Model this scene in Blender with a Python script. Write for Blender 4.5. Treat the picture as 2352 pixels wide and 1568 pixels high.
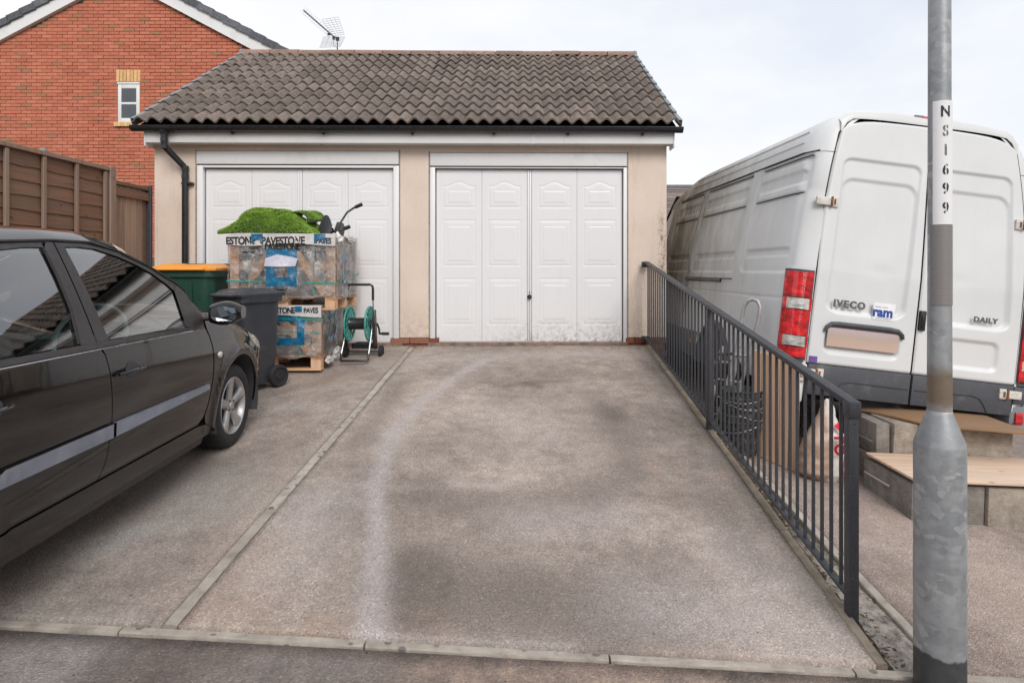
import bpy, bmesh, math, random
import numpy as np
from mathutils import Vector, Matrix, noise as mnoise
R = math.radians; PI = math.pi
random.seed(7); np.random.seed(7)
S = bpy.context.scene; COL = S.collection
for o in list(bpy.data.objects): bpy.data.objects.remove(o)

# ------------------------------------------------------------------ camera
cd = bpy.data.cameras.new('camera'); cam = bpy.data.objects.new('camera', cd); COL.objects.link(cam)
cam.location = (0, 0, 1.5); cam.rotation_euler = (R(90), 0, 0)
cd.sensor_width = 36; cd.lens = 36*1400/2352
cd.shift_x = -34/2352; cd.shift_y = -164/2352
cd.clip_start = 0.05; cd.clip_end = 3000
S.camera = cam
# ------------------------------------------------------------------ world and sun
SUN_EL, SUN_AZ = 38, 163          # elevation, compass bearing the light comes from (behind the camera, a little right)
wd = bpy.data.worlds.new('World'); S.world = wd; wd.use_nodes = True
nt = wd.node_tree; nt.nodes.clear()
def N(t, ty, **k):
    n = t.nodes.new(ty)
    for a, b in k.items(): setattr(n, a, b)
    return n
out = N(nt, 'ShaderNodeOutputWorld'); bsky = N(nt, 'ShaderNodeBackground'); bcl = N(nt, 'ShaderNodeBackground')
sky = N(nt, 'ShaderNodeTexSky', sky_type='NISHITA', sun_disc=False)
sky.sun_elevation = R(SUN_EL); sky.sun_rotation = R(SUN_AZ)
nt.links.new(sky.outputs[0], bsky.inputs[0]); bsky.inputs[1].default_value = 0.13
tc = N(nt, 'ShaderNodeTexCoord'); mp = N(nt, 'ShaderNodeMapping'); mp.inputs['Scale'].default_value = (1.0, 1.0, 2.4)
mp.inputs['Location'].default_value = (0.35, 0.2, 0.0)
nz = N(nt, 'ShaderNodeTexNoise'); nz.inputs['Scale'].default_value = 1.7; nz.inputs['Detail'].default_value = 7; nz.inputs['Roughness'].default_value = .55
nt.links.new(tc.outputs['Generated'], mp.inputs[0]); nt.links.new(mp.outputs[0], nz.inputs[0])
cr = N(nt, 'ShaderNodeValToRGB'); e = cr.color_ramp.elements
e[0].position = .28; e[0].color = (.62, .65, .70, 1); e[1].position = .62; e[1].color = (.72, .725, .745, 1)
x = e.new(.45); x.color = (.67, .685, .72, 1)
nt.links.new(nz.outputs[0], cr.inputs[0]); nt.links.new(cr.outputs[0], bcl.inputs[0]); bcl.inputs[1].default_value = 1.0
mr = N(nt, 'ShaderNodeMapRange'); mr.inputs[1].default_value = .2; mr.inputs[2].default_value = .5; mr.inputs[3].default_value = .8; mr.inputs[4].default_value = 1.0
nt.links.new(nz.outputs[0], mr.inputs[0])
ms = N(nt, 'ShaderNodeMixShader'); nt.links.new(mr.outputs[0], ms.inputs[0]); nt.links.new(bsky.outputs[0], ms.inputs[1]); nt.links.new(bcl.outputs[0], ms.inputs[2])
nt.links.new(ms.outputs[0], out.inputs[0])
sd = bpy.data.lights.new('sun', 'SUN'); sun = bpy.data.objects.new('sun', sd); COL.objects.link(sun)
sd.energy = 1.6; sd.angle = R(30); sd.color = (1, .96, .90)
az = R(SUN_AZ); el = R(SUN_EL)
to_sun = Vector((math.sin(az)*math.cos(el), math.cos(az)*math.cos(el), math.sin(el)))
sun.rotation_euler = (-to_sun).to_track_quat('-Z', 'Y').to_euler(); sun.location = to_sun*50
S.view_settings.view_transform = 'Standard'; S.view_settings.look = 'None'
S.view_settings.exposure = 0.49; S.view_settings.gamma = 1.0; S.view_settings.use_curve_mapping = False

# ------------------------------------------------------------------ materials
def srgb(r, g, b): return tuple((c/255/12.92 if c/255 <= .04045 else ((c/255+.055)/1.055)**2.4) for c in (r, g, b))
def ramp(t, fac, stops):
    c = N(t, 'ShaderNodeValToRGB'); el = c.color_ramp.elements
    while len(el) < len(stops): el.new(.5)
    for q, (p, col) in zip(el, stops):
        q.position = p; q.color = (*col, 1) if len(col) == 3 else col
    t.links.new(fac, c.inputs[0]); return c.outputs[0]
def mixc(t, fac, a, b, mode='MIX'):
    m = N(t, 'ShaderNodeMix', data_type='RGBA', blend_type=mode)
    for i, v in ((0, fac), (6, a), (7, b)):
        if hasattr(v, 'links') or isinstance(v, bpy.types.NodeSocket): t.links.new(v, m.inputs[i])
        else: m.inputs[i].default_value = v if i == 0 else ((*v, 1) if len(v) == 3 else v)
    return m.outputs[2]
def math_(t, op, a, b=0.5, c=0.0):
    m = N(t, 'ShaderNodeMath', operation=op)
    for i, v in enumerate((a, b, c)):
        if isinstance(v, bpy.types.NodeSocket): t.links.new(v, m.inputs[i])
        else: m.inputs[i].default_value = v
    return m.outputs[0]
def noise_(t, vec, scale, detail=4, rough=.55, stretch=None):
    if stretch:
        mp = N(t, 'ShaderNodeMapping'); mp.inputs['Scale'].default_value = stretch; t.links.new(vec, mp.inputs[0]); vec = mp.outputs[0]
    n = N(t, 'ShaderNodeTexNoise'); n.inputs['Scale'].default_value = scale; n.inputs['Detail'].default_value = detail; n.inputs['Roughness'].default_value = rough
    t.links.new(vec, n.inputs[0]); return n.outputs[0]
MATS = {}
def newmat(name):
    m = bpy.data.materials.new(name); m.use_nodes = True; t = m.node_tree
    b = t.nodes['Principled BSDF']; tc = N(t, 'ShaderNodeTexCoord'); MATS[name] = m
    return m, t, b, tc.outputs['Object']
def pm(name, base, rough=.6, metal=0., var=.12, vs=6., bump=0., bs=120., dirt=None, coat=0., rv=.1, stretch=None, spec=.5, rnd=0.):
    """base colour with clumpy variation, optional dirt (colour, amount 0..1, scale[, stretch]), fine bump"""
    m, t, b, vec = newmat(name)
    n = noise_(t, vec, vs, 5, .6, stretch)
    lo = tuple(c*(1-var) for c in base); hi = tuple(min(1, c*(1+var)) for c in base)
    c = ramp(t, n, [(.3, lo), (.7, hi)])
    if rnd:
        oi = N(t, 'ShaderNodeObjectInfo'); f = math_(t, 'MULTIPLY_ADD', oi.outputs['Random'], 2*rnd, 1-rnd)
        c = mixc(t, 1.0, c, f, 'MULTIPLY')
    if dirt:
        dn = noise_(t, vec, dirt[2], 8, .65, dirt[3] if len(dirt) > 3 else None)
        f = math_(t, 'MULTIPLY', ramp(t, dn, [(.62-.3*dirt[1], (0, 0, 0)), (.85-.2*dirt[1], (1, 1, 1))]), min(1, .35+dirt[1]*.6))
        c = mixc(t, f, c, dirt[0])
    t.links.new(c, b.inputs['Base Color'])
    rr = ramp(t, noise_(t, vec, vs*3, 3), [(.3, (max(0, rough-rv),)*3), (.7, (min(1, rough+rv),)*3)]); t.links.new(rr, b.inputs['Roughness'])
    b.inputs['Metallic'].default_value = metal; b.inputs['Specular IOR Level'].default_value = spec
    if coat: b.inputs['Coat Weight'].default_value = coat; b.inputs['Coat Roughness'].default_value = .04
    if bump:
        bn = N(t, 'ShaderNodeBump'); bn.inputs['Strength'].default_value = bump; bn.inputs['Distance'].default_value = .01
        t.links.new(noise_(t, vec, bs, 6, .7), bn.inputs['Height']); t.links.new(bn.outputs[0], b.inputs['Normal'])
    return m

# ------------------------------------------------------------------ mesh helpers
class MB:
    """collects vertices and faces, builds ONE mesh object"""
    def __init__(s): s.v = []; s.f = []; s.M = Matrix()
    def add(s, vs, fs):
        o = len(s.v); s.v += [tuple(s.M @ Vector(p)) for p in vs]; s.f += [tuple(i+o for i in f) for f in fs]; return s
    def box(s, x0, x1, y0, y1, z0, z1):
        return s.add([(x0,y0,z0),(x1,y0,z0),(x1,y1,z0),(x0,y1,z0),(x0,y0,z1),(x1,y0,z1),(x1,y1,z1),(x0,y1,z1)],
                     [(0,3,2,1),(4,5,6,7),(0,1,5,4),(1,2,6,5),(2,3,7,6),(3,0,4,7)])
    def tube(s, pts, r, n=10, cap=True, closed=False, flat=1.0):
        pts = [Vector(p) for p in pts]; m = len(pts); rs = r if hasattr(r, '__len__') else [r]*m
        vs = []; up = None
        for i, p in enumerate(pts):
            if closed: d = pts[(i+1) % m]-pts[i-1]
            else: d = pts[min(i+1, m-1)]-pts[max(i-1, 0)]
            d.normalize()
            if up is None: up = Vector((0, 0, 1)) if abs(d.z) < .9 else Vector((0, 1, 0))
            a = d.cross(up); a.normalize(); b = a.cross(d); up = b
            for k in range(n):
                q = 2*PI*k/n; vs.append(p+(a*math.cos(q)+b*math.sin(q)*flat)*rs[i])
        fs = []
        for i in range(m if closed else m-1):
            j = (i+1) % m
            for k in range(n): l = (k+1) % n; fs.append((i*n+k, i*n+l, j*n+l, j*n+k))
        if cap and not closed: fs.append(tuple(range(n-1, -1, -1))); fs.append(tuple((m-1)*n+k for k in range(n)))
        return s.add(vs, fs)
    def lathe(s, prof, n=24, axis='z', a0=0., a1=2*PI):
        full = abs(a1-a0-2*PI) < 1e-6; k = n if full else n+1; vs = []
        for (r, h) in prof:
            for i in range(k):
                q = a0+(a1-a0)*i/n; c, d = r*math.cos(q), r*math.sin(q)
                vs.append((c, d, h) if axis == 'z' else ((h, c, d) if axis == 'x' else (c, h, d)))
        fs = []
        for j in range(len(prof)-1):
            for i in range(n):
                l = (i+1) % k; fs.append((j*k+i, j*k+l, (j+1)*k+l, (j+1)*k+i))
        return s.add(vs, fs)
    def prism(s, poly, z0, z1, axis='z'):
        n = len(poly)
        def P(a, b, c): return (a, b, c) if axis == 'z' else ((c, a, b) if axis == 'x' else (a, c, b))
        vs = [P(a, b, z0) for a, b in poly]+[P(a, b, z1) for a, b in poly]
        return s.add(vs, [tuple(range(n-1, -1, -1)), tuple(range(n, 2*n))]+[(i, (i+1) % n, n+(i+1) % n, n+i) for i in range(n)])
    def grid(s, fn, nu, nv):
        vs = [fn(i/nu, j/nv) for j in range(nv+1) for i in range(nu+1)]; w = nu+1
        return s.add(vs, [(j*w+i, j*w+i+1, (j+1)*w+i+1, (j+1)*w+i) for j in range(nv) for i in range(nu)])
    def mesh(s, name, bevel=0, seg=2, smooth=False, fix=True, sub=0):
        me = bpy.data.meshes.new(name); me.from_pydata(s.v, [], s.f)
        if bevel or fix:
            bm = bmesh.new(); bm.from_mesh(me)
            if fix: bmesh.ops.recalc_face_normals(bm, faces=bm.faces)
            if bevel:
                es = [e for e in bm.edges if len(e.link_faces) == 2 and e.calc_face_angle(0) > R(25)]
                bmesh.ops.bevel(bm, geom=es, offset=bevel, segments=seg, affect='EDGES', profile=.5, clamp_overlap=True)
            bm.to_mesh(me); bm.free()
        if smooth or bevel: sm(me, 40 if not smooth else (smooth if smooth > 1 else 50))
        return me
    def obj(s, name, mat, parent=None, **k): return link(name, s.mesh(name, **k), mat, parent)
def sm(me, ang=50):
    me.polygons.foreach_set('use_smooth', [True]*len(me.polygons))
    bm = bmesh.new(); bm.from_mesh(me)
    for e in bm.edges:
        if len(e.link_faces) == 2 and e.calc_face_angle(0) > R(ang): e.smooth = False
    bm.to_mesh(me); bm.free()
def link(name, me, mat=None, parent=None, loc=None, rot=None, scale=None):
    o = bpy.data.objects.new(name, me); COL.objects.link(o)
    if mat is not None and me is not None:
        ms = mat if isinstance(mat, (list, tuple)) else [mat]
        if not me.materials:
            for q in ms: me.materials.append(q)
    if parent is not None: o.parent = parent
    if loc is not None: o.location = loc
    if rot is not None: o.rotation_euler = rot
    if scale is not None: o.scale = scale
    return o
def npmesh(name, V, F, smooth=True):
    me = bpy.data.meshes.new(name); me.from_pydata([tuple(p) for p in V], [], [tuple(f) for f in F])
    if smooth: me.polygons.foreach_set('use_smooth', [True]*len(me.polygons))
    return me
def gridfaces(nu, nv):
    w = nu+1; return [(j*w+i, j*w+i+1, (j+1)*w+i+1, (j+1)*w+i) for j in range(nv) for i in range(nu)]
def tag(o, label, cat, group=None):
    o['label'] = label; o['category'] = cat
    if group: o['group'] = group
    return o
def thing(name, label, cat, loc=(0, 0, 0), rotz=0, group=None):
    o = bpy.data.objects.new(name, None); COL.objects.link(o); o.location = loc; o.rotation_euler = (0, 0, rotz)
    o.empty_display_size = .1
    return tag(o, label, cat, group)
def structure(o): o['kind'] = 'structure'; return o
def stuff(o): o['kind'] = 'stuff'; return o
def arr(o, M): o.matrix_world = M; return o
FONTC = {}
def text_mesh(txt, size, bold=0.0, ext=.001, spacing=1.0, shear=0, sx=1.0):
    """flat lettering, centred, in the local XY plane (x right, y up)"""
    cu = bpy.data.curves.new('txt', 'FONT'); cu.body = txt; cu.size = size; cu.offset = bold; cu.extrude = ext
    cu.align_x = 'CENTER'; cu.align_y = 'CENTER'; cu.space_character = spacing; cu.shear = shear; cu.resolution_u = 3
    ob = bpy.data.objects.new('txt', cu); COL.objects.link(ob)
    dg = bpy.context.evaluated_depsgraph_get(); me = bpy.data.meshes.new_from_object(ob.evaluated_get(dg))
    bpy.data.objects.remove(ob); bpy.data.curves.remove(cu)
    if sx != 1.0:
        for v in me.vertices: v.co.x *= sx
    return me
def map_mesh(me, fn):
    for v in me.vertices: v.co = fn(v.co)
    return me
def ss(a, b, x):
    t = np.clip((x-a)/(b-a), 0, 1); return t*t*(3-2*t)
# ------------------------------------------------------------------ shared materials
M_white = pm('white_upvc', (.72, .72, .72), .35, var=.03, vs=2, dirt=((.45, .42, .37), .22, 3.0))
def rendermat():
    m, t, b, vec = newmat('cream_render'); g = N(t, 'ShaderNodeNewGeometry'); pos = g.outputs['Position']; sx = N(t, 'ShaderNodeSeparateXYZ'); t.links.new(pos, sx.inputs[0])
    c = ramp(t, noise_(t, pos, 2.2, 5), [(.3, srgb(221, 203, 188)), (.7, srgb(231, 214, 201))])
    c = mixc(t, .8, c, ramp(t, noise_(t, pos, 130, 4, .8), [(.3, (.78, .76, .74)), (.48, (1,)*3), (.7, (1.1,)*3)]), 'MULTIPLY')
    dr = ramp(t, noise_(t, pos, 12, 6, .7, (1, 1, .08)), [(.56, (0,)*3), (.78, (.3,)*3)]); c = mixc(t, dr, c, (.30, .25, .20))
    def box(lo, hi, sock, soft):
        a = N(t, 'ShaderNodeMapRange'); a.inputs[1].default_value = lo; a.inputs[2].default_value = lo+soft; t.links.new(sock, a.inputs[0]); h = N(t, 'ShaderNodeMapRange'); h.inputs[1].default_value = hi-soft; h.inputs[2].default_value = hi; h.inputs[3].default_value = 1; h.inputs[4].default_value = 0; t.links.new(sock, h.inputs[0]); return math_(t, 'MULTIPLY', a.outputs[0], h.outputs[0])
    st = math_(t, 'MULTIPLY', box(1.50, 1.63, sx.outputs[0], .05), box(1.25, 2.25, sx.outputs[2], .25)); st = math_(t, 'MULTIPLY', st, ramp(t, noise_(t, pos, 34, 6, .8, (1, 1, .5)), [(.45, (0,)*3), (.6, (.85,)*3)])); c = mixc(t, st, c, (.17, .09, .07))
    lo = N(t, 'ShaderNodeMapRange'); lo.inputs[1].default_value = .72; lo.inputs[2].default_value = 1.05; lo.inputs[3].default_value = .55; lo.inputs[4].default_value = 0; t.links.new(sx.outputs[2], lo.inputs[0])
    c = mixc(t, math_(t, 'MULTIPLY', lo.outputs[0], ramp(t, noise_(t, pos, 16, 6, .7), [(.4, (0,)*3), (.65, (1,)*3)])), c, (.36, .27, .21))
    t.links.new(c, b.inputs['Base Color']); b.inputs['Roughness'].default_value = .95
    bn = N(t, 'ShaderNodeBump'); bn.inputs['Strength'].default_value = .9; bn.inputs['Distance'].default_value = .01; t.links.new(noise_(t, pos, 110, 6, .8), bn.inputs['Height']); t.links.new(bn.outputs[0], b.inputs['Normal']); return m
M_render = rendermat()
M_blackplastic = pm('black_plastic', (.018, .018, .02), .32, var=.15, vs=9)
M_darkrubber = pm('dark_rubber', (.016, .016, .017), .75, var=.2, vs=12, bump=.1)
M_mortar = pm('mortar', (.15, .115, .075), .95, var=.12, vs=3, bump=.4, bs=90)
def brickmat(name, island, stops, bump=.5):
    m, t, b, vec = newmat(name)
    if island: g = N(t, 'ShaderNodeNewGeometry'); f = g.outputs['Random Per Island']
    else: g = N(t, 'ShaderNodeObjectInfo'); f = g.outputs['Random']
    c = ramp(t, f, stops)
    g2 = N(t, 'ShaderNodeNewGeometry'); n = noise_(t, g2.outputs['Position'], 28, 5, .7)
    c = mixc(t, .55, c, ramp(t, n, [(.3, (.62, .6, .6)), (.7, (1.25, 1.25, 1.25))]), 'MULTIPLY')
    t.links.new(c, b.inputs['Base Color']); b.inputs['Roughness'].default_value = .9
    bn = N(t, 'ShaderNodeBump'); bn.inputs['Strength'].default_value = bump; bn.inputs['Distance'].default_value = .01
    t.links.new(noise_(t, g2.outputs['Position'], 70, 6, .7), bn.inputs['Height']); t.links.new(bn.outputs[0], b.inputs['Normal'])
    return m
RED = [(0, srgb(156, 116, 88)), (.05, srgb(170, 116, 88)), (.10, srgb(184, 110, 86)), (.45, srgb(191, 112, 88)), (.75, srgb(200, 124, 99)), (1, srgb(178, 102, 80))]
M_brick = brickmat('red_brick', False, RED); M_brick_i = brickmat('red_brick_wall', True, RED)
BUFF = [(0, srgb(214, 170, 118)), (.5, srgb(226, 186, 136)), (1, srgb(204, 158, 108))]
M_buff = brickmat('buff_brick', False, BUFF, .3)
M_plinthbrick = brickmat('plinth_brick', False, [(0, srgb(118, 72, 56)), (.5, srgb(136, 86, 68)), (1, srgb(150, 102, 82))])
# roof tile: weathered concrete with moss and pale lichen spots
def tilemat(name, base, moss=.35):
    m, t, b, vec = newmat(name); g = N(t, 'ShaderNodeNewGeometry'); pos = g.outputs['Position']
    oi = N(t, 'ShaderNodeObjectInfo')
    n = noise_(t, pos, 22, 6, .7); c = ramp(t, n, [(.3, tuple(x*.62 for x in base)), (.7, tuple(x*1.3 for x in base))])
    c = mixc(t, 1.0, c, math_(t, 'MULTIPLY_ADD', oi.outputs['Random'], .5, .76), 'MULTIPLY')
    mo = ramp(t, noise_(t, pos, 7, 8, .75), [(.56, (0, 0, 0)), (.72, (moss,)*3)]); c = mixc(t, mo, c, (.075, .068, .045))
    v = N(t, 'ShaderNodeTexVoronoi'); v.inputs['Scale'].default_value = 30; t.links.new(pos, v.inputs[0])
    sp = ramp(t, v.outputs['Distance'], [(.07, (.7,)*3), (.13, (0, 0, 0))]); gate = ramp(t, noise_(t, pos, 5, 2), [(.5, (0, 0, 0)), (.62, (1, 1, 1))])
    c = mixc(t, math_(t, 'MULTIPLY', sp, gate), c, (.42, .40, .34))
    t.links.new(c, b.inputs['Base Color']); b.inputs['Roughness'].default_value = .93
    bn = N(t, 'ShaderNodeBump'); bn.inputs['Strength'].default_value = .7; bn.inputs['Distance'].default_value = .008
    t.links.new(noise_(t, pos, 90, 6, .75), bn.inputs['Height']); t.links.new(bn.outputs[0], b.inputs['Normal'])
    return m
M_tile = tilemat('garage_roof_tile', srgb(114, 103, 96), .5)
M_ridge = tilemat('ridge_tile_concrete', srgb(142, 112, 98), .5)
M_slate = tilemat('grey_house_tile', srgb(98, 100, 106), .1)
M_clip = pm('grey_verge_plastic', srgb(118, 126, 132), .5, var=.12, vs=8)
# wood
def woodmat(name, base, scale=(1, 1, .07), var=.35, grey=.3, rough=.8, axis=2, rnd=.18, knots=True):
    m, t, b, vec = newmat(name); oi = N(t, 'ShaderNodeObjectInfo')
    ad = N(t, 'ShaderNodeVectorMath', operation='ADD'); t.links.new(vec, ad.inputs[0])
    sc = N(t, 'ShaderNodeVectorMath', operation='SCALE'); cb = N(t, 'ShaderNodeCombineXYZ')
    for i in range(3): t.links.new(oi.outputs['Random'], cb.inputs[i])
    sc.inputs['Scale'].default_value = 17; t.links.new(cb.outputs[0], sc.inputs[0]); t.links.new(sc.outputs[0], ad.inputs[1]); v2 = ad.outputs[0]
    st = [1, 1, 1]; st[axis] = scale[2] if len(scale) > 2 else .07
    n = noise_(t, v2, 30, 6, .65, tuple(st)); n2 = noise_(t, v2, 4, 4, .6, tuple(math.sqrt(q) for q in st))
    c = ramp(t, n, [(.25, tuple(x*(1-var) for x in base)), (.55, base), (.8, tuple(min(1, x*(1+var*.7)) for x in base))])
    gr = sum(base)/3; c = mixc(t, math_(t, 'MULTIPLY', ramp(t, n2, [(.4, (0, 0, 0)), (.65, (1, 1, 1))]), grey), c, (gr*1.05, gr, gr*.93))
    if knots:
        vo = N(t, 'ShaderNodeTexVoronoi'); vo.inputs['Scale'].default_value = 5; mp = N(t, 'ShaderNodeMapping'); mp.inputs['Scale'].default_value = tuple(1.6 if q == 1 else .8 for q in st)
        t.links.new(v2, mp.inputs[0]); t.links.new(mp.outputs[0], vo.inputs[0])
        c = mixc(t, ramp(t, vo.outputs['Distance'], [(.06, (.75,)*3), (.12, (0, 0, 0))]), c, tuple(x*.35 for x in base))
    c = mixc(t, 1.0, c, math_(t, 'MULTIPLY_ADD', oi.outputs['Random'], 2*rnd, 1-rnd), 'MULTIPLY')
    t.links.new(c, b.inputs['Base Color']); b.inputs['Roughness'].default_value = rough
    bn = N(t, 'ShaderNodeBump'); bn.inputs['Strength'].default_value = .35; bn.inputs['Distance'].default_value = .004
    t.links.new(n, bn.inputs['Height']); t.links.new(bn.outputs[0], b.inputs['Normal'])
    return m
M_fenceboard = woodmat('brown_fence_board', srgb(124, 90, 68), (1, 1, .06), axis=1, grey=.25)
M_fencepost = woodmat('grey_brown_post', srgb(146, 114, 94), (1, 1, .06), axis=2, grey=.45)
M_gateboard = woodmat('weathered_gate_board', srgb(156, 126, 104), (1, 1, .06), axis=2, grey=.4)
M_pallet = woodmat('pallet_wood', srgb(214, 168, 124), (1, 1, .08), axis=0, grey=.25)
M_palletv = woodmat('pallet_wood_upright', srgb(216, 170, 130), (1, 1, .08), axis=2, grey=.25)
M_ply = woodmat('leaning_board_wood', srgb(196, 158, 128), (1, 1, .05), axis=2, grey=.25, var=.2)
M_plyh = woodmat('weathered_plywood', srgb(148, 112, 76), (1, 1, .07), axis=0, grey=.25, var=.3)
M_plyp = woodmat('pale_plywood', srgb(204, 176, 152), (1, 1, .07), axis=0, grey=.3, var=.3)
# metal / paint
M_rail = pm('dark_grey_rail_paint', srgb(57, 58, 63), .5, var=.12, vs=14, bump=.15, bs=160, dirt=((.45, .45, .45), .14, 95))
M_chrome = pm('bright_metal', (.62, .62, .64), .25, metal=1, var=.1, vs=20)
M_alu = pm('worn_aluminium', (.40, .39, .385), .5, metal=.4, var=.15, vs=12, dirt=((.3, .28, .26), .3, 14))
M_vanwhite = None
def glassmat(name, tint=(.75, .82, .80), refl=1.0, rough=0.0):
    m = bpy.data.materials.new(name); m.use_nodes = True; t = m.node_tree; t.nodes.clear()
    o = N(t, 'ShaderNodeOutputMaterial'); tr = N(t, 'ShaderNodeBsdfTransparent'); tr.inputs[0].default_value = (*tint, 1)
    gl = N(t, 'ShaderNodeBsdfGlossy'); gl.inputs['Roughness'].default_value = rough; gl.inputs[0].default_value = (1, 1, 1, 1)
    fr = N(t, 'ShaderNodeFresnel'); fr.inputs[0].default_value = 1.55
    f = math_(t, 'MULTIPLY_ADD', fr.outputs[0], refl, .02); mx = N(t, 'ShaderNodeMixShader')
    t.links.new(f, mx.inputs[0]); t.links.new(tr.outputs[0], mx.inputs[1]); t.links.new(gl.outputs[0], mx.inputs[2]); t.links.new(mx.outputs[0], o.inputs[0])
    return m
M_glass = glassmat('car_window_glass', (.74, .86, .83), 2.7)
M_pane = pm('window_pane', (.05, .06, .07), .06, var=.3, vs=1.5, spec=1.0)
# ------------------------------------------------------------------ terrain heights
YK = 2.36; YF = 6.98; ZF = .635
def zk(X): return .10-.057*(np.clip(X, -6, 4)+1.4)
def z_ramp(X, Y):
    t = np.clip((Y-YK)/(YF-YK), 0, 1.2); e = 1+.5*np.clip((-1.5-X)/.5, 0, 1)
    return zk(X)+(ZF-zk(X))*t**e
def z_low(X, Y):
    t = (Y-YK)/(YF-YK); Xc = np.clip(X, 1.3, 4.2)
    zk0 = zk(1.5); sl = -.057-.055*np.clip(t, 0, 1)
    return zk0+.315*np.clip(t, -.3, 1.6)+(Xc-1.5)*sl+0*Y
def z_road(X, Y): return zk(X)-.03*(YK-Y)*np.clip((YK-Y), 0, 1)-.004
# image-space landmarks on the ramp -> ground positions, used to place the dust trail and dark marks
def asphalt(name, base, speck=.48, bump=.9, dustcol=(.50, .45, .44), darkmul=.42, pink=(.40, .30, .245)):
    m, t, b, vec = newmat(name)
    A = lambda n: (lambda a: (setattr(a, 'attribute_name', n), a.outputs['Fac'])[1])(N(t, 'ShaderNodeAttribute'))
    n1 = noise_(t, vec, 1.3, 6, .6); n2 = noise_(t, vec, 260, 3, .8); n3 = noise_(t, vec, 9, 6, .65)
    c = ramp(t, n1, [(.3, tuple(x*.66 for x in base)), (.5, tuple(x*.92 for x in base)), (.7, tuple(x*1.22 for x in base))])
    c = mixc(t, .85, c, ramp(t, n3, [(.3, (.72,)*3), (.7, (1.2,)*3)]), 'MULTIPLY')
    c = mixc(t, .7, c, ramp(t, noise_(t, vec, 75, 5, .75), [(.34, (.70,)*3), (.66, (1.26,)*3)]), 'MULTIPLY')
    # attribute driven stains, dust and darker areas, broken up by noise
    dk = math_(t, 'MULTIPLY', A('dark'), ramp(t, n3, [(.2, (.65,)*3), (.6, (1,)*3)]))
    c = mixc(t, dk, c, tuple(x*darkmul for x in base))
    pk = math_(t, 'MULTIPLY', A('pink'), ramp(t, noise_(t, vec, 5, 7, .7), [(.35, (0,)*3), (.62, (1,)*3)]))
    c = mixc(t, pk, c, pink)
    ds = math_(t, 'MULTIPLY', A('dust'), ramp(t, noise_(t, vec, 14, 7, .75), [(.25, (.45,)*3), (.6, (1,)*3)]))
    c = mixc(t, ds, c, dustcol)
    # aggregate
    v = N(t, 'ShaderNodeTexVoronoi'); v.inputs['Scale'].default_value = 150; t.links.new(vec, v.inputs[0])
    vv = N(t, 'ShaderNodeSeparateColor'); t.links.new(v.outputs['Color'], vv.inputs[0])
    sp = ramp(t, vv.outputs[0], [(0, (.50,)*3), (.35, (.86,)*3), (.8, (1.12,)*3), (.93, (1.3,)*3), (1, (1.9,)*3)])
    c = mixc(t, speck, c, sp, 'MULTIPLY')
    c = mixc(t, .6*speck, c, ramp(t, n2, [(.32, (.55,)*3), (.68, (1.45,)*3)]), 'MULTIPLY')
    v2 = N(t, 'ShaderNodeTexVoronoi'); v2.inputs['Scale'].default_value = 34; v2.inputs['Randomness'].default_value = 1; t.links.new(vec, v2.inputs[0])
    chip = math_(t, 'MULTIPLY', math_(t, 'LESS_THAN', v2.outputs['Distance'], .115), math_(t, 'GREATER_THAN', noise_(t, vec, 31, 2), .56)); c = mixc(t, math_(t, 'MULTIPLY', chip, .75), c, (.46, .41, .37))
    v3 = N(t, 'ShaderNodeTexVoronoi'); v3.inputs['Scale'].default_value = 27; mp3 = N(t, 'ShaderNodeMapping'); mp3.inputs['Location'].default_value = (3.3, 1.7, 0); t.links.new(vec, mp3.inputs[0]); t.links.new(mp3.outputs[0], v3.inputs[0])
    pit_ = math_(t, 'MULTIPLY', math_(t, 'LESS_THAN', v3.outputs['Distance'], .14), math_(t, 'GREATER_THAN', noise_(t, vec, 17, 3), .57)); c = mixc(t, math_(t, 'MULTIPLY', pit_, .8), c, tuple(x*.35 for x in base))
    t.links.new(c, b.inputs['Base Color']); b.inputs['Roughness'].default_value = .95; b.inputs['Specular IOR Level'].default_value = .25
    bn = N(t, 'ShaderNodeBump'); bn.inputs['Strength'].default_value = bump; bn.inputs['Distance'].default_value = .006
    h = math_(t, 'ADD', v.outputs['Distance'], math_(t, 'MULTIPLY', n2, .6)); t.links.new(h, bn.inputs['Height']); t.links.new(bn.outputs[0], b.inputs['Normal'])
    return m
M_asph_r = asphalt('ramp_asphalt', srgb(173, 160, 151))
M_asph_l = asphalt('parking_asphalt', srgb(168, 156, 148), dustcol=(.42, .40, .37))
M_road = asphalt('road_asphalt', srgb(124, 113, 107), dustcol=(.42, .39, .37))
M_low = asphalt('lower_drive_asphalt', srgb(168, 153, 145), dustcol=(.46, .38, .33))
M_outer = asphalt('outer_ground', srgb(120, 114, 108))
def px2ground(px, py, zf):
    # walks the view ray to the given height field
    dx, dz = (px-1210)/1400, (620-py)/1400; Y = 1.2
    for _ in range(400):
        X = dx*Y; Z = 1.5+dz*Y
        if Z <= float(zf(np.float64(X), np.float64(Y))): break
        Y += .02
    return dx*Y, Y
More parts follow.
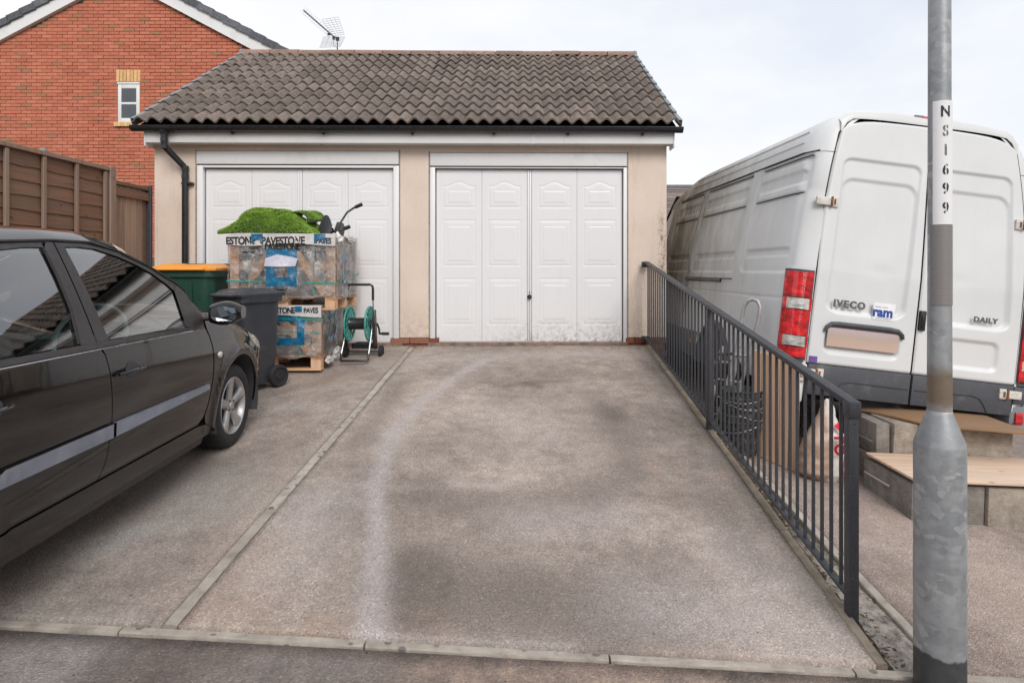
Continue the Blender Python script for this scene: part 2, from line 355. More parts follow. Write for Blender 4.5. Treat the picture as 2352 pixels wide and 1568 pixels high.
def blob(X, Y, pts, zf, r, p=2.0):
    """soft stroke through a list of landmark points (px,py[,width factor]); returns 0..1 falloff"""
    P = []
    for q in pts: a, b = px2ground(q[0], q[1], zf); P.append((a, b, q[2] if len(q) > 2 else 1.0))
    D = np.full(X.shape, 1e9)
    for (x0, y0, w0), (x1, y1, w1) in zip(P[:-1], P[1:]) if len(P) > 1 else [(P[0], P[0])]:
        vx, vy = x1-x0, y1-y0; L = vx*vx+vy*vy+1e-9; t = np.clip(((X-x0)*vx+(Y-y0)*vy)/L, 0, 1)
        d = np.sqrt((X-x0-t*vx)**2+(Y-y0-t*vy)**2)/(r*(w0+(w1-w0)*t)); D = np.minimum(D, d)
    return np.exp(-D**p)
def sheet(name, xl, xr, y0, y1, zf, step, mat, attrs=None, skirt=.6):
    """xl,xr: functions of Y giving the two sides; surface follows zf"""
    nv = max(2, int((y1-y0)/step)); wid = float(xr((y0+y1)/2)-xl((y0+y1)/2)); nu = max(2, int(wid/step))
    u = np.linspace(0, 1, nu+1); v = np.linspace(0, 1, nv+1); U, Vv = np.meshgrid(u, v); Y = y0+(y1-y0)*Vv
    XL = np.vectorize(xl)(Y); XR = np.vectorize(xr)(Y); X = XL+(XR-XL)*U; Z = zf(X, Y)
    wob = np.array([[mnoise.noise(Vector((a*1.1, b*1.1, 3.)))*.006+mnoise.noise(Vector((a*5, b*5, 9.)))*.0018 for a, b in zip(ra, rb)] for ra, rb in zip(X, Y)])
    P = np.stack([X, Y, Z+wob], -1).reshape(-1, 3); F = gridfaces(nu, nv); n = len(P); w = nu+1
    ring = list(range(w))+[j*w+nu for j in range(1, nv+1)]+[nv*w+i for i in range(nu-1, -1, -1)]+[j*w for j in range(nv-1, 0, -1)]
    low = P[ring]-np.array([0, 0, skirt]); P2 = np.vstack([P, low]); m = len(ring)
    F = F+[(ring[i], n+i, n+(i+1) % m, ring[(i+1) % m]) for i in range(m)]
    me = npmesh(name, P2, F)
    for an in ('dust', 'dark', 'pink'):
        at = me.attributes.new(an, 'FLOAT', 'POINT')
        vals = (attrs or {}).get(an); a = np.zeros(len(P2))
        if vals is not None: a[:n] = np.clip(vals(X, Y), 0, 1).reshape(-1)
        at.data.foreach_set('value', a.astype(np.float32))
    return structure(link(name, me, mat))
lerp = lambda a, b, t: a+(b-a)*t
xdiv = lambda Y: lerp(-1.405, -1.30, (Y-YK)/(YF-YK))        # centre line of the divider strip
xedge = lambda Y: 1.372
# right hand ramp
RZ = z_ramp
def dust_r(X, Y):
    a = blob(X, Y, [(850, 1470, 1.2), (862, 1300, 1.1), (868, 1200, .8), (862, 1120, 1.), (900, 1000, 1.2), (960, 930, 1.2), (1040, 870, 1.3), (1110, 830, 1.4)], RZ, .062, 2.2)*.8
    a += blob(X, Y, [(700, 1190), (740, 1150)], RZ, .22)*.55 + blob(X, Y, [(640, 1320), (720, 1280)], RZ, .16)*.3
    a += blob(X, Y, [(830, 1480), (1000, 1492), (1300, 1508)], RZ, .06)*.6 + blob(X, Y, [(1200, 1200), (1420, 1190)], RZ, .18)*.4
    a += blob(X, Y, [(1500, 1400), (1700, 1420), (1850, 1480)], RZ, .25)*.45 + blob(X, Y, [(960, 830), (1200, 815), (1420, 812)], RZ, .16)*.5
    a += blob(X, Y, [(1050, 1110), (1140, 1118)], RZ, .05)*.6 + blob(X, Y, [(1640, 1240), (1760, 1330)], RZ, .2)*.35 + blob(X, Y, [(1180, 960), (1250, 1000)], RZ, .3)*.3
    return a
def dark_r(X, Y):
    a = blob(X, Y, [(1400, 955), (1425, 1020), (1445, 1070)], RZ, .19)*.62 + blob(X, Y, [(1000, 1350), (1180, 1370), (1400, 1420)], RZ, .34)*.8
    a += blob(X, Y, [(950, 1290), (960, 1420)], RZ, .14)*.7 + blob(X, Y, [(1000, 1150), (1150, 1160), (1380, 1130)], RZ, .2)*.5
    a += blob(X, Y, [(1210, 880), (1240, 890)], RZ, .05)*.8 + blob(X, Y, [(1160, 885), (1280, 876)], RZ, .06)*.5 + blob(X, Y, [(1480, 830), (1600, 960), (1750, 1180), (1900, 1400)], RZ, .07)*.45
    a += blob(X, Y, [(920, 880), (870, 960), (820, 1020)], RZ, .1)*.5 + blob(X, Y, [(1350, 900), (1420, 960)], RZ, .1)*.4 + blob(X, Y, [(1650, 1150), (1720, 1290)], RZ, .13)*.4
    return a
def pink_r(X, Y):
    a = blob(X, Y, [(480, 1420), (700, 1460), (950, 1485)], RZ, .16)*.8 + blob(X, Y, [(620, 1200), (560, 1350)], RZ, .14)*.4
    a += blob(X, Y, [(1060, 1105), (1130, 1120)], RZ, .06)*.9 + blob(X, Y, [(1500, 1078), (1500, 1078)], RZ, .045)*1. + blob(X, Y, [(1655, 1085), (1650, 1110)], RZ, .03)*1.
    a += blob(X, Y, [(1000, 880), (950, 960)], RZ, .2)*.25 + blob(X, Y, [(1490, 1500), (1900, 1535)], RZ, .06)*.5
    return a
sheet('ramp_drive', lambda Y: xdiv(Y)+.034, xedge, YK+.035, YF, z_ramp, .035, M_asph_r, dict(dust=dust_r, dark=dark_r, pink=pink_r))
def dust_l(X, Y):
    a = blob(X, Y, [(225, 1260), (300, 1225)], RZ, .12)*.85 + blob(X, Y, [(420, 1185), (560, 1160)], RZ, .22)*.45 + blob(X, Y, [(30, 1420), (250, 1440)], RZ, .1)*.35
    a += blob(X, Y, [(640, 935), (700, 940)], RZ, .06)*.6 + blob(X, Y, [(480, 1110), (620, 1080)], RZ, .25)*.35 + blob(X, Y, [(840, 830), (880, 850)], RZ, .1)*.4
    return a
def dark_l(X, Y):
    a = blob(X, Y, [(0, 1330), (120, 1240), (330, 1150), (480, 1070)], RZ, .16)*.75 + blob(X, Y, [(620, 900), (720, 880), (780, 860)], RZ, .1)*.5 + blob(X, Y, [(800, 840), (850, 850)], RZ, .08)*.6  # darker strokes beneath the car's side and near the bin, crates and reel
    return a
def pink_l(X, Y): return blob(X, Y, [(640, 860), (760, 880), (900, 830)], RZ, .35)*.55 + blob(X, Y, [(700, 960), (600, 1150), (440, 1380)], RZ, .12)*.55
sheet('parking_bay', lambda Y: -4.6, lambda Y: xdiv(Y)-.034, YK+.035, YF, z_ramp, .04, M_asph_l, dict(dust=dust_l, dark=dark_l, pink=pink_l))
def dust_o(X, Y): return blob(X, Y, [(20, 1530), (150, 1500), (60, 1568)], z_road, .16)*.75 + blob(X, Y, [(560, 1530), (800, 1545)], z_road, .1)*.25
def pink_o(X, Y): return blob(X, Y, [(1010, 1520), (1250, 1540), (1500, 1560), (1900, 1580)], z_road, .12)*1. + blob(X, Y, [(280, 1475), (560, 1490), (900, 1510)], z_road, .03)*.8 + blob(X, Y, [(1100, 1565), (1500, 1620)], z_road, .2)*.6
sheet('road', lambda Y: -9., lambda Y: 9., -7, YK-.035, z_road, .09, M_road, dict(dust=dust_o, pink=pink_o), skirt=.5)
ZL = z_low
def dust_w(X, Y): return blob(X, Y, [(2230, 1400), (2352, 1330), (2400, 1480)], ZL, .22)*.6 + blob(X, Y, [(2000, 1100), (2080, 1250)], ZL, .3)*.35
def pink_w(X, Y): return blob(X, Y, [(2230, 1420), (2352, 1340)], ZL, .25)*.8 + blob(X, Y, [(1990, 1180), (2080, 1200)], ZL, .12)*.6
sheet('lower_drive', lambda Y: 1.67, lambda Y: 9., YK+.035, 13, z_low, .07, M_low, dict(dust=dust_w, pink=pink_w, dark=lambda X, Y: np.where(Y > 4.3, .35, 0)*ss(4.2, 5.2, Y)), skirt=.6)  # surface is darker from the van's rear end onwards
# wide ground to the horizon
g = MB()
g.grid(lambda u, v: (lerp(-900, 900, u), lerp(-900, 900, v), -.62), 2, 2)
g = structure(g.obj('ground', M_outer, fix=False))
g2 = MB(); g2.box(-30, -4.62, 2.4, 40, -.6, .24); structure(g2.obj('garden_ground', pm('garden_soil_grass', (.06, .075, .035), .95, var=.4, vs=4, bump=.8, bs=30)))
g3 = MB(); g3.box(-4.6, 1.62, 7.02, 40, -.6, .30); structure(g3.obj('yard_ground', M_outer))
# soil and broken concrete strip beside the ramp
def soilmat():
    m, t, b, vec = newmat('mossy_soil')
    c = ramp(t, noise_(t, vec, 26, 7, .75), [(.28, (.022, .017, .012)), (.5, (.07, .052, .036)), (.66, (.17, .14, .105)), (.8, (.36, .31, .26))])
    mo = math_(t, 'MULTIPLY', ramp(t, noise_(t, vec, 6, 5, .7), [(.55, (0,)*3), (.68, (1,)*3)]), .7); c = mixc(t, mo, c, (.055, .065, .018))
    sx = N(t, 'ShaderNodeSeparateXYZ'); t.links.new(vec, sx.inputs[0])
    fy = ramp(t, math_(t, 'ADD', math_(t, 'MULTIPLY', sx.outputs[1], .2), math_(t, 'MULTIPLY', noise_(t, vec, 3, 4), .25)), [(.70, (1,)*3), (.86, (0,)*3)])
    fx = ramp(t, math_(t, 'ADD', sx.outputs[0], math_(t, 'MULTIPLY', noise_(t, vec, 9, 4), .12)), [(.0, (0,)*3), (1., (1,)*3)])
    con = ramp(t, noise_(t, vec, 15, 8, .75), [(.34, (.07, .06, .05)), (.42, (.26, .23, .20)), (.56, (.48, .44, .39)), (.8, (.56, .53, .49))])
    xx = math_(t, 'GREATER_THAN', math_(t, 'ADD', sx.outputs[0], math_(t, 'MULTIPLY', noise_(t, vec, 12, 5), .06)), 1.482)
    c = mixc(t, math_(t, 'MULTIPLY', fy, xx), c, con)
    t.links.new(c, b.inputs['Base Color']); b.inputs['Roughness'].default_value = 1
    bn = N(t, 'ShaderNodeBump'); bn.inputs['Distance'].default_value = .02; t.links.new(noise_(t, vec, 40, 8, .75), bn.inputs['Height']); t.links.new(bn.outputs[0], b.inputs['Normal'])
    return m
def zsoil(X, Y):
    a = z_ramp(1.37, Y)-.03; b = z_low(1.62, Y)+.0
    f = ss(1.46, 1.60, X); return a*(1-f)+b*f
sheet('soil_strip', lambda Y: 1.425, lambda Y: 1.615, YK+.035, YF+.3, zsoil, .018, soilmat(), skirt=.5)
# ------------------------------------------------------------------ edging stones
M_edge = pm('edging_concrete', srgb(172, 163, 153), .93, var=.2, vs=9, bump=.8, bs=120, dirt=((.13, .115, .10), .42, 14), rnd=.08)
M_edge2 = pm('dirty_edging_concrete', srgb(138, 126, 112), .95, var=.25, vs=12, bump=.9, bs=80, dirt=((.07, .065, .04), .5, 9), rnd=.1)
def edgespots(m):
    t = m.node_tree; b = t.nodes['Principled BSDF']; src = b.inputs['Base Color'].links[0].from_socket; g = N(t, 'ShaderNodeNewGeometry')
    v = N(t, 'ShaderNodeTexVoronoi'); v.inputs['Scale'].default_value = 13; t.links.new(g.outputs['Position'], v.inputs[0]); gate = math_(t, 'GREATER_THAN', noise_(t, g.outputs['Position'], 2.5, 2), .47)
    f = math_(t, 'MULTIPLY', ramp(t, v.outputs['Distance'], [(.17, (.75,)*3), (.24, (0,)*3)]), gate); t.links.new(mixc(t, f, src, (.11, .10, .09)), b.inputs['Base Color'])
edgespots(M_edge)
def edging(name, A, B, n, zf, w, mat, lift=.006, jit=.004):
    root = structure(bpy.data.objects.new(name, None)); COL.objects.link(root)
    A = Vector(A); B = Vector(B); d = (B-A)/n; u = d.normalized(); L = d.length; per = Vector((-u.y, u.x))
    for i in range(n):
        m = MB(); seg = 16
        a = A+d*i; V = []
        g = .004
        for k in range(seg+1):
            q = a+u*(g+(L-2*g)*k/seg)
            for s_ in (-1, -.8, .8, 1):
                p = q+per*(w/2*s_+random.uniform(-1, 1)*.0018); z = float(zf(p.x, p.y))+lift+random.uniform(-.001, .001)-(.005 if abs(s_) == 1 else 0)
                V.append((p.x, p.y, z+ (i % 2)*.0015))
        n0 = len(V)
        for k in range(seg+1):
            q = a+u*(g+(L-2*g)*k/seg)
            for s_ in (-1, 1):
                p = q+per*w/2*s_; V.append((p.x, p.y, float(zf(p.x, p.y))-.12))
        F = [(k*4+j, k*4+j+1, k*4+5+j, k*4+4+j) for k in range(seg) for j in range(3)]
        F += [(k*4, k*4+4, n0+k*2+2, n0+k*2) for k in range(seg)]+[(k*4+3, n0+k*2+1, n0+k*2+3, k*4+7) for k in range(seg)]
        F += [(0, n0, n0+1, 3, 2, 1), (seg*4, seg*4+1, seg*4+2, seg*4+3, n0+seg*2+1, n0+seg*2)]
        m.add(V, F); m.obj('edging_stone', mat, root, smooth=35)
    return root
edging('kerb_edging', (-8.185, YK), (7.88, YK), 17, lambda X, Y: zk(X), .038, M_edge, lift=.0015)
edging('divider_edging', (xdiv(YK)+.0, YK+.034), (xdiv(YF), YF-.08), 5, z_ramp, .052, M_edge, lift=.003)
edging('ramp_side_edging', (1.396, YK+.034), (1.398, YF-.02), 5, z_ramp, .048, M_edge2, lift=.008)
edging('lower_side_edging', (1.642, YK+.034), (1.642, YF+.2), 5, z_low, .05, M_edge, lift=.02)
# ================================================================== GARAGE (local frame: x right, y into the building, z up; face at y=0)
gar = thing('garage', 'cream rendered double garage with brown tiled roof and two white panelled doors', 'garage', (-1.3, 7.0, 0), R(.8))
GX0, GX1 = -2.95, 2.915                    # wall ends, local
def wall_with_holes(m, x0, x1, z0, z1, holes, t=.22):
    xs = sorted({x0, x1, *[h[0] for h in holes], *[h[1] for h in holes]})
    for a, b in zip(xs[:-1], xs[1:]):
        hz = [h for h in holes if h[0] <= a+1e-6 and h[1] >= b-1e-6]
        z = z0
        for h in hz:
            if h[2] > z: m.box(a, b, 0, t, z, h[2])
            z = h[3]
        if z < z1: m.box(a, b, 0, t, z, z1)
LH = (-2.475, -.165); RH = (.185, 2.46)      # door openings (local x)
m = MB(); ZB = .725
wall_with_holes(m, GX0, GX1, ZB, 2.93, [(*LH, 0, 2.865), (*RH, 0, 2.85)])
m.box(GX0, GX0+.22, .22, 5.2, ZB, 2.93); m.box(GX1-.22, GX1, .22, 5.2, ZB, 2.93); m.box(GX0+.22, GX1-.22, 5.0, 5.2, ZB, 2.93)
m.obj('wall', M_render, gar)
m = MB()   # gable ends and lower mortar behind the plinth bricks
for a in (GX0, GX1-.2): m.add([(a, .0, 2.93), (a, 5.2, 2.93), (a, 2.6, 4.6), (a+.2, .0, 2.93), (a+.2, 5.2, 2.93), (a+.2, 2.6, 4.6)], [(0, 1, 2), (3, 5, 4), (0, 3, 4, 1), (1, 4, 5, 2), (2, 5, 3, 0)])
m.obj('gable_wall', M_render, gar)
for q in ((GX0+.01, LH[0], .02, .2, 0), (LH[1], RH[0], .02, .2, 0), (RH[1], GX1-.01, .02, .2, -.1), (GX1-.21, GX1-.01, .2, 5.2, -.1)): m = MB(); m.box(*q, ZB-.002); m.obj('plinth_mortar', M_mortar, gar)
# plinth bricks
bmesh_brick = MB().box(-.1075, .1075, -.05, .05, -.0325, .0325).mesh('brick', bevel=.004, seg=1)
pb = bmesh_brick.copy(); pb.materials.clear(); pb.materials.append(M_plinthbrick)
def plinth(x0, x1, zlo, zhi, off=0):
    z = zhi-.0375; r = off
    while z > zlo:
        x = x0+(.1125 if r % 2 else 0)
        while x < x1-.05:
            o = link('brick', pb, None, gar, (min(x+.1075, x1-.1075)+random.uniform(-.002, .002), .047+random.uniform(-.002, .002), z)); x += .225
        if r % 2: link('brick', pb, None, gar, (x0+.05, .047, z), scale=(.46, 1, 1))
        z -= .075; r += 1
plinth(LH[1]-.10, RH[0]+.10, .6, ZB-.002); plinth(RH[1]-.02, GX1, .18, ZB-.002, 1); plinth(GX0, LH[0]+.02, .5, ZB-.002)
m = MB(); m.box(RH[0]-.02, RH[1]+.0, -.035, .1, .52, .668); m.box(LH[0], LH[1]+.04, -.03, .1, .5, .664)
m.obj('threshold', pm('threshold_concrete', srgb(140, 118, 104), .95, var=.35, vs=14, bump=1., bs=40, dirt=((.05, .04, .03), .5, 9)), gar)
# lintel boards and door frames
M_doorpaint = pm('garage_door_paint', srgb(222, 222, 224), .38, var=.015, vs=1.5)
def doorpaintmat():
    m, t, b, vec = newmat('stained_door_paint')
    g = N(t, 'ShaderNodeNewGeometry'); sx = N(t, 'ShaderNodeSeparateXYZ'); t.links.new(g.outputs['Position'], sx.inputs[0]); pos = g.outputs['Position']
    low = ramp(t, sx.outputs[2], [(.0, (1,)*3), (.66, (1,)*3), (.98, (.45,)*3), (1.0, (.4,)*3)])
    mr = N(t, 'ShaderNodeMapRange'); mr.inputs[1].default_value = .68; mr.inputs[2].default_value = .98; mr.inputs[3].default_value = 1; mr.inputs[4].default_value = 0; t.links.new(sx.outputs[2], mr.inputs[0])
    xr = N(t, 'ShaderNodeMapRange'); xr.inputs[1].default_value = -.7; xr.inputs[2].default_value = .3; xr.inputs[3].default_value = .25; xr.inputs[4].default_value = 1.6; t.links.new(sx.outputs[0], xr.inputs[0])
    n = ramp(t, noise_(t, pos, 22, 8, .8), [(.47, (0,)*3), (.62, (1,)*3)])
    f = math_(t, 'MULTIPLY', math_(t, 'MULTIPLY', n, mr.outputs[0]), math_(t, 'MULTIPLY', xr.outputs[0], .55))
    st = math_(t, 'MULTIPLY', ramp(t, noise_(t, pos, 9, 6, .7, (1, 1, .12)), [(.55, (0,)*3), (.75, (1,)*3)]), .10)
    c = mixc(t, st, srgb(223, 223, 225), (.45, .42, .38)); c = mixc(t, f, c, (.30, .25, .21))
    t.links.new(c, b.inputs['Base Color']); b.inputs['Roughness'].default_value = .36
    return m
M_door = doorpaintmat()
M_seam = pm('dark_seam', (.05, .05, .055), .8)
for (a, b), zt in ((LH, 2.865), (RH, 2.85)):
    m = MB(); m.box(a+.005, b-.005, -.012, .03, zt-.155, zt-.006); m.obj('lintel_board', M_white, gar, bevel=.004)
    m = MB(); m.box(a+.004, b-.004, .012, .08, zt-.165, zt-.152); m.obj('shadow_gap', M_seam, gar)
def emboss(u, v, rects, arch):
    """relief depth (m) of a pressed steel door column; u,v metres"""
    z = np.zeros_like(u)
    for (x0, x1, y0, y1, top) in rects:
        cx, hx = (x0+x1)/2, (x1-x0)/2
        T = y1+(arch*(.5+.5*np.cos(np.clip((u-cx)/(hx*.86), -1, 1)*PI)) if top else 0)
        dx = np.abs(u-cx)-hx; dy = np.maximum(v-T, y0-v); d = np.maximum(dx, dy)
        z += -.0032*np.exp(-((d)/.0065)**2) + .0016*(1-ss(-.045, -.008, d))
        Ti = y1-.065 if not top else y1-.05
        di = np.maximum(np.abs(u-cx)-(hx-.05), np.maximum(v-Ti, y0+.05-v)); z += .0022*(1-ss(-.012, .0, di))-.0012*np.exp(-(di/.006)**2)
    return z
CW, CH = .524, 1.985
def column_mesh():
    nu, nv = 84, 300; u = np.linspace(0, CW, nu+1); v = np.linspace(0, CH, nv+1); Uu, Vv = np.meshgrid(u, v)
    px = lambda a: a*CW/318.; ht = lambda y: (1425-y)*CH/1222.
    rc = [(px(50), px(270), ht(470), ht(322), True), (px(48), px(272), ht(885), ht(565), False), (px(48), px(272), ht(1303), ht(982), False)]
    Zr = emboss(Uu, Vv, rc, .052)
    edge = np.minimum(np.minimum(Uu, CW-Uu), 9); Zr = Zr-.004*(1-ss(0, .006, edge))
    P = np.stack([Uu-CW/2, -Zr, Vv], -1).reshape(-1, 3)
    # back and sides for thickness
    me = npmesh('panel', P, gridfaces(nu, nv)); me.materials.append(M_door); return me
colm = column_mesh()
def garage_door(x0, zt, handle):
    """x0: left edge of leaf"""
    root = link('garage_door', None, None, gar, (x0, .055, .675))
    if not handle: root['label'] = 'left white panelled garage door behind the wrapped crates'
    else: root['label'] = 'right white panelled garage door with black lock handle'
    w = .048
    xs = [CW/2+.004, CW*1.5+.006, CW*2.5+w+.012, CW*3.5+w+.014]; tot = CW*4+w+.018
    for x in xs: link('panel', colm, None, root, (x, 0, 0))
    m = MB(); m.box(CW*2+.010, CW*2+.010+w*.42, -.006, .02, 0, CH); m.box(CW*2+.013+w*.42, CW*2+.008+w, -.002, .02, 0, CH); m.obj('mullion', M_door, root, bevel=.003)
    m = MB(); m.box(0, tot, .008, .03, -.005, CH+.004); m.obj('backing_sheet', M_seam, root)
    m = MB(); m.box(0, tot, -.006, .02, -.022, -.004); m.obj('bottom_rail', M_door, root)
    if handle:
        h = MB(); hx = CW*2+.034; hz = .515
        h.M = Matrix.Translation((hx, -.012, hz)); h.lathe([(0, .0), (.024, 0), (.026, -.006), (.02, -.012), (0, -.013)], 20, 'y')
        h.M = Matrix.Translation((hx, -.028, hz-.008)) @ Matrix.Diagonal((.85, 1, 1.25, 1)); h.lathe([(0, .016), (.012, .014), (.016, .006), (.017, -.008), (.012, -.016), (0, -.018)], 20, 'y')
        ho = h.obj('handle', M_blackplastic, root, smooth=40)
        k = MB(); k.M = Matrix.Translation((hx, -.008, hz+.052)); k.lathe([(0, 0), (.006, 0), (.006, -.004), (0, -.004)], 12, 'y'); k.box(-.002, .002, -.003, 0, -.015, 0); k.obj('keyhole', M_blackplastic, root)
    return tot
dl = garage_door(LH[0]+.075, 2.865, False); dr = garage_door(RH[0]+.065, 2.85, True)
for (a, b), zt, x0, tot in ((LH, 2.865, LH[0]+.075, dl), (RH, 2.85, RH[0]+.065, dr)):
    m = MB(); zt2 = zt-.168; f0 = x0-.006; f1 = x0+tot+.006
    m.box(a+.003, f0, .0, .09, .66, zt2); m.box(f1, b-.003, .0, .09, .66, zt2); m.box(f0, f1, .002, .09, .675+CH+.012, zt2)
    m.obj('door_frame', M_doorpaint, gar, bevel=.004)
    for q0, q1 in ((a-.012, a+.002), (b-.002, b+.012)): m = MB(); m.box(q0, q1, -.004, .03, ZB, zt+.012); m.obj('render_bead', pm('dirty_bead', srgb(150, 136, 122), .9, var=.3, vs=20), gar)
# roof -------------------------------------------------------------
EX0, EX1 = -3.035, 3.01; EY, EZ = -.26, 3.105; ROWS = 11; RUN, RISE = 2.726, 1.725
pit = math.atan2(RISE, RUN); SL = math.hypot(RUN, RISE); GA = SL/ROWS
NT = 20; TW = (EX1-EX0)/NT
def tile_mesh():
    nu, nv = 20, 3; L = GA+.07; th = .020
    V = []; 
    for j in range(nv+1):
        for i in range(nu+1):
            x = TW*i/nu; ph = (i/nu*2) % 1.0
            h = .052*(.5-.5*math.cos(2*PI*ph))**.9
            V.append((x*1.0, L*j/nv, h+.032*(1-j/nv)))
    n = len(V); w = nu+1; V += [(x, y, z-th) for x, y, z in V[:w]]
    F = gridfaces(nu, nv)+[(i, n+i, n+i+1, i+1) for i in range(nu)]
    V2 = [(x, y, z) for x, y, z in V]
    me = bpy.data.meshes.new('roof_tile'); me.from_pydata(V2, [], F); sm(me, 45); me.materials.append(M_tile); return me
tm = tile_mesh()
for r in range(ROWS):
    for c in range(NT):
        o = link('roof_tile', tm, None, gar); q = r*GA
        o.location = (EX0+c*TW+random.uniform(-.002, .002), EY+math.cos(pit)*q, EZ+math.sin(pit)*q+random.uniform(-.003, .003))
        o.rotation_euler = (pit+random.uniform(-.008, .008), random.uniform(-.006, .006), random.uniform(-.006, .006))
m = MB()
yr, zr_ = EY+RUN, EZ+RISE
m.add([(EX0+.03, EY+.02, EZ-.03), (EX1-.03, EY+.02, EZ-.03), (EX1-.03, yr, zr_-.03), (EX0+.03, yr, zr_-.03)], [(0, 1, 2, 3)])
m.obj('roofing_felt', M_darkrubber, gar)
m = MB()
m.add([(EX0, yr, zr_+.02), (EX1, yr, zr_+.02), (EX1, yr+RUN, EZ+.02), (EX0, yr+RUN, EZ+.02), (EX0, yr, zr_-.03), (EX1, yr, zr_-.03), (EX1, yr+RUN, EZ-.03), (EX0, yr+RUN, EZ-.03)],
      [(0, 1, 2, 3), (7, 6, 5, 4), (0, 4, 5, 1), (2, 6, 7, 3), (1, 5, 6, 2), (3, 7, 4, 0)]); m.obj('rear_roof_slope', M_tile, gar)
nr = 14; rl = (EX1-EX0)/nr
rm = MB(); rm.lathe([(.125, 0), (.125, rl-.012), (.105, rl-.012), (.105, 0)], 12, 'x', R(15), R(165)).lathe([(.105, 0), (.125, 0)], 12, 'x', R(15), R(165))
rme = rm.mesh('ridge_tile', smooth=40)
rme.materials.append(M_ridge)
for i in range(nr):
    link('ridge_tile', rme, None, gar, (EX0+i*rl+.004, yr, zr_-.055+random.uniform(-.004, .004)), (random.uniform(-.02, .02), random.uniform(-.006, .006), 0))
ec = MB(); ec.lathe([(.0, 0), (.132, 0), (.132, .03), (.0, .03)], 12, 'x', R(5), R(175)); e1 = ec.mesh('ridge_end_cap', smooth=40); e1.materials.append(M_clip)
link('ridge_end_cap', e1, None, gar, (EX0-.022, yr, zr_-.055)); link('ridge_end_cap', e1, None, gar, (EX1-.008, yr, zr_-.055))
vc = MB(); vc.box(0, .045, 0, GA+.03, .042, .052); vc.box(0, .008, 0, GA+.03, -.05, .045); vm = vc.mesh('verge_clip', bevel=.003, seg=1); vm.materials.append(M_clip)
for r in range(ROWS):
    q = r*GA
    for sx in (1, -1):
        o = link('verge_clip', vm, None, gar, (EX0-.014 if sx > 0 else EX1+.014, EY-.005+math.cos(pit)*q, EZ+math.sin(pit)*q+.012+(0)), (pit-.06, 0, 0), (sx, 1, 1))
# fascia, soffit, gutter
m = MB(); m.box(EX0+.085, EX1-.06, -.17, -.152, 2.92, 3.055); m.obj('fascia', M_white, gar, bevel=.003)
m = MB(); m.box(EX0+.085, EX1-.06, -.150, .0, 2.925, 2.94); m.obj('soffit', M_white, gar)
m = MB(); m.box(1.35, 1.375, -.176, -.168, 2.915, 3.05); m.box(1.72, 1.74, -.174, -.168, 2.92, 3.05); m.obj('fascia_joint', M_white, gar, bevel=.002)
for sx in (EX0+.07, EX1-.06):
    m = MB(); m.box(sx, sx+.015, -.175, .02, 2.88, 3.06); m.obj('box_end', M_white, gar, bevel=.003)
m = MB(); GY, GZ = -.222, 3.085
m.lathe([(.054, EX0-.03), (.054, EX1+.03)], 14, 'x', R(180), R(360)); m.lathe([(.050, EX0-.03), (.050, EX1+.03)], 14, 'x', R(180), R(360))
for sgn in (-1, 1): m.tube([(EX0-.03, sgn*.053, .0), (EX1+.03, sgn*.053, .0)], .0055, 8)
for e_ in (EX0-.03, EX1+.026): m.lathe([(0, e_), (.055, e_), (.055, e_+.004), (0, e_+.004)], 14, 'x', R(180), R(360))
m.v = [(x, y+GY, z+GZ) for x, y, z in m.v]; m.obj('gutter', M_blackplastic, gar, smooth=40, fix=False)
for i, x in enumerate([-1.98, -.97, .02, .93, 1.76, 2.6]):
    m = MB(); m.M = Matrix.Translation((x, GY, GZ))
    m.lathe([(.0565, -.014), (.059, -.014), (.059, .014), (.0565, .014)], 12, 'x', R(178), R(362)); m.box(-.012, .012, .01, .05, -.075, -.045)
    if i == 1: m.lathe([(.0565, -.06), (.061, -.06), (.061, .06), (.0565, .06)], 12, 'x', R(178), R(362))
    m.obj('gutter_bracket', M_blackplastic, gar, smooth=35, fix=False)
DX = EX0+.34
m = MB(); m.M = Matrix.Translation((DX-.02, GY, GZ)); m.lathe([(.0575, -.10), (.062, -.10), (.062, .10), (.0575, .10)], 12, 'x', R(178), R(362)); m.lathe([(.05, -.03), (.045, -.06), (.036, -.085)], 16, 'z'); m.obj('gutter_outlet', M_blackplastic, gar, smooth=40, fix=False)
m = MB(); dp = [(DX-.02, GY, 3.02), (DX-.02, GY, 2.90), (DX-.015, GY+.012, 2.86), (DX+.10, -.055, 2.68), (DX+.115, -.045, 2.63), (DX+.115, -.045, .60)]
m.tube(dp, .034, 14); m.obj('downpipe', M_blackplastic, gar, smooth=40)
for z in (2.94, 2.86, 2.66, 2.56):
    k = 2 if z < 2.9 else 1
    x = DX-.02 if z > 2.8 else DX+.115; y = GY if z > 2.8 else -.045
    m = MB(); m.M = Matrix.Translation((x, y, z)); m.lathe([(.030, -.02), (.0385, -.02), (.0385, .02), (.030, .02)], 16); m.obj('pipe_collar', M_blackplastic, gar, smooth=40)
m = MB(); m.box(DX+.07, DX+.20, -.05, -.01, 2.47, 2.495); m.box(DX+.165, DX+.175, -.06, .0, 2.465, 2.50); m.obj('pipe_clip', M_blackplastic, gar, bevel=.003)
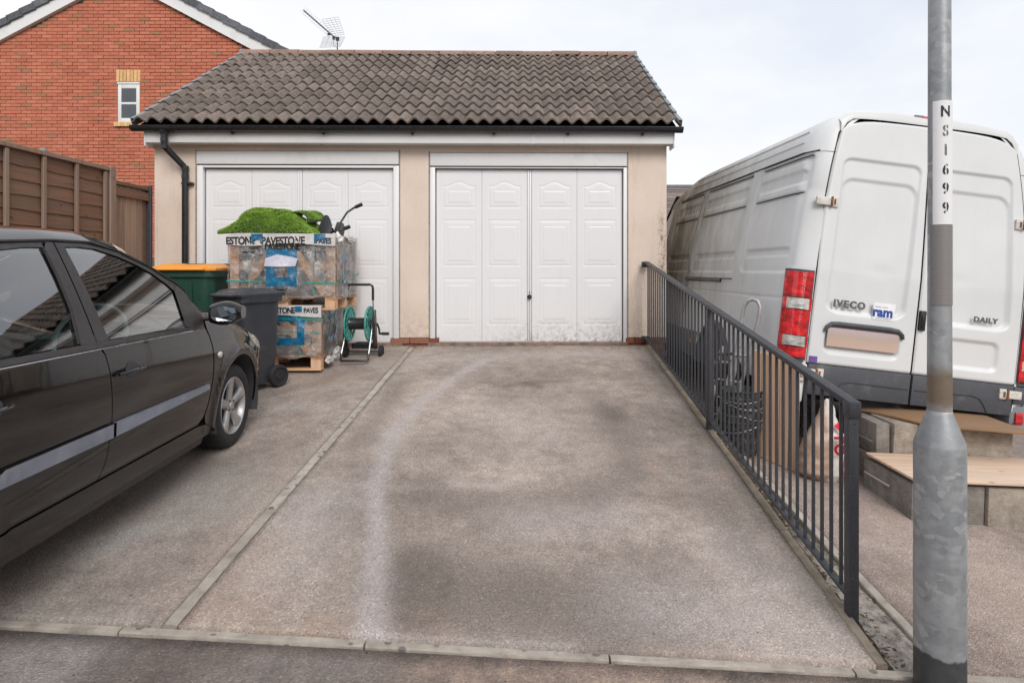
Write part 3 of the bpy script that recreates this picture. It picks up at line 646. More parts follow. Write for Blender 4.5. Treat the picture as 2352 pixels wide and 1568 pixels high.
# ================================================================== BRICK HOUSE
hs = thing('brick_house', 'red brick house gable with small white window behind the garage', 'house', (-8.9, 13.33, 0))
BW, BC = .225, .075; HW = 5.75; AZ = 7.93; SLP = .53
M_housemortar = M_mortar
m = MB(); m.add([(-HW, .012, -.5), (HW, .012, -.5), (HW, .012, AZ-SLP*HW), (0, .012, AZ), (-HW, .012, AZ-SLP*HW), (-HW, 8.5, -.5), (HW, 8.5, -.5), (HW, 8.5, AZ-SLP*HW), (0, 8.5, AZ), (-HW, 8.5, AZ-SLP*HW)],
                [(0, 1, 2, 3, 4), (9, 8, 7, 6, 5), (1, 6, 7, 2), (5, 0, 4, 9), (2, 7, 8, 3), (4, 3, 8, 9)])
m.obj('wall', M_housemortar, hs, fix=False)
WX0, WX1, WZ0, WZ1 = (271-1210)/105+8.9, (321-1210)/105+8.9, 1.5+(620-281)/105, 1.5+(620-189)/105     # window opening
bb = MB().box(-.1075, .1075, -.05, .05, -.0322, .0322).mesh('brick', bevel=.003, seg=1); bb.materials.append(M_brick)
slots = []
r = 0; z = 1.8
while z < AZ-.12:
    lim = (AZ-.05-z)/SLP if z > AZ-SLP*HW else HW
    x = -HW+.11+(BW/2 if r % 2 else 0)
    while x < HW-.08:
        if abs(x) < lim-.09 and not (WX0-.115 < x < WX1+.115 and WZ0-.10 < z < WZ1+.24): slots.append((x, z, r))
        elif WZ0-.10 < z < WZ1+.24 and abs(x) < lim:
            # cut brick beside the window
            pass
        x += BW
    r += 1; z += BC
# nearest 300 that the photo shows
vis = []
for (x, z, r) in slots:
    X = x-8.9; px = 1210+X*105; py = 620-(z-1.5)*105
    vis.append((0 < px < 560 and 5 < py < 420 and not (px > 300 and py > 290-(px-300)*.62), X*X+13.3**2+(z-1.5)**2))
order = sorted(range(len(slots)), key=lambda i: (not vis[i][0], vis[i][1]))
big = set(order[:285]); rest = MB()
for i, (x, z, r) in enumerate(slots):
    dx, dy, dz = random.uniform(-.003, .003), random.uniform(-.003, .002), random.uniform(-.0018, .0018)
    if i in big: link('brick', bb, None, hs, (x+dx, .043+dy, z+dz), (random.uniform(-.006, .006), random.uniform(-.008, .008), 0))
    else: rest.box(x-.1075+dx, x+.1075+dx, -.007+dy, .05, z-.0322+dz, z+.0322+dz)
# cut bricks beside the window
for k in range(int((WZ1+.24-WZ0+.1)/BC)+2):
    z = WZ0-.10+k*BC; zz = 1.8+round((z-1.8)/BC)*BC; rr = round((zz-1.8)/BC)
    for sgn, xe in ((-1, WX0), (1, WX1)):
        off = -HW+.11+(BW/2 if rr % 2 else 0); n_ = math.floor((xe-off)/BW)
        if sgn < 0:
            # last full brick left of the opening
            c = off+n_*BW
            while c > xe-.115: c -= BW
            a, b_ = c+.1165, xe-.004
        else:
            c = off+n_*BW
            while c < xe+.115: c += BW
            a, b_ = xe+.004, c-.1165
        if b_-a > .03: rest.box(a, b_, -.007, .05, zz-.0335, zz+.0335)
stuff(rest.obj('bricks', M_brick_i, hs))
# soldier course and sill of buff bricks
sb = MB().box(-.032, .032, -.055, .05, -.13, .13).mesh('buff_brick', bevel=.003, seg=1); sb.materials.append(M_buff)
n = 7
for i in range(n): link('buff_brick', sb, None, hs, (WX0-.03+(WX1-WX0+.06)*(i+.5)/n, .035, WZ1+.135))
sb2 = MB().box(-.035, .035, -.085, .05, -.045, .045).mesh('buff_brick', bevel=.003, seg=1); sb2.materials.append(M_buff)
for i in range(8): link('buff_brick', sb2, None, hs, (WX0-.06+(WX1-WX0+.12)*(i+.5)/8, .03, WZ0-.055))
wf = MB(); wx = (WX0+WX1)/2
for a in ((WX0, WX0+.075, WZ0, WZ1-.02), (WX1-.075, WX1, WZ0, WZ1-.02), (WX0+.075, WX1-.075, WZ0, WZ0+.09), (WX0+.075, WX1-.075, WZ1-.14, WZ1-.02)): wf.box(a[0], a[1], -.004, .07, a[2], a[3])
wf.box(WX0-.01, WX1+.01, -.02, .07, WZ1-.045, WZ1-.004); zm = WZ0+.09+(WZ1-.14-WZ0-.09)*.5; wf.box(WX0+.075, WX1-.075, .0, .06, zm-.025, zm+.025)
W_ = wf.obj('window_frame', M_white, hs, bevel=.006)
m = MB(); m.box(WX0+.07, WX1-.07, .006, .05, WZ0+.08, zm); m.obj('pane', M_pane, W_); m = MB(); m.box(WX0+.07, WX1-.07, .006, .05, zm, WZ1-.13); m.obj('pane', M_pane, W_)
# roof: barge boards, slabs, verge tiles
ang = math.atan(SLP); LR = math.hypot(HW+.4, (HW+.4)*SLP)
for sx in (-1, 1):
    m = MB(); m.M = Matrix.Translation((0, 0, AZ+.02)) @ Matrix.Rotation(sx*ang, 4, 'Y')
    x0, x1 = (0, LR) if sx > 0 else (-LR, 0)
    m.box(x0, x1, -.09, -.065, -.10, .19); m.box(x0, x1, -.066, .01, -.10, -.085); m.obj('barge_board', M_white, hs)
    m = MB(); m.M = Matrix.Translation((0, 0, AZ+.02)) @ Matrix.Rotation(sx*ang, 4, 'Y'); m.box(x0, x1, -.06, 8.7, .19, .215); m.obj('roof_slope', M_slate, hs)
    k = 22; tl = LR/k
    t_ = MB(); t_.box(0, tl+.03, -.13, .32, .0, .035); t_.box(0, tl+.03, -.135, -.11, -.11, .035)
    vt = t_.mesh('verge_tile', bevel=.004, seg=1); vt.materials.append(M_slate)
    for i in range(k):
        d = i*tl if sx > 0 else -(i*tl)
        o = link('verge_tile', vt, None, hs); tilt = -.065 if sx > 0 else -.065
        Mx = Matrix.Translation((0, 0, AZ+.02)) @ Matrix.Rotation(sx*ang, 4, 'Y') @ Matrix.Translation((d, 0, .225)) @ Matrix.Rotation(sx*-.07 if sx > 0 else .07, 4, 'Y')
        if sx < 0: Mx = Mx @ Matrix.Scale(-1, 4, (1, 0, 0))
        o.matrix_local = Mx
# ================================================================== ROOFS BEYOND
def far_roof(name, label, x0, x1, y0, zr, run, rise, base):
    t = thing(name, label, 'house', ((x0+x1)/2, y0, 0)); w = (x1-x0)/2
    m = MB(); m.box(-w+.2, w-.2, 0.3, 2*run-.3, base-3, zr-rise+.05); m.obj('wall', M_brick_i, t)
    rows = 16; g_ = math.hypot(run, rise)/rows; a = math.atan2(rise, run)
    m = MB(); m.add([(-w, run, zr), (w, run, zr), (w, 2*run, zr-rise), (-w, 2*run, zr-rise), (-w, run, zr-.08), (w, run, zr-.08), (w, 2*run, zr-rise-.08), (-w, 2*run, zr-rise-.08)], [(0, 1, 2, 3), (7, 6, 5, 4), (0, 4, 5, 1), (2, 6, 7, 3), (1, 5, 6, 2), (3, 7, 4, 0)]); m.obj('rear_roof_slope', M_slate, t)
    c = MB(); c.box(-w, w, 0, g_+.04, 0, .03); cm_ = c.mesh('tile_course'); cm_.materials.append(M_farroof)
    for r in range(rows):
        link('tile_course', cm_, None, t, (0, r*run/rows, zr-rise+r*rise/rows), (a-.07, 0, 0))
    m = MB(); m.tube([(-w, run, zr), (w, run, zr)], .09, 8); m.obj('ridge', M_slate, t, smooth=40)
    return t
M_farroof = tilemat('distant_roof_tile', srgb(120, 108, 104), .2)
far_roof('distant_house', 'low house with dark brown tiled roof between garage and van', 3.2, 12, 18.5, 4.36, 2.6, 1.9, 1.2)
far_roof('house', 'house behind the garage that carries the television aerial', -9.6, -3.4, 17.6, 8.2, 2.4, 1.6, 3)
# ================================================================== TV AERIAL
at = thing('tv_aerial', 'grey television aerial with mesh reflector on a mast above the garage ridge', 'aerial', (-6.2, 20.0, 8.0))
s_ = 70.
def AP(zx, zy, dy=0.): return ((689.9+zx*.0828-777)/s_, dy, (620-zy*.0828)/s_+1.5-8.0)
M_aer = pm('aerial_dark_metal', (.04, .04, .045), .5, metal=.3); M_aerl = pm('aerial_light_wire', (.42, .42, .45), .4, metal=.4)
m = MB(); m.tube([AP(1040, 1060), (AP(1040, 1400)[0], 0, -.1)], .017, 8); m.obj('mast', M_aer, at, smooth=40)
bp = [AP(1090, 1080, 0), AP(920, 1010, -.0), AP(340, 570, -.75)]
m = MB(); m.tube(bp, .02, 6); m.obj('boom', M_aer, at)
m = MB(); m.box(-.05, .05, -.04, .04, -.06, .05); m.M = Matrix.Translation(AP(940, 1060)); m.box(-.04, .03, -.03, .03, -.05, .03); m.M = Matrix.Translation(AP(830, 990, -.1)); m.box(-.04, .04, -.03, .03, -.03, .03)
m.v = [((x+AP(1040, 1080)[0]) if i < 8 else x, y, (z+AP(1040, 1080)[2]) if i < 8 else z) for i, (x, y, z) in enumerate(m.v)]; m.obj('clamp', M_aer, at)
for k in range(13):
    f = k/12; c = Vector(bp[1]).lerp(Vector(bp[2]), .08+.92*f); e = MB(); h = .085+.02*f
    d = Vector((.78, -.1, -.62)); d2 = Vector((.78, -.1, .15)).normalized()
    # bow-tie director: a light wire loop on each side of the boom
    for s2 in (1, -1):
        tip = c+Vector((.10*s2, .10*s2, .09*s2*1.0)) if 0 else c+Vector((s2*.075, s2*.05, s2*.075+.0))
        u1 = c+Vector((s2*.13, s2*.02, s2*.02)); u2 = c+Vector((s2*.02, s2*.02, s2*.13))
        e.tube([c, u1, u2, c], .0035, 4)
    e.box(c.x-.018, c.x+.018, c.y-.018, c.y+.018, c.z-.018, c.z+.03); e.obj('director', M_aerl if k % 1 else M_aerl, at)
def plate(c0, c1, c2, c3, nu, nv):
    m = MB(); c0, c1, c2, c3 = map(Vector, (c0, c1, c2, c3))
    for i in range(nu+1): f = i/nu; m.tube([c0.lerp(c1, f), c3.lerp(c2, f)], .0045, 4)
    for j in range(nv+1): f = j/nv; m.tube([c0.lerp(c3, f), c1.lerp(c2, f)], .0055, 4)
    m.obj('reflector', M_aerl, at)
plate(AP(640, 590, -.12), AP(1080, 495, -.05), AP(1230, 960, .0), AP(930, 1010, -.02), 4, 8)
plate(AP(665, 1035, -.02), AP(1240, 1020, .03), AP(1150, 1330, -.1), AP(590, 1370, -.15), 4, 9)
m = MB(); m.tube([AP(945, 1090), AP(930, 1200), AP(950, 1290), AP(1000, 1310), AP(1035, 1370)], .006, 5); m.obj('cable', M_aer, at)
# ================================================================== FENCE AND GATE
fc = thing('timber_fence', 'brown lap panel fence with upright battens left of the garage', 'fence', (-4.35, 6.33, .24))
by = [6.23-.395*i for i in range(11)]     # battens
bdm = {}
bays = [(6.27, 4.42), (4.40, 2.55)]
for (ya, yb) in bays:
    for i in range(17):
        L = ya-yb; m = MB(); ns = 14; z = .13+i*.1265; V = []
        w0 = [random.uniform(-.006, .006) for _ in range(ns+1)]
        for k in range(ns+1):
            y = ya-L*k/ns
            V += [(0.026, y, z+w0[k]), (0.014, y, z+.15), (-.0, y, z+.15), (0.012, y, z+w0[k])]
        F = []
        for k in range(ns):
            for q in range(4): F.append((k*4+q, k*4+(q+1) % 4, k*4+4+(q+1) % 4, k*4+4+q))
        F += [(0, 3, 2, 1), (ns*4, ns*4+1, ns*4+2, ns*4+3)]
        m.add(V, F); o = m.obj('board', M_fenceboard, fc); o.data.transform(Matrix.Translation((0, -6.33, 0)))
for y in by:
    m = MB(); m.box(.028, .052, y-.02-6.33, y+.02-6.33, .06, 2.27+random.uniform(-.01, .01)); m.obj('batten', M_fencepost, fc, bevel=.003, seg=1)
for (ya, yb) in bays:
    m = MB(); m.box(-.02, .06, yb-6.33, ya-6.33, 2.28, 2.32); m.obj('capping_rail', M_fencepost, fc, bevel=.004, seg=1)
for y in (6.33, 4.41, 2.5):
    m = MB(); m.box(-.04, .06, y-.045-6.33, y+.045-6.33, -.2, 2.33); m.obj('post', M_fencepost, fc, bevel=.005, seg=1)
m = MB(); m.M = Matrix.Translation((.03, by[2]-6.33, 2.33)); m.lathe([(.0, .018), (.02, .015), (.032, 0), (.032, -.012)], 12); m.obj('cap_disc', M_clip, fc, smooth=50)
gt = thing('wooden_gate', 'weathered wooden side gate with dark top rail beside the garage corner', 'gate', (-4.35, 6.66, .3))
gy0, gy1 = -.275, .30
nb = 6
for i in range(nb):
    a = gy0+(gy1-gy0)*i/nb; b = gy0+(gy1-gy0)*(i+1)/nb
    m = MB(); m.box(0, .02, a+.003, b-.003, .05, 2.10); m.obj('board', M_gateboard if i < nb-1 else M_fenceboard, gt, bevel=.003, seg=1)
m = MB(); m.box(.021, .055, gy0, gy1, 1.98, 2.07); m.obj('top_rail', M_fenceboard, gt, bevel=.004, seg=1)
m = MB(); m.box(-.03, .05, gy0, gy1, 2.10, 2.14); m.obj('capping_rail', M_fenceboard, gt, bevel=.004, seg=1)
gp = thing('gate_post', 'dark grey steel post between the wooden gate and the garage wall', 'post', (-4.31, 6.955, .3))
m = MB(); m.box(-.035, .035, -.025, .01, -.2, 2.16); m.obj('post_tube', M_rail, gp, bevel=.004, seg=1)
for i in range(4):
    m = MB(); m.M = Matrix.Translation((.01, -.027, 2.02-.045*i)); m.lathe([(0, -.004), (.006, -.003), (.008, 0), (0, .001)], 8, 'y'); m.obj('bolt', M_chrome, gp)
# ================================================================== RAILING
rl_ = thing('railing', 'dark grey steel railing with square bars along the right edge of the ramp', 'railing', (0, 0, 0))
def rx(Y): return lerp(1.372+.05, 1.362, (Y-2.67)/(6.95-2.67))
YA, YB = 2.67, 6.95
ztop = lambda Y: lerp(.918, 1.585, (Y-YA)/(YB-YA)); zbot = lambda Y: lerp(.065, .725, (Y-YA)/(YB-YA))
def bar(name, f0, f1, w, h, mat=None, par=rl_, bev=.003):
    (x0, y0, z0), (x1, y1, z1) = f0, f1; d = Vector((x1-x0, y1-y0, z1-z0)); L = d.length
    m = MB(); m.box(-w/2, w/2, 0, L, -h/2, h/2); o = m.obj(name, mat or M_rail, par, bevel=bev)
    o.matrix_world = Matrix.Translation(f0) @ Matrix.Rotation(-math.atan2(d.x, d.y), 4, 'Z') @ Matrix.Rotation(math.atan2(d.z, math.hypot(d.x, d.y)), 4, 'X'); return o
bar('top_rail', (rx(YA)-.0, YA-.03, ztop(YA)-.004), (rx(YB), YB, ztop(YB)), .050, .028)
bar('bottom_rail', (rx(YA), YA, zbot(YA)), (rx(YB), YB, zbot(YB)), .038, .012)
for Y, zb in ((YA, -.08), ((YA+YB)/2-.16, .05)):
    m = MB(); m.box(-.0225, .0225, -.0225, .0225, zb, ztop(Y)-.022); o = m.obj('post', M_rail, rl_, bevel=.004); o.location = (rx(Y), Y, 0)
m = MB(); m.box(-.0275, .0275, -.034, .027, ztop(YA)-.060, ztop(YA)+.012); o = m.obj('post_cap', M_rail, rl_, bevel=.006); o.location = (rx(YA), YA, 0)
m = MB(); m.M = Matrix.Translation((rx(YA)+.004, YA-.026, ztop(YA)-.085)); m.lathe([(0, -.001), (.004, -.001), (.004, .001)], 8, 'y'); m.obj('bolt_hole', M_seam, rl_)
m = MB(); m.box(-.05, .035, -.012, .012, -.035, .03); o = m.obj('wall_bracket', M_rail, rl_, bevel=.003); o.location = (rx(YB), 6.972, ztop(YB)-.02)
m = MB(); m.box(-.05, .035, -.012, .012, -.03, .03); o = m.obj('wall_bracket', M_rail, rl_, bevel=.003); o.location = (rx(YB), 6.972, zbot(YB)-.01)
bar_m = MB(); bar_m.box(-.0065, .0065, -.0065, .0065, 0, 1); bme = bar_m.mesh('baluster'); bme.materials.append(M_rail)
YM = (YA+YB)/2-.16
for a, b, n in ((YA, YM, 22), (YM, YB, 23)):
    for i in range(1, n+1):
        Y = lerp(a, b, i/(n+1)); zb = zbot(Y)+.004; zt = ztop(Y)-.012
        link('baluster', bme, None, rl_, (rx(Y), Y, zb), (0, 0, random.uniform(-.05, .05)), (1, 1, zt-zb))
# ================================================================== LAMP POST
LX, LY = 1.546, 2.283; LZ = float(z_road(LX, LY))
lp = thing('lamp_post', 'galvanised steel lamp post with stencilled number label in front of the railing', 'lamp post', (LX, LY, LZ))
def galv():
    m, t, b, vec = newmat('galvanised_steel')
    v = N(t, 'ShaderNodeTexVoronoi'); v.inputs['Scale'].default_value = 30; mp = N(t, 'ShaderNodeMapping'); mp.inputs['Scale'].default_value = (1, 1, 1.5)
    ad = N(t, 'ShaderNodeVectorMath', operation='ADD'); nn = N(t, 'ShaderNodeTexNoise'); nn.inputs['Scale'].default_value = 22; nn.inputs['Detail'].default_value = 4; t.links.new(vec, nn.inputs[0])
    sc = N(t, 'ShaderNodeVectorMath', operation='SCALE'); sc.inputs['Scale'].default_value = .035; t.links.new(nn.outputs['Color'], sc.inputs[0]); t.links.new(vec, ad.inputs[0]); t.links.new(sc.outputs[0], ad.inputs[1])
    t.links.new(ad.outputs[0], mp.inputs[0]); t.links.new(mp.outputs[0], v.inputs[0]); s3 = N(t, 'ShaderNodeSeparateColor'); t.links.new(v.outputs['Color'], s3.inputs[0])
    c = ramp(t, s3.outputs[0], [(.0, (.215, .23, .245)), (.55, (.25, .262, .275)), (.85, (.31, .32, .33)), (1, (.42, .42, .42))])
    c = mixc(t, ramp(t, noise_(t, vec, 8, 3), [(.42, (0,)*3), (.58, (.85,)*3)]), (.31, .322, .335), c)
    c = mixc(t, .55, c, ramp(t, noise_(t, vec, 11, 7, .7, (1, 1, .4)), [(.3, (.86, .88, .92)), (.7, (1.4, 1.38, 1.35))]), 'MULTIPLY')
    t.links.new(c, b.inputs['Base Color']); b.inputs['Metallic'].default_value = .45; b.inputs['Roughness'].default_value = .5
    rr = ramp(t, s3.outputs[1], [(0, (.38,)*3), (1, (.6,)*3)]); t.links.new(rr, b.inputs['Roughness'])
    bn = N(t, 'ShaderNodeBump'); bn.inputs['Strength'].default_value = .15; bn.inputs['Distance'].default_value = .004; t.links.new(noise_(t, vec, 60, 4), bn.inputs['Height']); t.links.new(bn.outputs[0], b.inputs['Normal'])
    return m, t, b, vec, c
M_galv, tg, bg, vg, cg = galv()
# shaft: same steel with the brown band and the black painted foot at their heights (world z)
def galv_banded(name, lo, hi, col, rag, soft, up=False):
    m = M_galv.copy(); m.name = name; t = m.node_tree; b = t.nodes['Principled BSDF']; src = b.inputs['Base Color'].links[0].from_socket
    g = N(t, 'ShaderNodeNewGeometry'); sx = N(t, 'ShaderNodeSeparateXYZ'); t.links.new(g.outputs['Position'], sx.inputs[0])
    z = math_(t, 'ADD', sx.outputs[2], math_(t, 'MULTIPLY_ADD', noise_(t, g.outputs['Position'], 16, 5), rag, -rag/2))
    a = N(t, 'ShaderNodeMapRange'); a.inputs[1].default_value = lo-soft; a.inputs[2].default_value = lo+soft; t.links.new(z, a.inputs[0])
    h = N(t, 'ShaderNodeMapRange'); h.inputs[1].default_value = hi-soft; h.inputs[2].default_value = hi+soft; h.inputs[3].default_value = 1; h.inputs[4].default_value = 0; t.links.new(z, h.inputs[0])
    f = math_(t, 'MULTIPLY', math_(t, 'MULTIPLY', a.outputs[0], h.outputs[0]), .88)
    t.links.new(mixc(t, f, src, col), b.inputs['Base Color'])
    mm = N(t, 'ShaderNodeMapRange'); mm.inputs[3].default_value = .45; mm.inputs[4].default_value = .1; t.links.new(f, mm.inputs[0]); t.links.new(mm.outputs[0], b.inputs['Metallic'])
    return m
M_shaft = galv_banded('galvanised_shaft', .985, 1.13, (.15, .105, .06), .05, .025)
M_root = galv_banded('galvanised_root', -1, .082, (.018, .018, .019), .045, .004)
M_root.node_tree.nodes['Principled BSDF']
m = MB(); m.lathe([(.0845, -.4), (.0845, .845-LZ), (.083, .853-LZ)], 48); m.obj('root_section', M_root, lp, smooth=40)
m = MB(); m.lathe([(.0846, .840-LZ), (.083, .857-LZ), (.0435, .966-LZ), (.0415, .974-LZ), (.040, .978-LZ)], 48); m.obj('shoulder', M_galv, lp, smooth=30)
m = MB(); m.lathe([(.041, .95-LZ), (.0385, 1.5-LZ), (.037, 2.4-LZ), (.033, 5.0-LZ), (.030, 5.2-LZ)], 40); m.obj('shaft', M_shaft, lp, smooth=30)
m = MB(); m.M = Matrix.Translation((0, 0, 5.2-LZ)) @ Matrix.Rotation(0, 4, 'Z'); m.tube([(0, 0, 0), (0, -.1, .06), (0, -.35, .09)], .025, 10); m.obj('bracket_arm', M_galv, lp, smooth=40)
m = MB(); m.M = Matrix.Translation((0, -.55, 5.3-LZ)); m.prism([(-.09, -.25), (.09, -.25), (.12, .0), (.09, .28), (-.09, .28), (-.12, .0)], -.03, .05); m.obj('lantern', M_clip, lp, bevel=.015)
# label wrapped on the shaft
def on_cyl(me, r, a0, zc):
    # local xy (x right, y up) wrapped on the shaft, facing the camera at azimuth a0 (0 = towards -Y, positive to the right)
    for v in me.vertices:
        a = a0+v.co.x/r; rr = r+v.co.z; v.co = (rr*math.sin(a), -rr*math.cos(a), zc+v.co.y-LZ)
    return me
zpix = lambda y: 1.5+(620-y)/613
def strip(name, a0, a1, z0, z1, r, mat):
    m = MB(); nn = 24
    m.add([(r*math.sin(a0+(a1-a0)*i/nn), -r*math.cos(a0+(a1-a0)*i/nn), z-LZ) for z in (z0, z1) for i in range(nn+1)]+[((r-.0018)*math.sin(a0+(a1-a0)*i/nn), -(r-.0018)*math.cos(a0+(a1-a0)*i/nn), z-LZ) for z in (z0, z1) for i in range(nn+1)],
          [(i, i+1, nn+2+i, nn+1+i) for i in range(nn)]+[(2*nn+2+i, 3*nn+3+i, 3*nn+4+i, 2*nn+3+i) for i in range(nn)]+[(i, 2*nn+2+i, 2*nn+3+i, i+1) for i in range(nn)]+[(nn+1+i, nn+2+i, 3*nn+4+i, 3*nn+3+i) for i in range(nn)]+[(0, nn+1, 3*nn+3, 2*nn+2), (nn, 3*nn+2, 4*nn+3, 2*nn+1)])
    me = m.mesh(name, smooth=40)
    return link(name, me, mat, lp)
lab = strip('number_label', R(-66), R(50), zpix(517), zpix(237), .0402, pm('white_label', srgb(226, 226, 228), .6, var=.03, vs=30, dirt=((.45, .43, .4), .15, 30)))
def perf():
    m, t, b, vec = newmat('perforated_reflective'); uvn = N(t, 'ShaderNodeUVMap')
    sx = N(t, 'ShaderNodeSeparateXYZ'); t.links.new(vec, sx.inputs[0]); an = math_(t, 'ARCTAN2', sx.outputs[0], math_(t, 'MULTIPLY', sx.outputs[1], -1))
    u = math_(t, 'MULTIPLY', an, .040/.0052); v = math_(t, 'MULTIPLY', sx.outputs[2], 1/.0064)
    row = math_(t, 'FLOOR', v, 0); u2 = math_(t, 'ADD', u, math_(t, 'MULTIPLY', math_(t, 'MODULO', row, 2), .5))
    fu = math_(t, 'SUBTRACT', math_(t, 'FRACT', u2, 0), .5); fv = math_(t, 'SUBTRACT', math_(t, 'FRACT', v, 0), .5)
    d = math_(t, 'SQRT', math_(t, 'ADD', math_(t, 'POWER', fu, 2), math_(t, 'MULTIPLY', math_(t, 'POWER', fv, 2), 2.6)), 0)
    c = ramp(t, d, [(.22, (.06, .055, .055)), (.34, (.23, .215, .21))]); t.links.new(c, b.inputs['Base Color']); b.inputs['Roughness'].default_value = .45
    bn = N(t, 'ShaderNodeBump'); bn.inputs['Strength'].default_value = .8; bn.inputs['Distance'].default_value = .001; t.links.new(d, bn.inputs['Height']); t.links.new(bn.outputs[0], b.inputs['Normal'])
    return m
strip('reflective_band', R(-80), R(46), zpix(700), zpix(517)-.001, .0412, perf())
M_ink = pm('stencil_ink', (.035, .035, .037), .8, var=.5, vs=60)
M_inkw = pm('worn_stencil_ink', (.17, .17, .17), .8, var=.6, vs=90)
for ch, y in zip('NS1699', (263, 307, 350, 394, 437, 481)):
    me = text_mesh(ch, .055, .0018, .0004, sx=.82)
    # stencil bridges: drop the faces crossing thin gaps
    bm = bmesh.new(); bm.from_mesh(me); cx = sum(v.co.x for v in bm.verts)/len(bm.verts)
    cuts = [(Vector((.0028, 0, 0)), Vector((1, 0, 0))), (Vector((-.0012, 0, 0)), Vector((1, 0, 0)))] if ch in 'S69' else ([(Vector((.0, .0, 0)), Vector((0, 1, 0)))]*1 if ch == '1' else [(Vector((-.0055, 0, 0)), Vector((1, 0, 0))), (Vector((-.0042, 0, 0)), Vector((1, 0, 0)))])
    for co, no in cuts: bmesh.ops.bisect_plane(bm, geom=bm.verts[:]+bm.edges[:]+bm.faces[:], plane_co=co, plane_no=no)
    if len(cuts) == 2:
        lo, hi = sorted((cuts[0][0].x, cuts[1][0].x)); bmesh.ops.delete(bm, geom=[f for f in bm.faces if lo < f.calc_center_median().x < hi], context='FACES')
    bmesh.ops.triangulate(bm, faces=bm.faces[:]); bm.to_mesh(me); bm.free()
    on_cyl(me, .0405, R(-6), zpix(y)); link('lettering', me, M_ink if ch in 'N699' else M_inkw, lp)
# ================================================================== STEPS
M_block = pm('old_concrete_block', srgb(136, 130, 124), .95, var=.3, vs=5, bump=1., bs=50, dirt=((.09, .08, .06), .6, 7, (1, 1, 1.6)))
M_blockl = pm('pale_concrete_block', srgb(158, 148, 137), .95, var=.3, vs=6, bump=1., bs=50, dirt=((.15, .11, .08), .6, 9, (1, 1, 1.8)))  # paler, warmer block colour, used right of the left end
M_mortw = pm('pale_mortar', srgb(178, 172, 164), .95, var=.1, vs=30)
def unp(px, py, s): return Vector(((px-1210)/s, 1400/s, 1.5+(620-py)/s))
st = thing('block_steps', 'low grey concrete block steps at the back of the white van', 'steps', (2.34, 3.75, -.04))
def boxw(name, x0, x1, y0, y1, z0, z1, mat, par, bev=.006, rz=0, tiltx=0, tilty=0):
    m = MB(); w, d, h = x1-x0, y1-y0, z1-z0; m.box(0, w, 0, d, 0, h); o = m.obj(name, mat, par, bevel=bev)
    M = Matrix.Translation((x0, y0, z0)) @ Matrix.Rotation(rz, 4, 'Z') @ Matrix.Rotation(tilty, 4, 'Y') @ Matrix.Rotation(tiltx, 4, 'X')
    o.matrix_world = M if par is None else M; return o
bpy.context.view_layer.update()
def part_w(o, par):
    bpy.context.view_layer.update()
    Mw = o.matrix_world.copy(); o.parent = par; o.matrix_parent_inverse = par.matrix_world.inverted(); return o
bpy.context.view_layer.update()
stz = -.30
def stepobj(name, x0, x1, y0, y1, z0, z1, mat, **k):
    return part_w(boxw(name, x0, x1, y0, y1, z0, z1, mat, None, **k), st)
# lower step: blocks in a row along the front, and along the left side
SR = R(-2.5); 
xs = [2.345, 2.80, 3.25, 3.72, 4.2]
for a, b in zip(xs[:-1], xs[1:]): stepobj('block', a+.004, b-.004, 3.74-(a-2.34)*.045, 4.28, stz, .185-(a-2.34)*.03, M_block if a < 2.5 else M_blockl, rz=0, tilty=.035)
xs = [4.285, 4.72]
for a, b in zip(xs[:-1], xs[1:]): stepobj('block', 2.44, 2.62, a, b, stz, .19, M_block)
xs = [2.56, 2.98, 3.40]
for a, b in zip(xs[:-1], xs[1:]): stepobj('block', a+.003, b-.003, 4.27, 4.72, .14, .425-(a-2.56)*.08, M_blockl, tilty=.05)
stepobj('block', 2.46, 2.555, 4.29, 4.74, .195, .42, M_block)
for (x, y0, y1, z) in ((2.342, 3.95, 4.24, .10), (2.455, 4.33, 4.6, .28)): stepobj('mortar_joint', x+.0015, x+.012, y0, y1, z-.005, z+.005, M_mortw, bev=.001)
p2 = thing('plywood_sheet', 'pale new plywood sheet lying on the lower block step', 'board', (2.36, 3.72, .2))
o = boxw('sheet', 2.36, 4.35, 3.70, 4.262, .212, .228, M_plyp, None, rz=R(-1), tilty=.033, bev=.002); bpy.context.view_layer.update(); part_w(o, p2)
p1 = thing('plywood_sheet', 'dark weathered warped plywood sheet lying on the upper block step', 'board', (2.45, 4.2, .45))
m = MB(); n = 12
V = []
for i in range(n+1):
    u = i/n
    for v in (0, 1):
        x = lerp(2.52, 3.46, u); yf = lerp(4.62, 4.15, ss(0, .34, u)) if v == 0 else 4.74
        y = yf-(0 if v else .02*u); z = .455-.085*(x-2.5)+.012*math.sin(u*PI)-.025*(1-u)+(0.02 if v else 0)
        V += [(x, y, z), (x, y, z+.016)]
F = []
for i in range(n):
    a = i*4; F += [(a, a+4, a+6, a+2), (a+1, a+3, a+7, a+5), (a, a+1, a+5, a+4), (a+2, a+6, a+7, a+3)]
F += [(0, 2, 3, 1), (n*4, n*4+1, n*4+3, n*4+2)]
m.add(V, F); o = m.obj('sheet', M_plyh, None, bevel=.002, seg=1); part_w(o, p1)
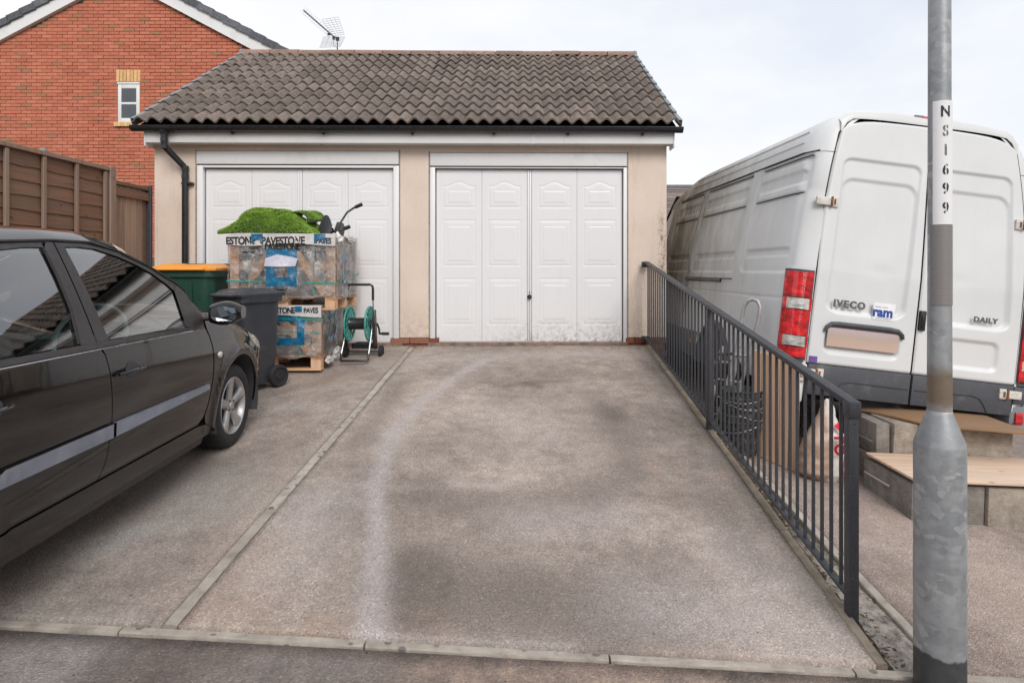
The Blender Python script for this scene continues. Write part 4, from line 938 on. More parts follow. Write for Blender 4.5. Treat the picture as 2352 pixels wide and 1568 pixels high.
# ================================================================== VAN (local: x right, y forward, z up; origin bottom centre of the rear bumper)
van = thing('white_van', 'dirty white panel van parked behind the railing with rear doors closed', 'van')
Fv = Vector((-.0457, 1, 0)).normalized(); R0 = Vector((1, .0457, -.115)).normalized(); Uv = R0.cross(Fv).normalized(); Rv = Fv.cross(Uv).normalized()
VO = Vector((2.85, 4.56, .523))
MV = Matrix(((Rv.x, Fv.x, Uv.x, VO.x), (Rv.y, Fv.y, Uv.y, VO.y), (Rv.z, Fv.z, Uv.z, VO.z), (0, 0, 0, 1)))
van.matrix_world = MV
def vanpaint():
    m, t, b, vec = newmat('van_paint')
    sx = N(t, 'ShaderNodeSeparateXYZ'); t.links.new(vec, sx.inputs[0])
    fwd = N(t, 'ShaderNodeMapRange'); fwd.inputs[1].default_value = .12; fwd.inputs[2].default_value = 3.6; fwd.inputs[3].default_value = .06; fwd.inputs[4].default_value = 1.3; t.links.new(sx.outputs[1], fwd.inputs[0])
    n1 = ramp(t, noise_(t, vec, 3.0, 6, .65, (1, 1, .5)), [(.25, (.45,)*3), (.65, (1,)*3)]); streak = ramp(t, noise_(t, vec, 26, 5, .7, (1, 1, .06)), [(.35, (.6,)*3), (.7, (1,)*3)])
    low = N(t, 'ShaderNodeMapRange'); low.inputs[1].default_value = .75; low.inputs[2].default_value = .35; low.inputs[3].default_value = 1; low.inputs[4].default_value = .45; t.links.new(sx.outputs[2], low.inputs[0])
    f = math_(t, 'MULTIPLY', math_(t, 'MULTIPLY', math_(t, 'MULTIPLY', fwd.outputs[0], n1), streak), low.outputs[0])
    f = math_(t, 'MULTIPLY', f, 1.25)
    at = N(t, 'ShaderNodeAttribute'); at.attribute_name = 'grime'; f = math_(t, 'MAXIMUM', f, math_(t, 'MULTIPLY', at.outputs['Fac'], n1))
    base = ramp(t, noise_(t, vec, 2, 4), [(.3, srgb(208, 210, 212)), (.7, srgb(216, 218, 219))])
    c = mixc(t, f, base, srgb(116, 110, 94))
    ru = ramp(t, noise_(t, vec, 7, 8, .75), [(.70, (0,)*3), (.76, (.7,)*3)]); c = mixc(t, math_(t, 'MULTIPLY', ru, math_(t, 'MULTIPLY', at.outputs['Fac'], 1.)), c, (.28, .12, .04))
    t.links.new(c, b.inputs['Base Color'])
    rr = N(t, 'ShaderNodeMapRange'); rr.inputs[3].default_value = .34; rr.inputs[4].default_value = .75; t.links.new(f, rr.inputs[0]); t.links.new(rr.outputs[0], b.inputs['Roughness'])
    return m
M_van = vanpaint(); M_vdark = pm('van_grey_plastic', srgb(72, 74, 80), .6, var=.1, vs=8, dirt=((.2, .19, .18), .2, 8)); M_rust = pm('rusty_metal', (.22, .09, .04), .85, var=.5, vs=40, bump=.3)
M_hinge = pm('rusty_hinge_paint', srgb(206, 204, 198), .5, var=.08, vs=10, dirt=((.25, .1, .04), .45, 30))
HALF = .985
def vw(z):     # half width against height above the bumper's underside
    z = np.asarray(z, float); w = np.where(z < .9, HALF, HALF-.05*(z-.9)-.075*np.clip(z-.9, 0, 9)**2)
    return w-np.where(z > 1.83, .0, 0)
def roofprof(n=14):  # from gutter (z=1.80) over the shoulder to the roof middle: (x,z)
    g = float(vw(1.80)); P = [(g, 1.80), (g-.012, 1.86), (g-.032, 1.93), (g-.06, 1.99), (g-.11, 2.05), (g-.17, 2.095), (g-.26, 2.125), (g-.42, 2.15), (g-.62, 2.165), (0, 2.175)]
    return P
def rrect(y, z, y0, y1, z0, z1, r):
    cy, cz, hy, hz = (y0+y1)/2, (z0+z1)/2, (y1-y0)/2-r, (z1-z0)/2-r
    dy, dz = np.abs(y-cy)-hy, np.abs(z-cz)-hz
    return np.hypot(np.maximum(dy, 0), np.maximum(dz, 0))+np.minimum(np.maximum(dy, dz), 0)-r
def side_relief(y, z):
    d = np.zeros_like(y)
    for a, b in ((.08, 1.0), (1.15, 2.40), (2.52, 3.46)):
        slant = (z-.85)*.0; Y = y
        p = rrect(Y, z, a, b, .85, 1.80, .07); d += .014*(1-ss(-.012, .002, p))
        u = rrect(Y, z, a+.02, b-.04, 1.48, 1.74, .02); d -= .006*(1-ss(-.02, 0, u))
        q = rrect(Y, z, a+.04, b-.06, 1.55, 1.66, .035); d += .016*(1-ss(-.012, .004, q))
        q = rrect(Y, z, a+.07, b-.07, .985, 1.05, .01); d += .014*(1-ss(-.01, .002, q))
        for zz in (1.765, 1.473):
            q = rrect(Y, z, a+.03, b-.04, zz-.008, zz+.008, .007); d += .012*(1-ss(-.004, .006, q))
    d += .006*np.exp(-((z-.655)/.006)**2)*(y > .05)
    return d
def rear_curve(y):   # body corner: rounds in towards the rear doors
    t = np.clip((.20-y)/.20, 0, 1); return .175*(1-np.sqrt(np.clip(1-t**2.3, 0, 1)))
def front_taper(y, z):
    t = np.clip((y-3.5)/1.9, 0, 1); return .16*t**2
def side_skin(name, y0, y1, z0, z1, sgn, par, mat=M_van, step=(.022, .0115), relief=True, top=None, extra=None):
    nu = max(2, int((y1-y0)/step[0])); nv = max(2, int((z1-z0)/step[1]))
    y, z = np.meshgrid(np.linspace(y0, y1, nu+1), np.linspace(z0, z1, nv+1))
    x = vw(z)-(side_relief(y, z) if relief else 0)-rear_curve(y)-front_taper(y, z)
    if extra is not None: x = x-extra(y, z)
    yy = y+0.05*np.clip(z-.9, 0, 9)*np.clip(1-y/.5, 0, 1)+.02*np.clip(z-.9, 0, 9)**2*np.clip(1-y/.5, 0, 1)
    P = np.stack([sgn*x, yy, z], -1).reshape(-1, 3)
    F = gridfaces(nu, nv); F = [f[::-1] for f in F] if sgn > 0 else F
    if sgn > 0: F = [f[::-1] for f in F]
    me = npmesh(name, P, F)
    at = me.attributes.new('grime', 'FLOAT', 'POINT'); pz = rrect(y, z, 2.45, 3.6, -.3, 1.8, .1)
    gr = .30*np.exp(-((y-.02)/.10)**2)*np.exp(-((z-1.4)/.3)**2)+.55*(1-ss(-.25, .02, pz))*(y > 2.4)+.35*np.exp(-((z-.66)/.02)**2)*(y > .5)
    at.data.foreach_set('value', gr.reshape(-1).astype(np.float32))
    return link(name, me, mat, par)
def dent(y, z): return .014*np.exp(-((y-.10)/.05)**2-((z-1.62)/.10)**2)-.008*np.exp(-((y-.16)/.03)**2-((z-1.66)/.06)**2)+.010*np.exp(-((y-.07)/.07)**2-((z-1.5)/.05)**2)
for sgn in (-1, 1):
    side_skin('side_panel', .0, 2.49, .0, 1.795, sgn, van, extra=dent if sgn < 0 else None)
    side_skin('sliding_door' if sgn < 0 else 'side_panel', 2.502, 3.66, .0, 1.795, sgn, van)
    side_skin('cab_side', 3.672, 5.35, .0, .98, sgn, van, relief=False, step=(.1, .06))
for y0, y1 in ((.11, .93), (1.18, 2.34), (2.56, 3.42)):
    for zz in (1.765, 1.473):
        g = float(vw(zz)); m = MB(); m.tube([(-(g-.006-rear_curve(np.float64(y0))), y0, zz), (-(g-.006), (y0+.15), zz), (-(g-.006-float(front_taper(np.float64(y1), zz))*-0), y1, zz)], .0055, 6); m.obj('panel_slot', M_seam, van, smooth=60)
# backing just inside so that gaps look dark
m = MB(); 
for y0, y1, z1 in ((.10, 3.72, 1.82),): m.box(-.80, .80, y0, y1, -.02, z1)
m.obj('inner_shell', M_seam, van)
# roof with shoulder, tapering down at the windscreen
RP = roofprof(); full = [(-x, z) for x, z in RP]+[(x, z) for x, z in RP[::-1][1:]]
ys = [0.0, .02, .06, .15, .3, .6, 1, 1.5, 2, 2.5, 2.9, 3.1, 3.25, 3.4, 3.55, 3.7, 3.85, 4.0]
def roofpt(i, y):
    x, z = full[i]
    d = max(0, y-3.0); drop = .16*d**1.6 if y < 4.1 else 0
    zz = z-drop*(z-1.2)/.95 - (.028*max(0, 1-y/.06)**2 if z > 1.9 else 0)
    yo = .05*(zz-.9)+.02*(zz-.9)**2 if y < .5 else .0
    g_ = float(vw(1.8)); x = x*(1-float(rear_curve(np.float64(y)))/g_)
    return (x*(1-.035*d), y+yo*(1-min(1, y/.5)), zz)
V = [roofpt(i, y) for y in ys for i in range(len(full))]; k = len(full)
F = [(j*k+i, j*k+i+1, (j+1)*k+i+1, (j+1)*k+i) for j in range(len(ys)-1) for i in range(k-1)]
me = npmesh('roof', V, F); at = me.attributes.new('grime', 'FLOAT', 'POINT'); at.data.foreach_set('value', [.32*min(1, (v[1]+.3)/2.5) for v in V]); link('roof', me, M_van, van)
for sgn in (-1, 1):
    m = MB(); g = float(vw(1.798)); m.tube([(sgn*(g-.03), .06, 1.795), (sgn*(g+.002), .25, 1.802), (sgn*(g+.004), 1.0, 1.802), (sgn*(g+.004), 3.1, 1.798), (sgn*(g-.03), 3.55, 1.74)], .0055, 6); m.obj('gutter_seam', M_seam, van)
    for zz, ins in ((1.90, .022), (1.99, .058)):
        m = MB(); m.tube([(sgn*(g-ins), .3, zz), (sgn*(g-ins+.0), 3.0, zz)], .006, 6); m.obj('roof_rib', M_van, van, smooth=60)
# cab: windscreen, bonnet, nose, under-body
m = MB(); m.add([(-.8, 4.0, 1.93), (.8, 4.0, 1.93), (.86, 5.0, 1.05), (-.86, 5.0, 1.05)], [(0, 1, 2, 3)]); m.obj('windscreen', M_pane, van)
for sgn in (-1, 1):
    m = MB(); m.add([(sgn*.93, 3.70, .99), (sgn*.82, 3.70, 1.75), (sgn*.80, 4.02, 1.80), (sgn*.86, 4.95, 1.05), (sgn*.87, 5.0, .99)], [(0, 1, 2, 3, 4)]); m.obj('cab_window', M_pane, van)
m = MB(); m.add([(-.87, 4.98, 1.06), (.87, 4.98, 1.06), (.83, 5.55, .80), (-.83, 5.55, .80), (-.80, 5.65, .0), (.80, 5.65, .0)], [(0, 1, 2, 3), (3, 2, 5, 4)]); m.add([(s_*.87, 4.98, 1.05) for s_ in (1,)]+[(.83, 5.55, .8), (.8, 5.65, 0), (.87, 5.2, 0), (-.87, 4.98, 1.05), (-.83, 5.55, .8), (-.8, 5.65, 0), (-.87, 5.2, 0)], [(0, 1, 2, 3), (4, 7, 6, 5)]); m.obj('bonnet', M_van, van)
m = MB(); m.box(-.78, .78, .35, 5.3, -.12, .02); m.box(-.4, .4, .1, .4, -.10, .0); m.obj('underbody', M_seam, van)
for sgn in (-1, 1): m = MB(); m.box(*(sorted((sgn*.99, sgn*.93))), 1.95, 5.2, -.06, .215); m.obj('side_cladding', M_vdark, van, bevel=.01)
m = MB(); m.box(-.995, -.988, 2.09, 2.15, .08, .115); m.obj('side_marker', pm('amber_lens', (.7, .18, .01), .3), van, bevel=.003)
# wheel arch and wheels
def wheel_simple(par, x, y, r, w, name='wheel'):
    root = link(name, None, None, par, (x, y, r-.43))
    m = MB(); m.lathe([(r*.62, -w/2), (r*.93, -w/2), (r, -w/2+.03), (r, w/2-.03), (r*.93, w/2), (r*.62, w/2)], 36, 'x'); m.obj('tyre', M_darkrubber, root, smooth=40)
    m = MB(); s_ = 1 if x > 0 else -1; m.lathe([(0, s_*w*.15), (.09, s_*w*.15), (r*.45, s_*w*.05), (r*.6, s_*w*.42), (r*.64, s_*w*.48)], 30, 'x'); m.obj('rim', M_clip, root, smooth=40)
for x in (-.85, .85): wheel_simple(van, x, 1.45, .35, .2); wheel_simple(van, x, 5.0, .35, .2)
for sgn in (-1, 1):
    m = MB(); pts = [(sgn*.992, 1.45+.43*math.cos(a), -.08+.43*math.sin(a)) for a in np.linspace(.0, PI, 20)]; m.tube(pts, .028, 8); m.obj('wheel_arch', M_vdark, van, smooth=50)
    m = MB(); poly = [(1.45+.42*math.cos(a), -.08+.42*math.sin(a)) for a in np.linspace(0, PI, 20)]; m.prism(poly, sgn*.985, sgn*.991, 'x'); m.obj('arch_shadow_liner', M_seam, van)
# side rail of the sliding door
m = MB(); m.box(-.998, -.975, 1.42, 2.55, .752, .792); m.box(-.999, -.982, 1.16, 1.42, .786, .794); m.obj('door_rail', M_blackplastic, van, bevel=.004)
m = MB(); m.box(-1.001, -.997, 1.45, 2.53, .770, .776); m.obj('rail_slot', M_clip, van)
# rear doors: heightfield
def dedge(z): return -(.805-np.where(z > .6, .018*(z-.6), 0)-np.clip(z-1.0, 0, 9)**2*.095)
def rear_y(z): zz = np.clip(z-.9, 0, 9); return np.where(z < .9, 0, .05*zz+.02*zz**2)
def door_skin(name, sgn, par, z0=.203, z1=2.075):
    nu, nv = 110, 240; U, Z = np.meshgrid(np.linspace(0, 1, nu+1), np.linspace(0, 1, nv+1))
    Zt = z1-.075*np.clip(U, 0, 1)**10-.018*U**2          # U=0 at centre gap, 1 at the hinge edge
    z = z0+(Zt-z0)*Z; xo = -dedge(z); 
    rc = np.clip((z-(z1-.13))/.13, 0, 1); xo = xo-.075*(1-np.sqrt(np.clip(1-rc**2.2, 0, 1)))
    x = .006+(xo-.006)*U
    d = np.zeros_like(x)
    xi = x; slope = .065*(z-.6)
    p = rrect(xi+slope*.7, z, .10, .72, .60, 1.765, .07); d += .016*(1-ss(-.022, .004, p))
    p = rrect(xi+slope*.7, z, .125, .69, .60, 1.60, .08); d += .014*(1-ss(-.012, .02, p))
    p = rrect(xi, z, .115, .70, .285, .515, .06) if sgn < 0 else rrect(xi, z, .10, .655, .275, .505, .06); d += .020*(1-ss(-.03, .006, p))
    d += .004*np.exp(-((xi-.30)/.09)**2-((z-.93)/.05)**2)
    e = np.minimum(xo-x, x-.006); d += .012*(1-np.sqrt(np.clip(1-(1-np.clip(e/.014, 0, 1))**2, 0, 1))); e2 = np.minimum(Zt-z, z-z0); d += .010*(1-ss(0, .012, e2))
    P = np.stack([sgn*x, rear_y(z)-.012+d, z], -1).reshape(-1, 3); F = gridfaces(nu, nv)
    if sgn > 0: F = F
    else: F = [f[::-1] for f in F]
    me = npmesh(name, P, F); at = me.attributes.new('grime', 'FLOAT', 'POINT'); at.data.foreach_set('value', np.full(len(P), .03, np.float32)); return link(name, me, M_van, par)
rd = {}
for sgn in (-1, 1): rd[sgn] = door_skin('rear_door', sgn, van); rd[sgn]['label'] = 'left rear door with number plate and badges' if sgn < 0 else 'right rear door'
# rubber seal shell behind the door gaps
def shellrear():
    m = MB(); pts = []
    for z in np.linspace(.0, 1.95, 30): pts.append((float(dedge(np.array(z)))-.008, float(rear_y(np.array(z)))+.012, z))
    for a, z in ((-.655, 2.02), (-.62, 2.06), (-.56, 2.085), (-.4, 2.092), (0, 2.095)): pts.append((a, float(rear_y(np.array(z)))+.012, z))
    Q = pts+[(-x, y, z) for x, y, z in pts[::-1][1:]]; m.tube(Q, .0085, 8, cap=True); m.obj('door_seal', M_darkrubber, van, smooth=50)
    m = MB(); m.box(-.80, .80, .05, .08, .0, .95); m.add([(-.79, .08, .95), (.79, .08, .95), (.64, .16, 1.98), (.58, .17, 2.06), (-.58, .17, 2.06), (-.64, .16, 1.98)], [(0, 1, 2, 3, 4, 5)]); m.obj('door_backing', M_seam, van)
shellrear()
# top header with brake light
m = MB(); hd = []
V = []; nx = 30
for i in range(nx+1):
    x = lerp(-.70, .70, i/nx); ax = abs(x)
    zt = 2.172-.05*(ax/.7)**3-.055*max(0, (ax-.6)/.1)**2; zb = 2.086-.03*(ax/.7)**4-.10*max(0, (ax-.6)/.1)**2
    V += [(x, float(rear_y(np.array(zb)))-.004, zb), (x, float(rear_y(np.array(zt)))-.012, (zb+zt)/2+.012), (x, float(rear_y(np.array(zt)))+.03, zt)]
F = [(i*3+q, i*3+3+q, i*3+4+q, i*3+1+q) for i in range(nx) for q in (0, 1)]
me = npmesh('roof_header', V, F); at = me.attributes.new('grime', 'FLOAT', 'POINT'); at.data.foreach_set('value', [.12]*len(V)); link('roof_header', me, M_van, van)
M_redlens = None
def lensmat(name, col, em=0):
    m, t, b, vec = newmat(name)
    n = ramp(t, noise_(t, vec, 9, 3, .6, (1, 1, 2.2)), [(.35, tuple(c*.35 for c in col)), (.6, col), (.75, tuple(min(1, c*1.25+.02) for c in col))])
    t.links.new(n, b.inputs['Base Color']); b.inputs['Roughness'].default_value = .12; b.inputs['Coat Weight'].default_value = 1
    w = N(t, 'ShaderNodeTexWave'); w.inputs['Scale'].default_value = 24; w.bands_direction = 'Z'; t.links.new(vec, w.inputs[0])
    bn = N(t, 'ShaderNodeBump'); bn.inputs['Strength'].default_value = .35; bn.inputs['Distance'].default_value = .004; t.links.new(w.outputs['Fac'], bn.inputs['Height']); t.links.new(bn.outputs[0], b.inputs['Normal'])
    return m
M_redlens = lensmat('red_lamp_lens', (.70, .006, .010)); M_clearlens = lensmat('clear_lamp_lens', (.62, .61, .58)); M_creamlens = lensmat('cream_lamp_lens', (.58, .52, .40))
m = MB(); m.box(-.13, .17, -.006+.07, .13, 2.10, 2.165); bl = m.obj('brake_light', M_blackplastic, van, bevel=.018); bl.location = (0, .02, .0)
m = MB(); m.box(-.06, .1, .062, .075, 2.14, 2.158); o = m.obj('lens', M_redlens, bl, bevel=.004)
# tail lamps wrap the corner
def lamp(sgn):
    root = link('tail_light', None, None, van, (0, 0, 0))
    zs = [.232, .31, .395, .585, .675, .868]; mats = [M_redlens, M_clearlens if sgn < 0 else M_creamlens, M_redlens, M_clearlens if sgn < 0 else M_creamlens, M_redlens]
    prof = [(.825, -.012), (.87, -.020), (.92, -.014), (.958, .012), (.984, .055), (.993, .10)]
    for i in range(5):
        z0, z1 = zs[i], zs[i+1]; P = prof if i in (0, 2, 4) else prof[:5]
        inset = 0 if i in (0, 2, 4) else .0
        V = [(sgn*x, y, z) for z in (z0+(.001), z1-.001) for x, y in P]; n = len(P)
        if i in (1, 3):
            V = [(sgn*x, y, z+(.006*math.sin(PI*q/(n-1)) if z < (z0+z1)/2 else -.004)) for z in (z0+.001, z1-.001) for q, (x, y) in enumerate(P)]
        F = [(q, q+1, n+q+1, n+q) for q in range(n-1)]
        F = F if sgn < 0 else [f[::-1] for f in F]
        me = npmesh('lens', V, F); link('lens', me, mats[i], root)
        if i in (1, 3):   # red rim around the clear lens
            m = MB(); m.box(*sorted((sgn*.823, sgn*.838)), -.021, .0, z0, z1); m.box(*sorted((sgn*.976, sgn*.994)), .05, .10, z0, z1); m.obj('lens_rim', M_redlens, root)
    m = MB(); m.prism([(sgn*.818, -.006), (sgn*.83, -.004), (sgn*.92, .0), (sgn*.975, .04), (sgn*.988, .11), (sgn*.9, .12), (sgn*.818, .05)], .216, .884); m.obj('housing', M_vdark, root)
    m = MB(); m.box(*sorted((sgn*.83, sgn*.99)), -.004, .1, .195, .214); m.obj('lamp_trim', M_vdark, root, bevel=.006)
lamp(-1); lamp(1)
# bumper panels
for sgn in (-1, 1):
    m = MB(); poly = [(.008, -.028), (.785, -.028), (.795, .198), (.008, .198)]
    poly = [(sgn*a, b) for a, b in poly]; m.prism(poly, -.018, .03, 'y'); m.obj('lower_trim', M_vdark, van, bevel=.005)
    m = MB(); pts = [(sgn*.03, -.021, .085), (sgn*.48, -.021, .092), (sgn*.53, -.021, .078), (sgn*.565, -.021, .04), (sgn*.60, -.021, -.02)]; m.tube(pts, .0045, 6); m.obj('trim_crease', M_seam, van)
    m = MB(); m.prism([(sgn*.80, -.018), (sgn*.90, -.01), (sgn*.985, .05), (sgn*.995, .30), (sgn*.80, .30)], .06, .192); m.obj('bumper_corner', M_vdark if sgn > 0 else M_van, van, bevel=.012)
    m = MB(); m.prism([(sgn*.80, .0), (sgn*.93, .01), (sgn*.985, .08), (sgn*.99, .36), (sgn*.80, .36)], -.10, .052); m.obj('bumper_end', M_clip if sgn > 0 else M_van, van, bevel=.02)
    m = MB(); m.box(*sorted((sgn*.84, sgn*.90)), -.012, .01, -.09, .0); m.obj('rear_reflector', M_redlens, van, bevel=.004)
    # hinges
    for z, xx in ((1.41, .775), (.13, .765)):
        yb = float(rear_y(np.array(z)))
        h = link('hinge', None, None, van, (sgn*xx, yb-.012, z))
        m = MB(); m.box(*sorted((sgn*-.06, sgn*.085)), -.022, .004, -.030, .030); m.obj('strap', M_hinge, h, bevel=.005)
        m = MB(); m.box(*sorted((sgn*-.085, sgn*-.03)), -.018, -.0, -.038, .038); m.obj('strap', M_hinge, h, bevel=.004)
        m = MB(); m.tube([(sgn*-.028, -.024, -.036), (sgn*-.028, -.024, .036)], .009, 8); m.tube([(sgn*-.052, -.022, -.02), (sgn*-.052, -.022, .02)], .007, 8); m.obj('pin', M_rust, h, smooth=50)
m = MB(); m.box(.008, .05, -.034, .0, .53, .68); m.box(.015, .03, -.045, -.03, .56, .65); m.obj('handle', M_blackplastic, rd[1], bevel=.006)
# plate, trim, badges
m = MB(); m.box(-.682, -.134, -.024, -.016, .342, .482)
def platemat():
    m_, t, b, vec = newmat('plate_face'); sx = N(t, 'ShaderNodeSeparateXYZ'); t.links.new(vec, sx.inputs[0])
    mr = N(t, 'ShaderNodeMapRange'); mr.inputs[1].default_value = .34; mr.inputs[2].default_value = .485; t.links.new(math_(t, 'ADD', sx.outputs[2], math_(t, 'MULTIPLY', noise_(t, vec, 3, 1), .03)), mr.inputs[0])
    c = ramp(t, mr.outputs[0], [(0, srgb(208, 184, 172)), (.45, srgb(192, 168, 152)), (.7, srgb(176, 158, 148)), (1, srgb(178, 160, 160))]); t.links.new(c, b.inputs['Base Color']); b.inputs['Roughness'].default_value = .5; return m_
m.obj('number_plate', platemat(), rd[-1], bevel=.002)
m = MB(); tp = [(-.705, -.022, .452), (-.69, -.026, .485), (-.66, -.028, .508), (-.60, -.028, .512), (-.22, -.028, .512), (-.15, -.028, .506), (-.115, -.026, .48), (-.105, -.022, .452)]
m.tube(tp, [.012, .015, .017, .018, .018, .017, .015, .012], 8); m.obj('plate_lamp_trim', M_vdark, rd[-1], smooth=50)
def on_rear(me, cx, cz, yoff, shear=0):
    for v in me.vertices:
        x, y, z = v.co; v.co = (cx+x, float(rear_y(np.array(cz+y)))+yoff-z, cz+y)
    return me
M_badge = pm('badge_grey', (.16, .16, .165), .35, metal=.5, var=.3, vs=30)
link('badge', on_rear(text_mesh('IVECO', .072, .0034, .003, 1.22, sx=1.02), -.535, .661, -.0135), M_badge, rd[-1])
link('badge', on_rear(text_mesh('DAILY', .054, .0026, .002, 1.15, sx=1.12), .52, .661, -.0135), M_badge, rd[1])
m = MB(); m.box(-.352, -.182, -.0155, -.012, .577, .703); m.obj('sticker', pm('sticker_white', (.76, .77, .79), .4), rd[-1])
link('sticker_print', on_rear(text_mesh('ram', .098, .0045, .0004), -.277, .632, -.0165), pm('sticker_blue', (.02, .06, .30), .5), rd[-1])
link('sticker_print', on_rear(text_mesh('www.ramtracking.com', .013, .0002, .0003), -.267, .590, -.0165), pm('sticker_grey', (.3, .3, .32), .5), rd[-1])
link('sticker_print', on_rear(text_mesh('This vehicle is tracked by', .010, .0001, .0003), -.29, .672, -.0165), MATS['sticker_grey'], rd[-1])
m = MB(); m.box(-.795, -.733, -.0155, -.012, .21, .255); m.obj('purple_sticker', pm('sticker_purple', (.14, .07, .30), .5, var=.5, vs=60), rd[-1])
# ================================================================== HATCHBACK (local: x forward, y left, z up; origin on the ground below the front axle)
def carpaint(name, col, brown=None, dull=.0):
    m, t, b, vec = newmat(name)
    c = ramp(t, noise_(t, vec, 3, 5, .6), [(.3, tuple(x*.85 for x in col)), (.7, tuple(x*1.2+.001 for x in col))])
    sx = N(t, 'ShaderNodeSeparateXYZ'); t.links.new(vec, sx.inputs[0])
    lo = N(t, 'ShaderNodeMapRange'); lo.inputs[1].default_value = .75; lo.inputs[2].default_value = .2; lo.inputs[3].default_value = .05; lo.inputs[4].default_value = .55; t.links.new(sx.outputs[2], lo.inputs[0])
    d = math_(t, 'MULTIPLY', ramp(t, noise_(t, vec, 7, 8, .72, (1, 1, .6)), [(.35, (.25,)*3), (.7, (1,)*3)]), lo.outputs[0])
    c = mixc(t, math_(t, 'MULTIPLY', d, .12), c, (.09, .075, .068))
    t.links.new(c, b.inputs['Base Color']); b.inputs['Metallic'].default_value = .0; b.inputs['Specular IOR Level'].default_value = .2
    rr = math_(t, 'MULTIPLY_ADD', d, .2, .08); t.links.new(rr, b.inputs['Roughness'])
    b.inputs['Coat Weight'].default_value = .62; cr_ = math_(t, 'MULTIPLY_ADD', d, .10, .02); t.links.new(cr_, b.inputs['Coat Roughness'])
    bn = N(t, 'ShaderNodeBump'); bn.inputs['Strength'].default_value = .03; bn.inputs['Distance'].default_value = .02; t.links.new(noise_(t, vec, 5, 2), bn.inputs['Height']); t.links.new(bn.outputs[0], b.inputs['Coat Normal'])
    return m
M_carblack = carpaint('black_car_paint', (.008, .0072, .0075)); M_carblue = carpaint('blue_car_paint', (.02, .16, .45))
M_pillar = pm('faded_black_trim', (.032, .027, .028), .42, var=.2, vs=12)
M_strip = pm('faded_grey_rubbing_strip', srgb(122, 126, 138), .55, var=.2, vs=7, dirt=((.32, .33, .36), .4, 10))
M_int = pm('car_interior', (.10, .105, .11), .8, var=.2, vs=6); M_intl = pm('pale_interior', (.45, .47, .46), .8)
M_alloy = pm('alloy_wheel', (.42, .41, .41), .38, metal=.6, var=.1, vs=10, dirt=((.16, .13, .11), .3, 18))
# shoulder line (top edge of the side skin): x -> (height)
SHX = [-3.16, -3.0, -2.7, -2.3, -1.8, -1.45, -1.2, -1.0, -.8, -.6, -.43, -.2, 0, .2, .4, .56, .68, .76]
SHZ = [1.02, 1.16, 1.30, 1.35, 1.368, 1.385, 1.383, 1.342, 1.262, 1.155, 1.005, .952, .895, .832, .762, .70, .62, .50]
def sh(x): return np.interp(x, SHX, SHZ)
def WC(x, h):
    x = np.asarray(x, float); h = np.asarray(h, float)
    w = np.where(h < .9, .842-.035*((h-.62)/.4)**2, .825-.40*(h-.9)-.15*(h-.9)**2)
    w = w-.09*np.clip((x+.4)/1.1, 0, 9)**3-.10*np.clip((-2.4-x)/.76, 0, 9)**2-.38*np.clip((x-.40)/.36, 0, 1.0)**2.6
    w = w-.25*np.clip((-2.95-x)/.21, 0, 1)**2
    # shoulder rounding on the front wing
    r = .10; t = np.clip((h-(sh(x)-r))/r, 0, 1); w = w-np.clip((x+.55)/.15, 0, 1)*.085*(1-np.sqrt(np.clip(1-t*t*.999, 0, 1)))
    # wheel arch flare
    for xc in (0., -2.49):
        d = np.hypot(x-xc, h-.30); w = w+.016*np.exp(-((d-.375)/.035)**2)*(h > .15)
    w = w-.012*np.exp(-((h-.30)/.03)**2)*(np.abs(x+1.25) < .75)
    # wing crease and waist crease
    return w
def cpt(x, h, off=0.0, sgn=-1): return Vector((x, sgn*(float(WC(x, h))+off), h))
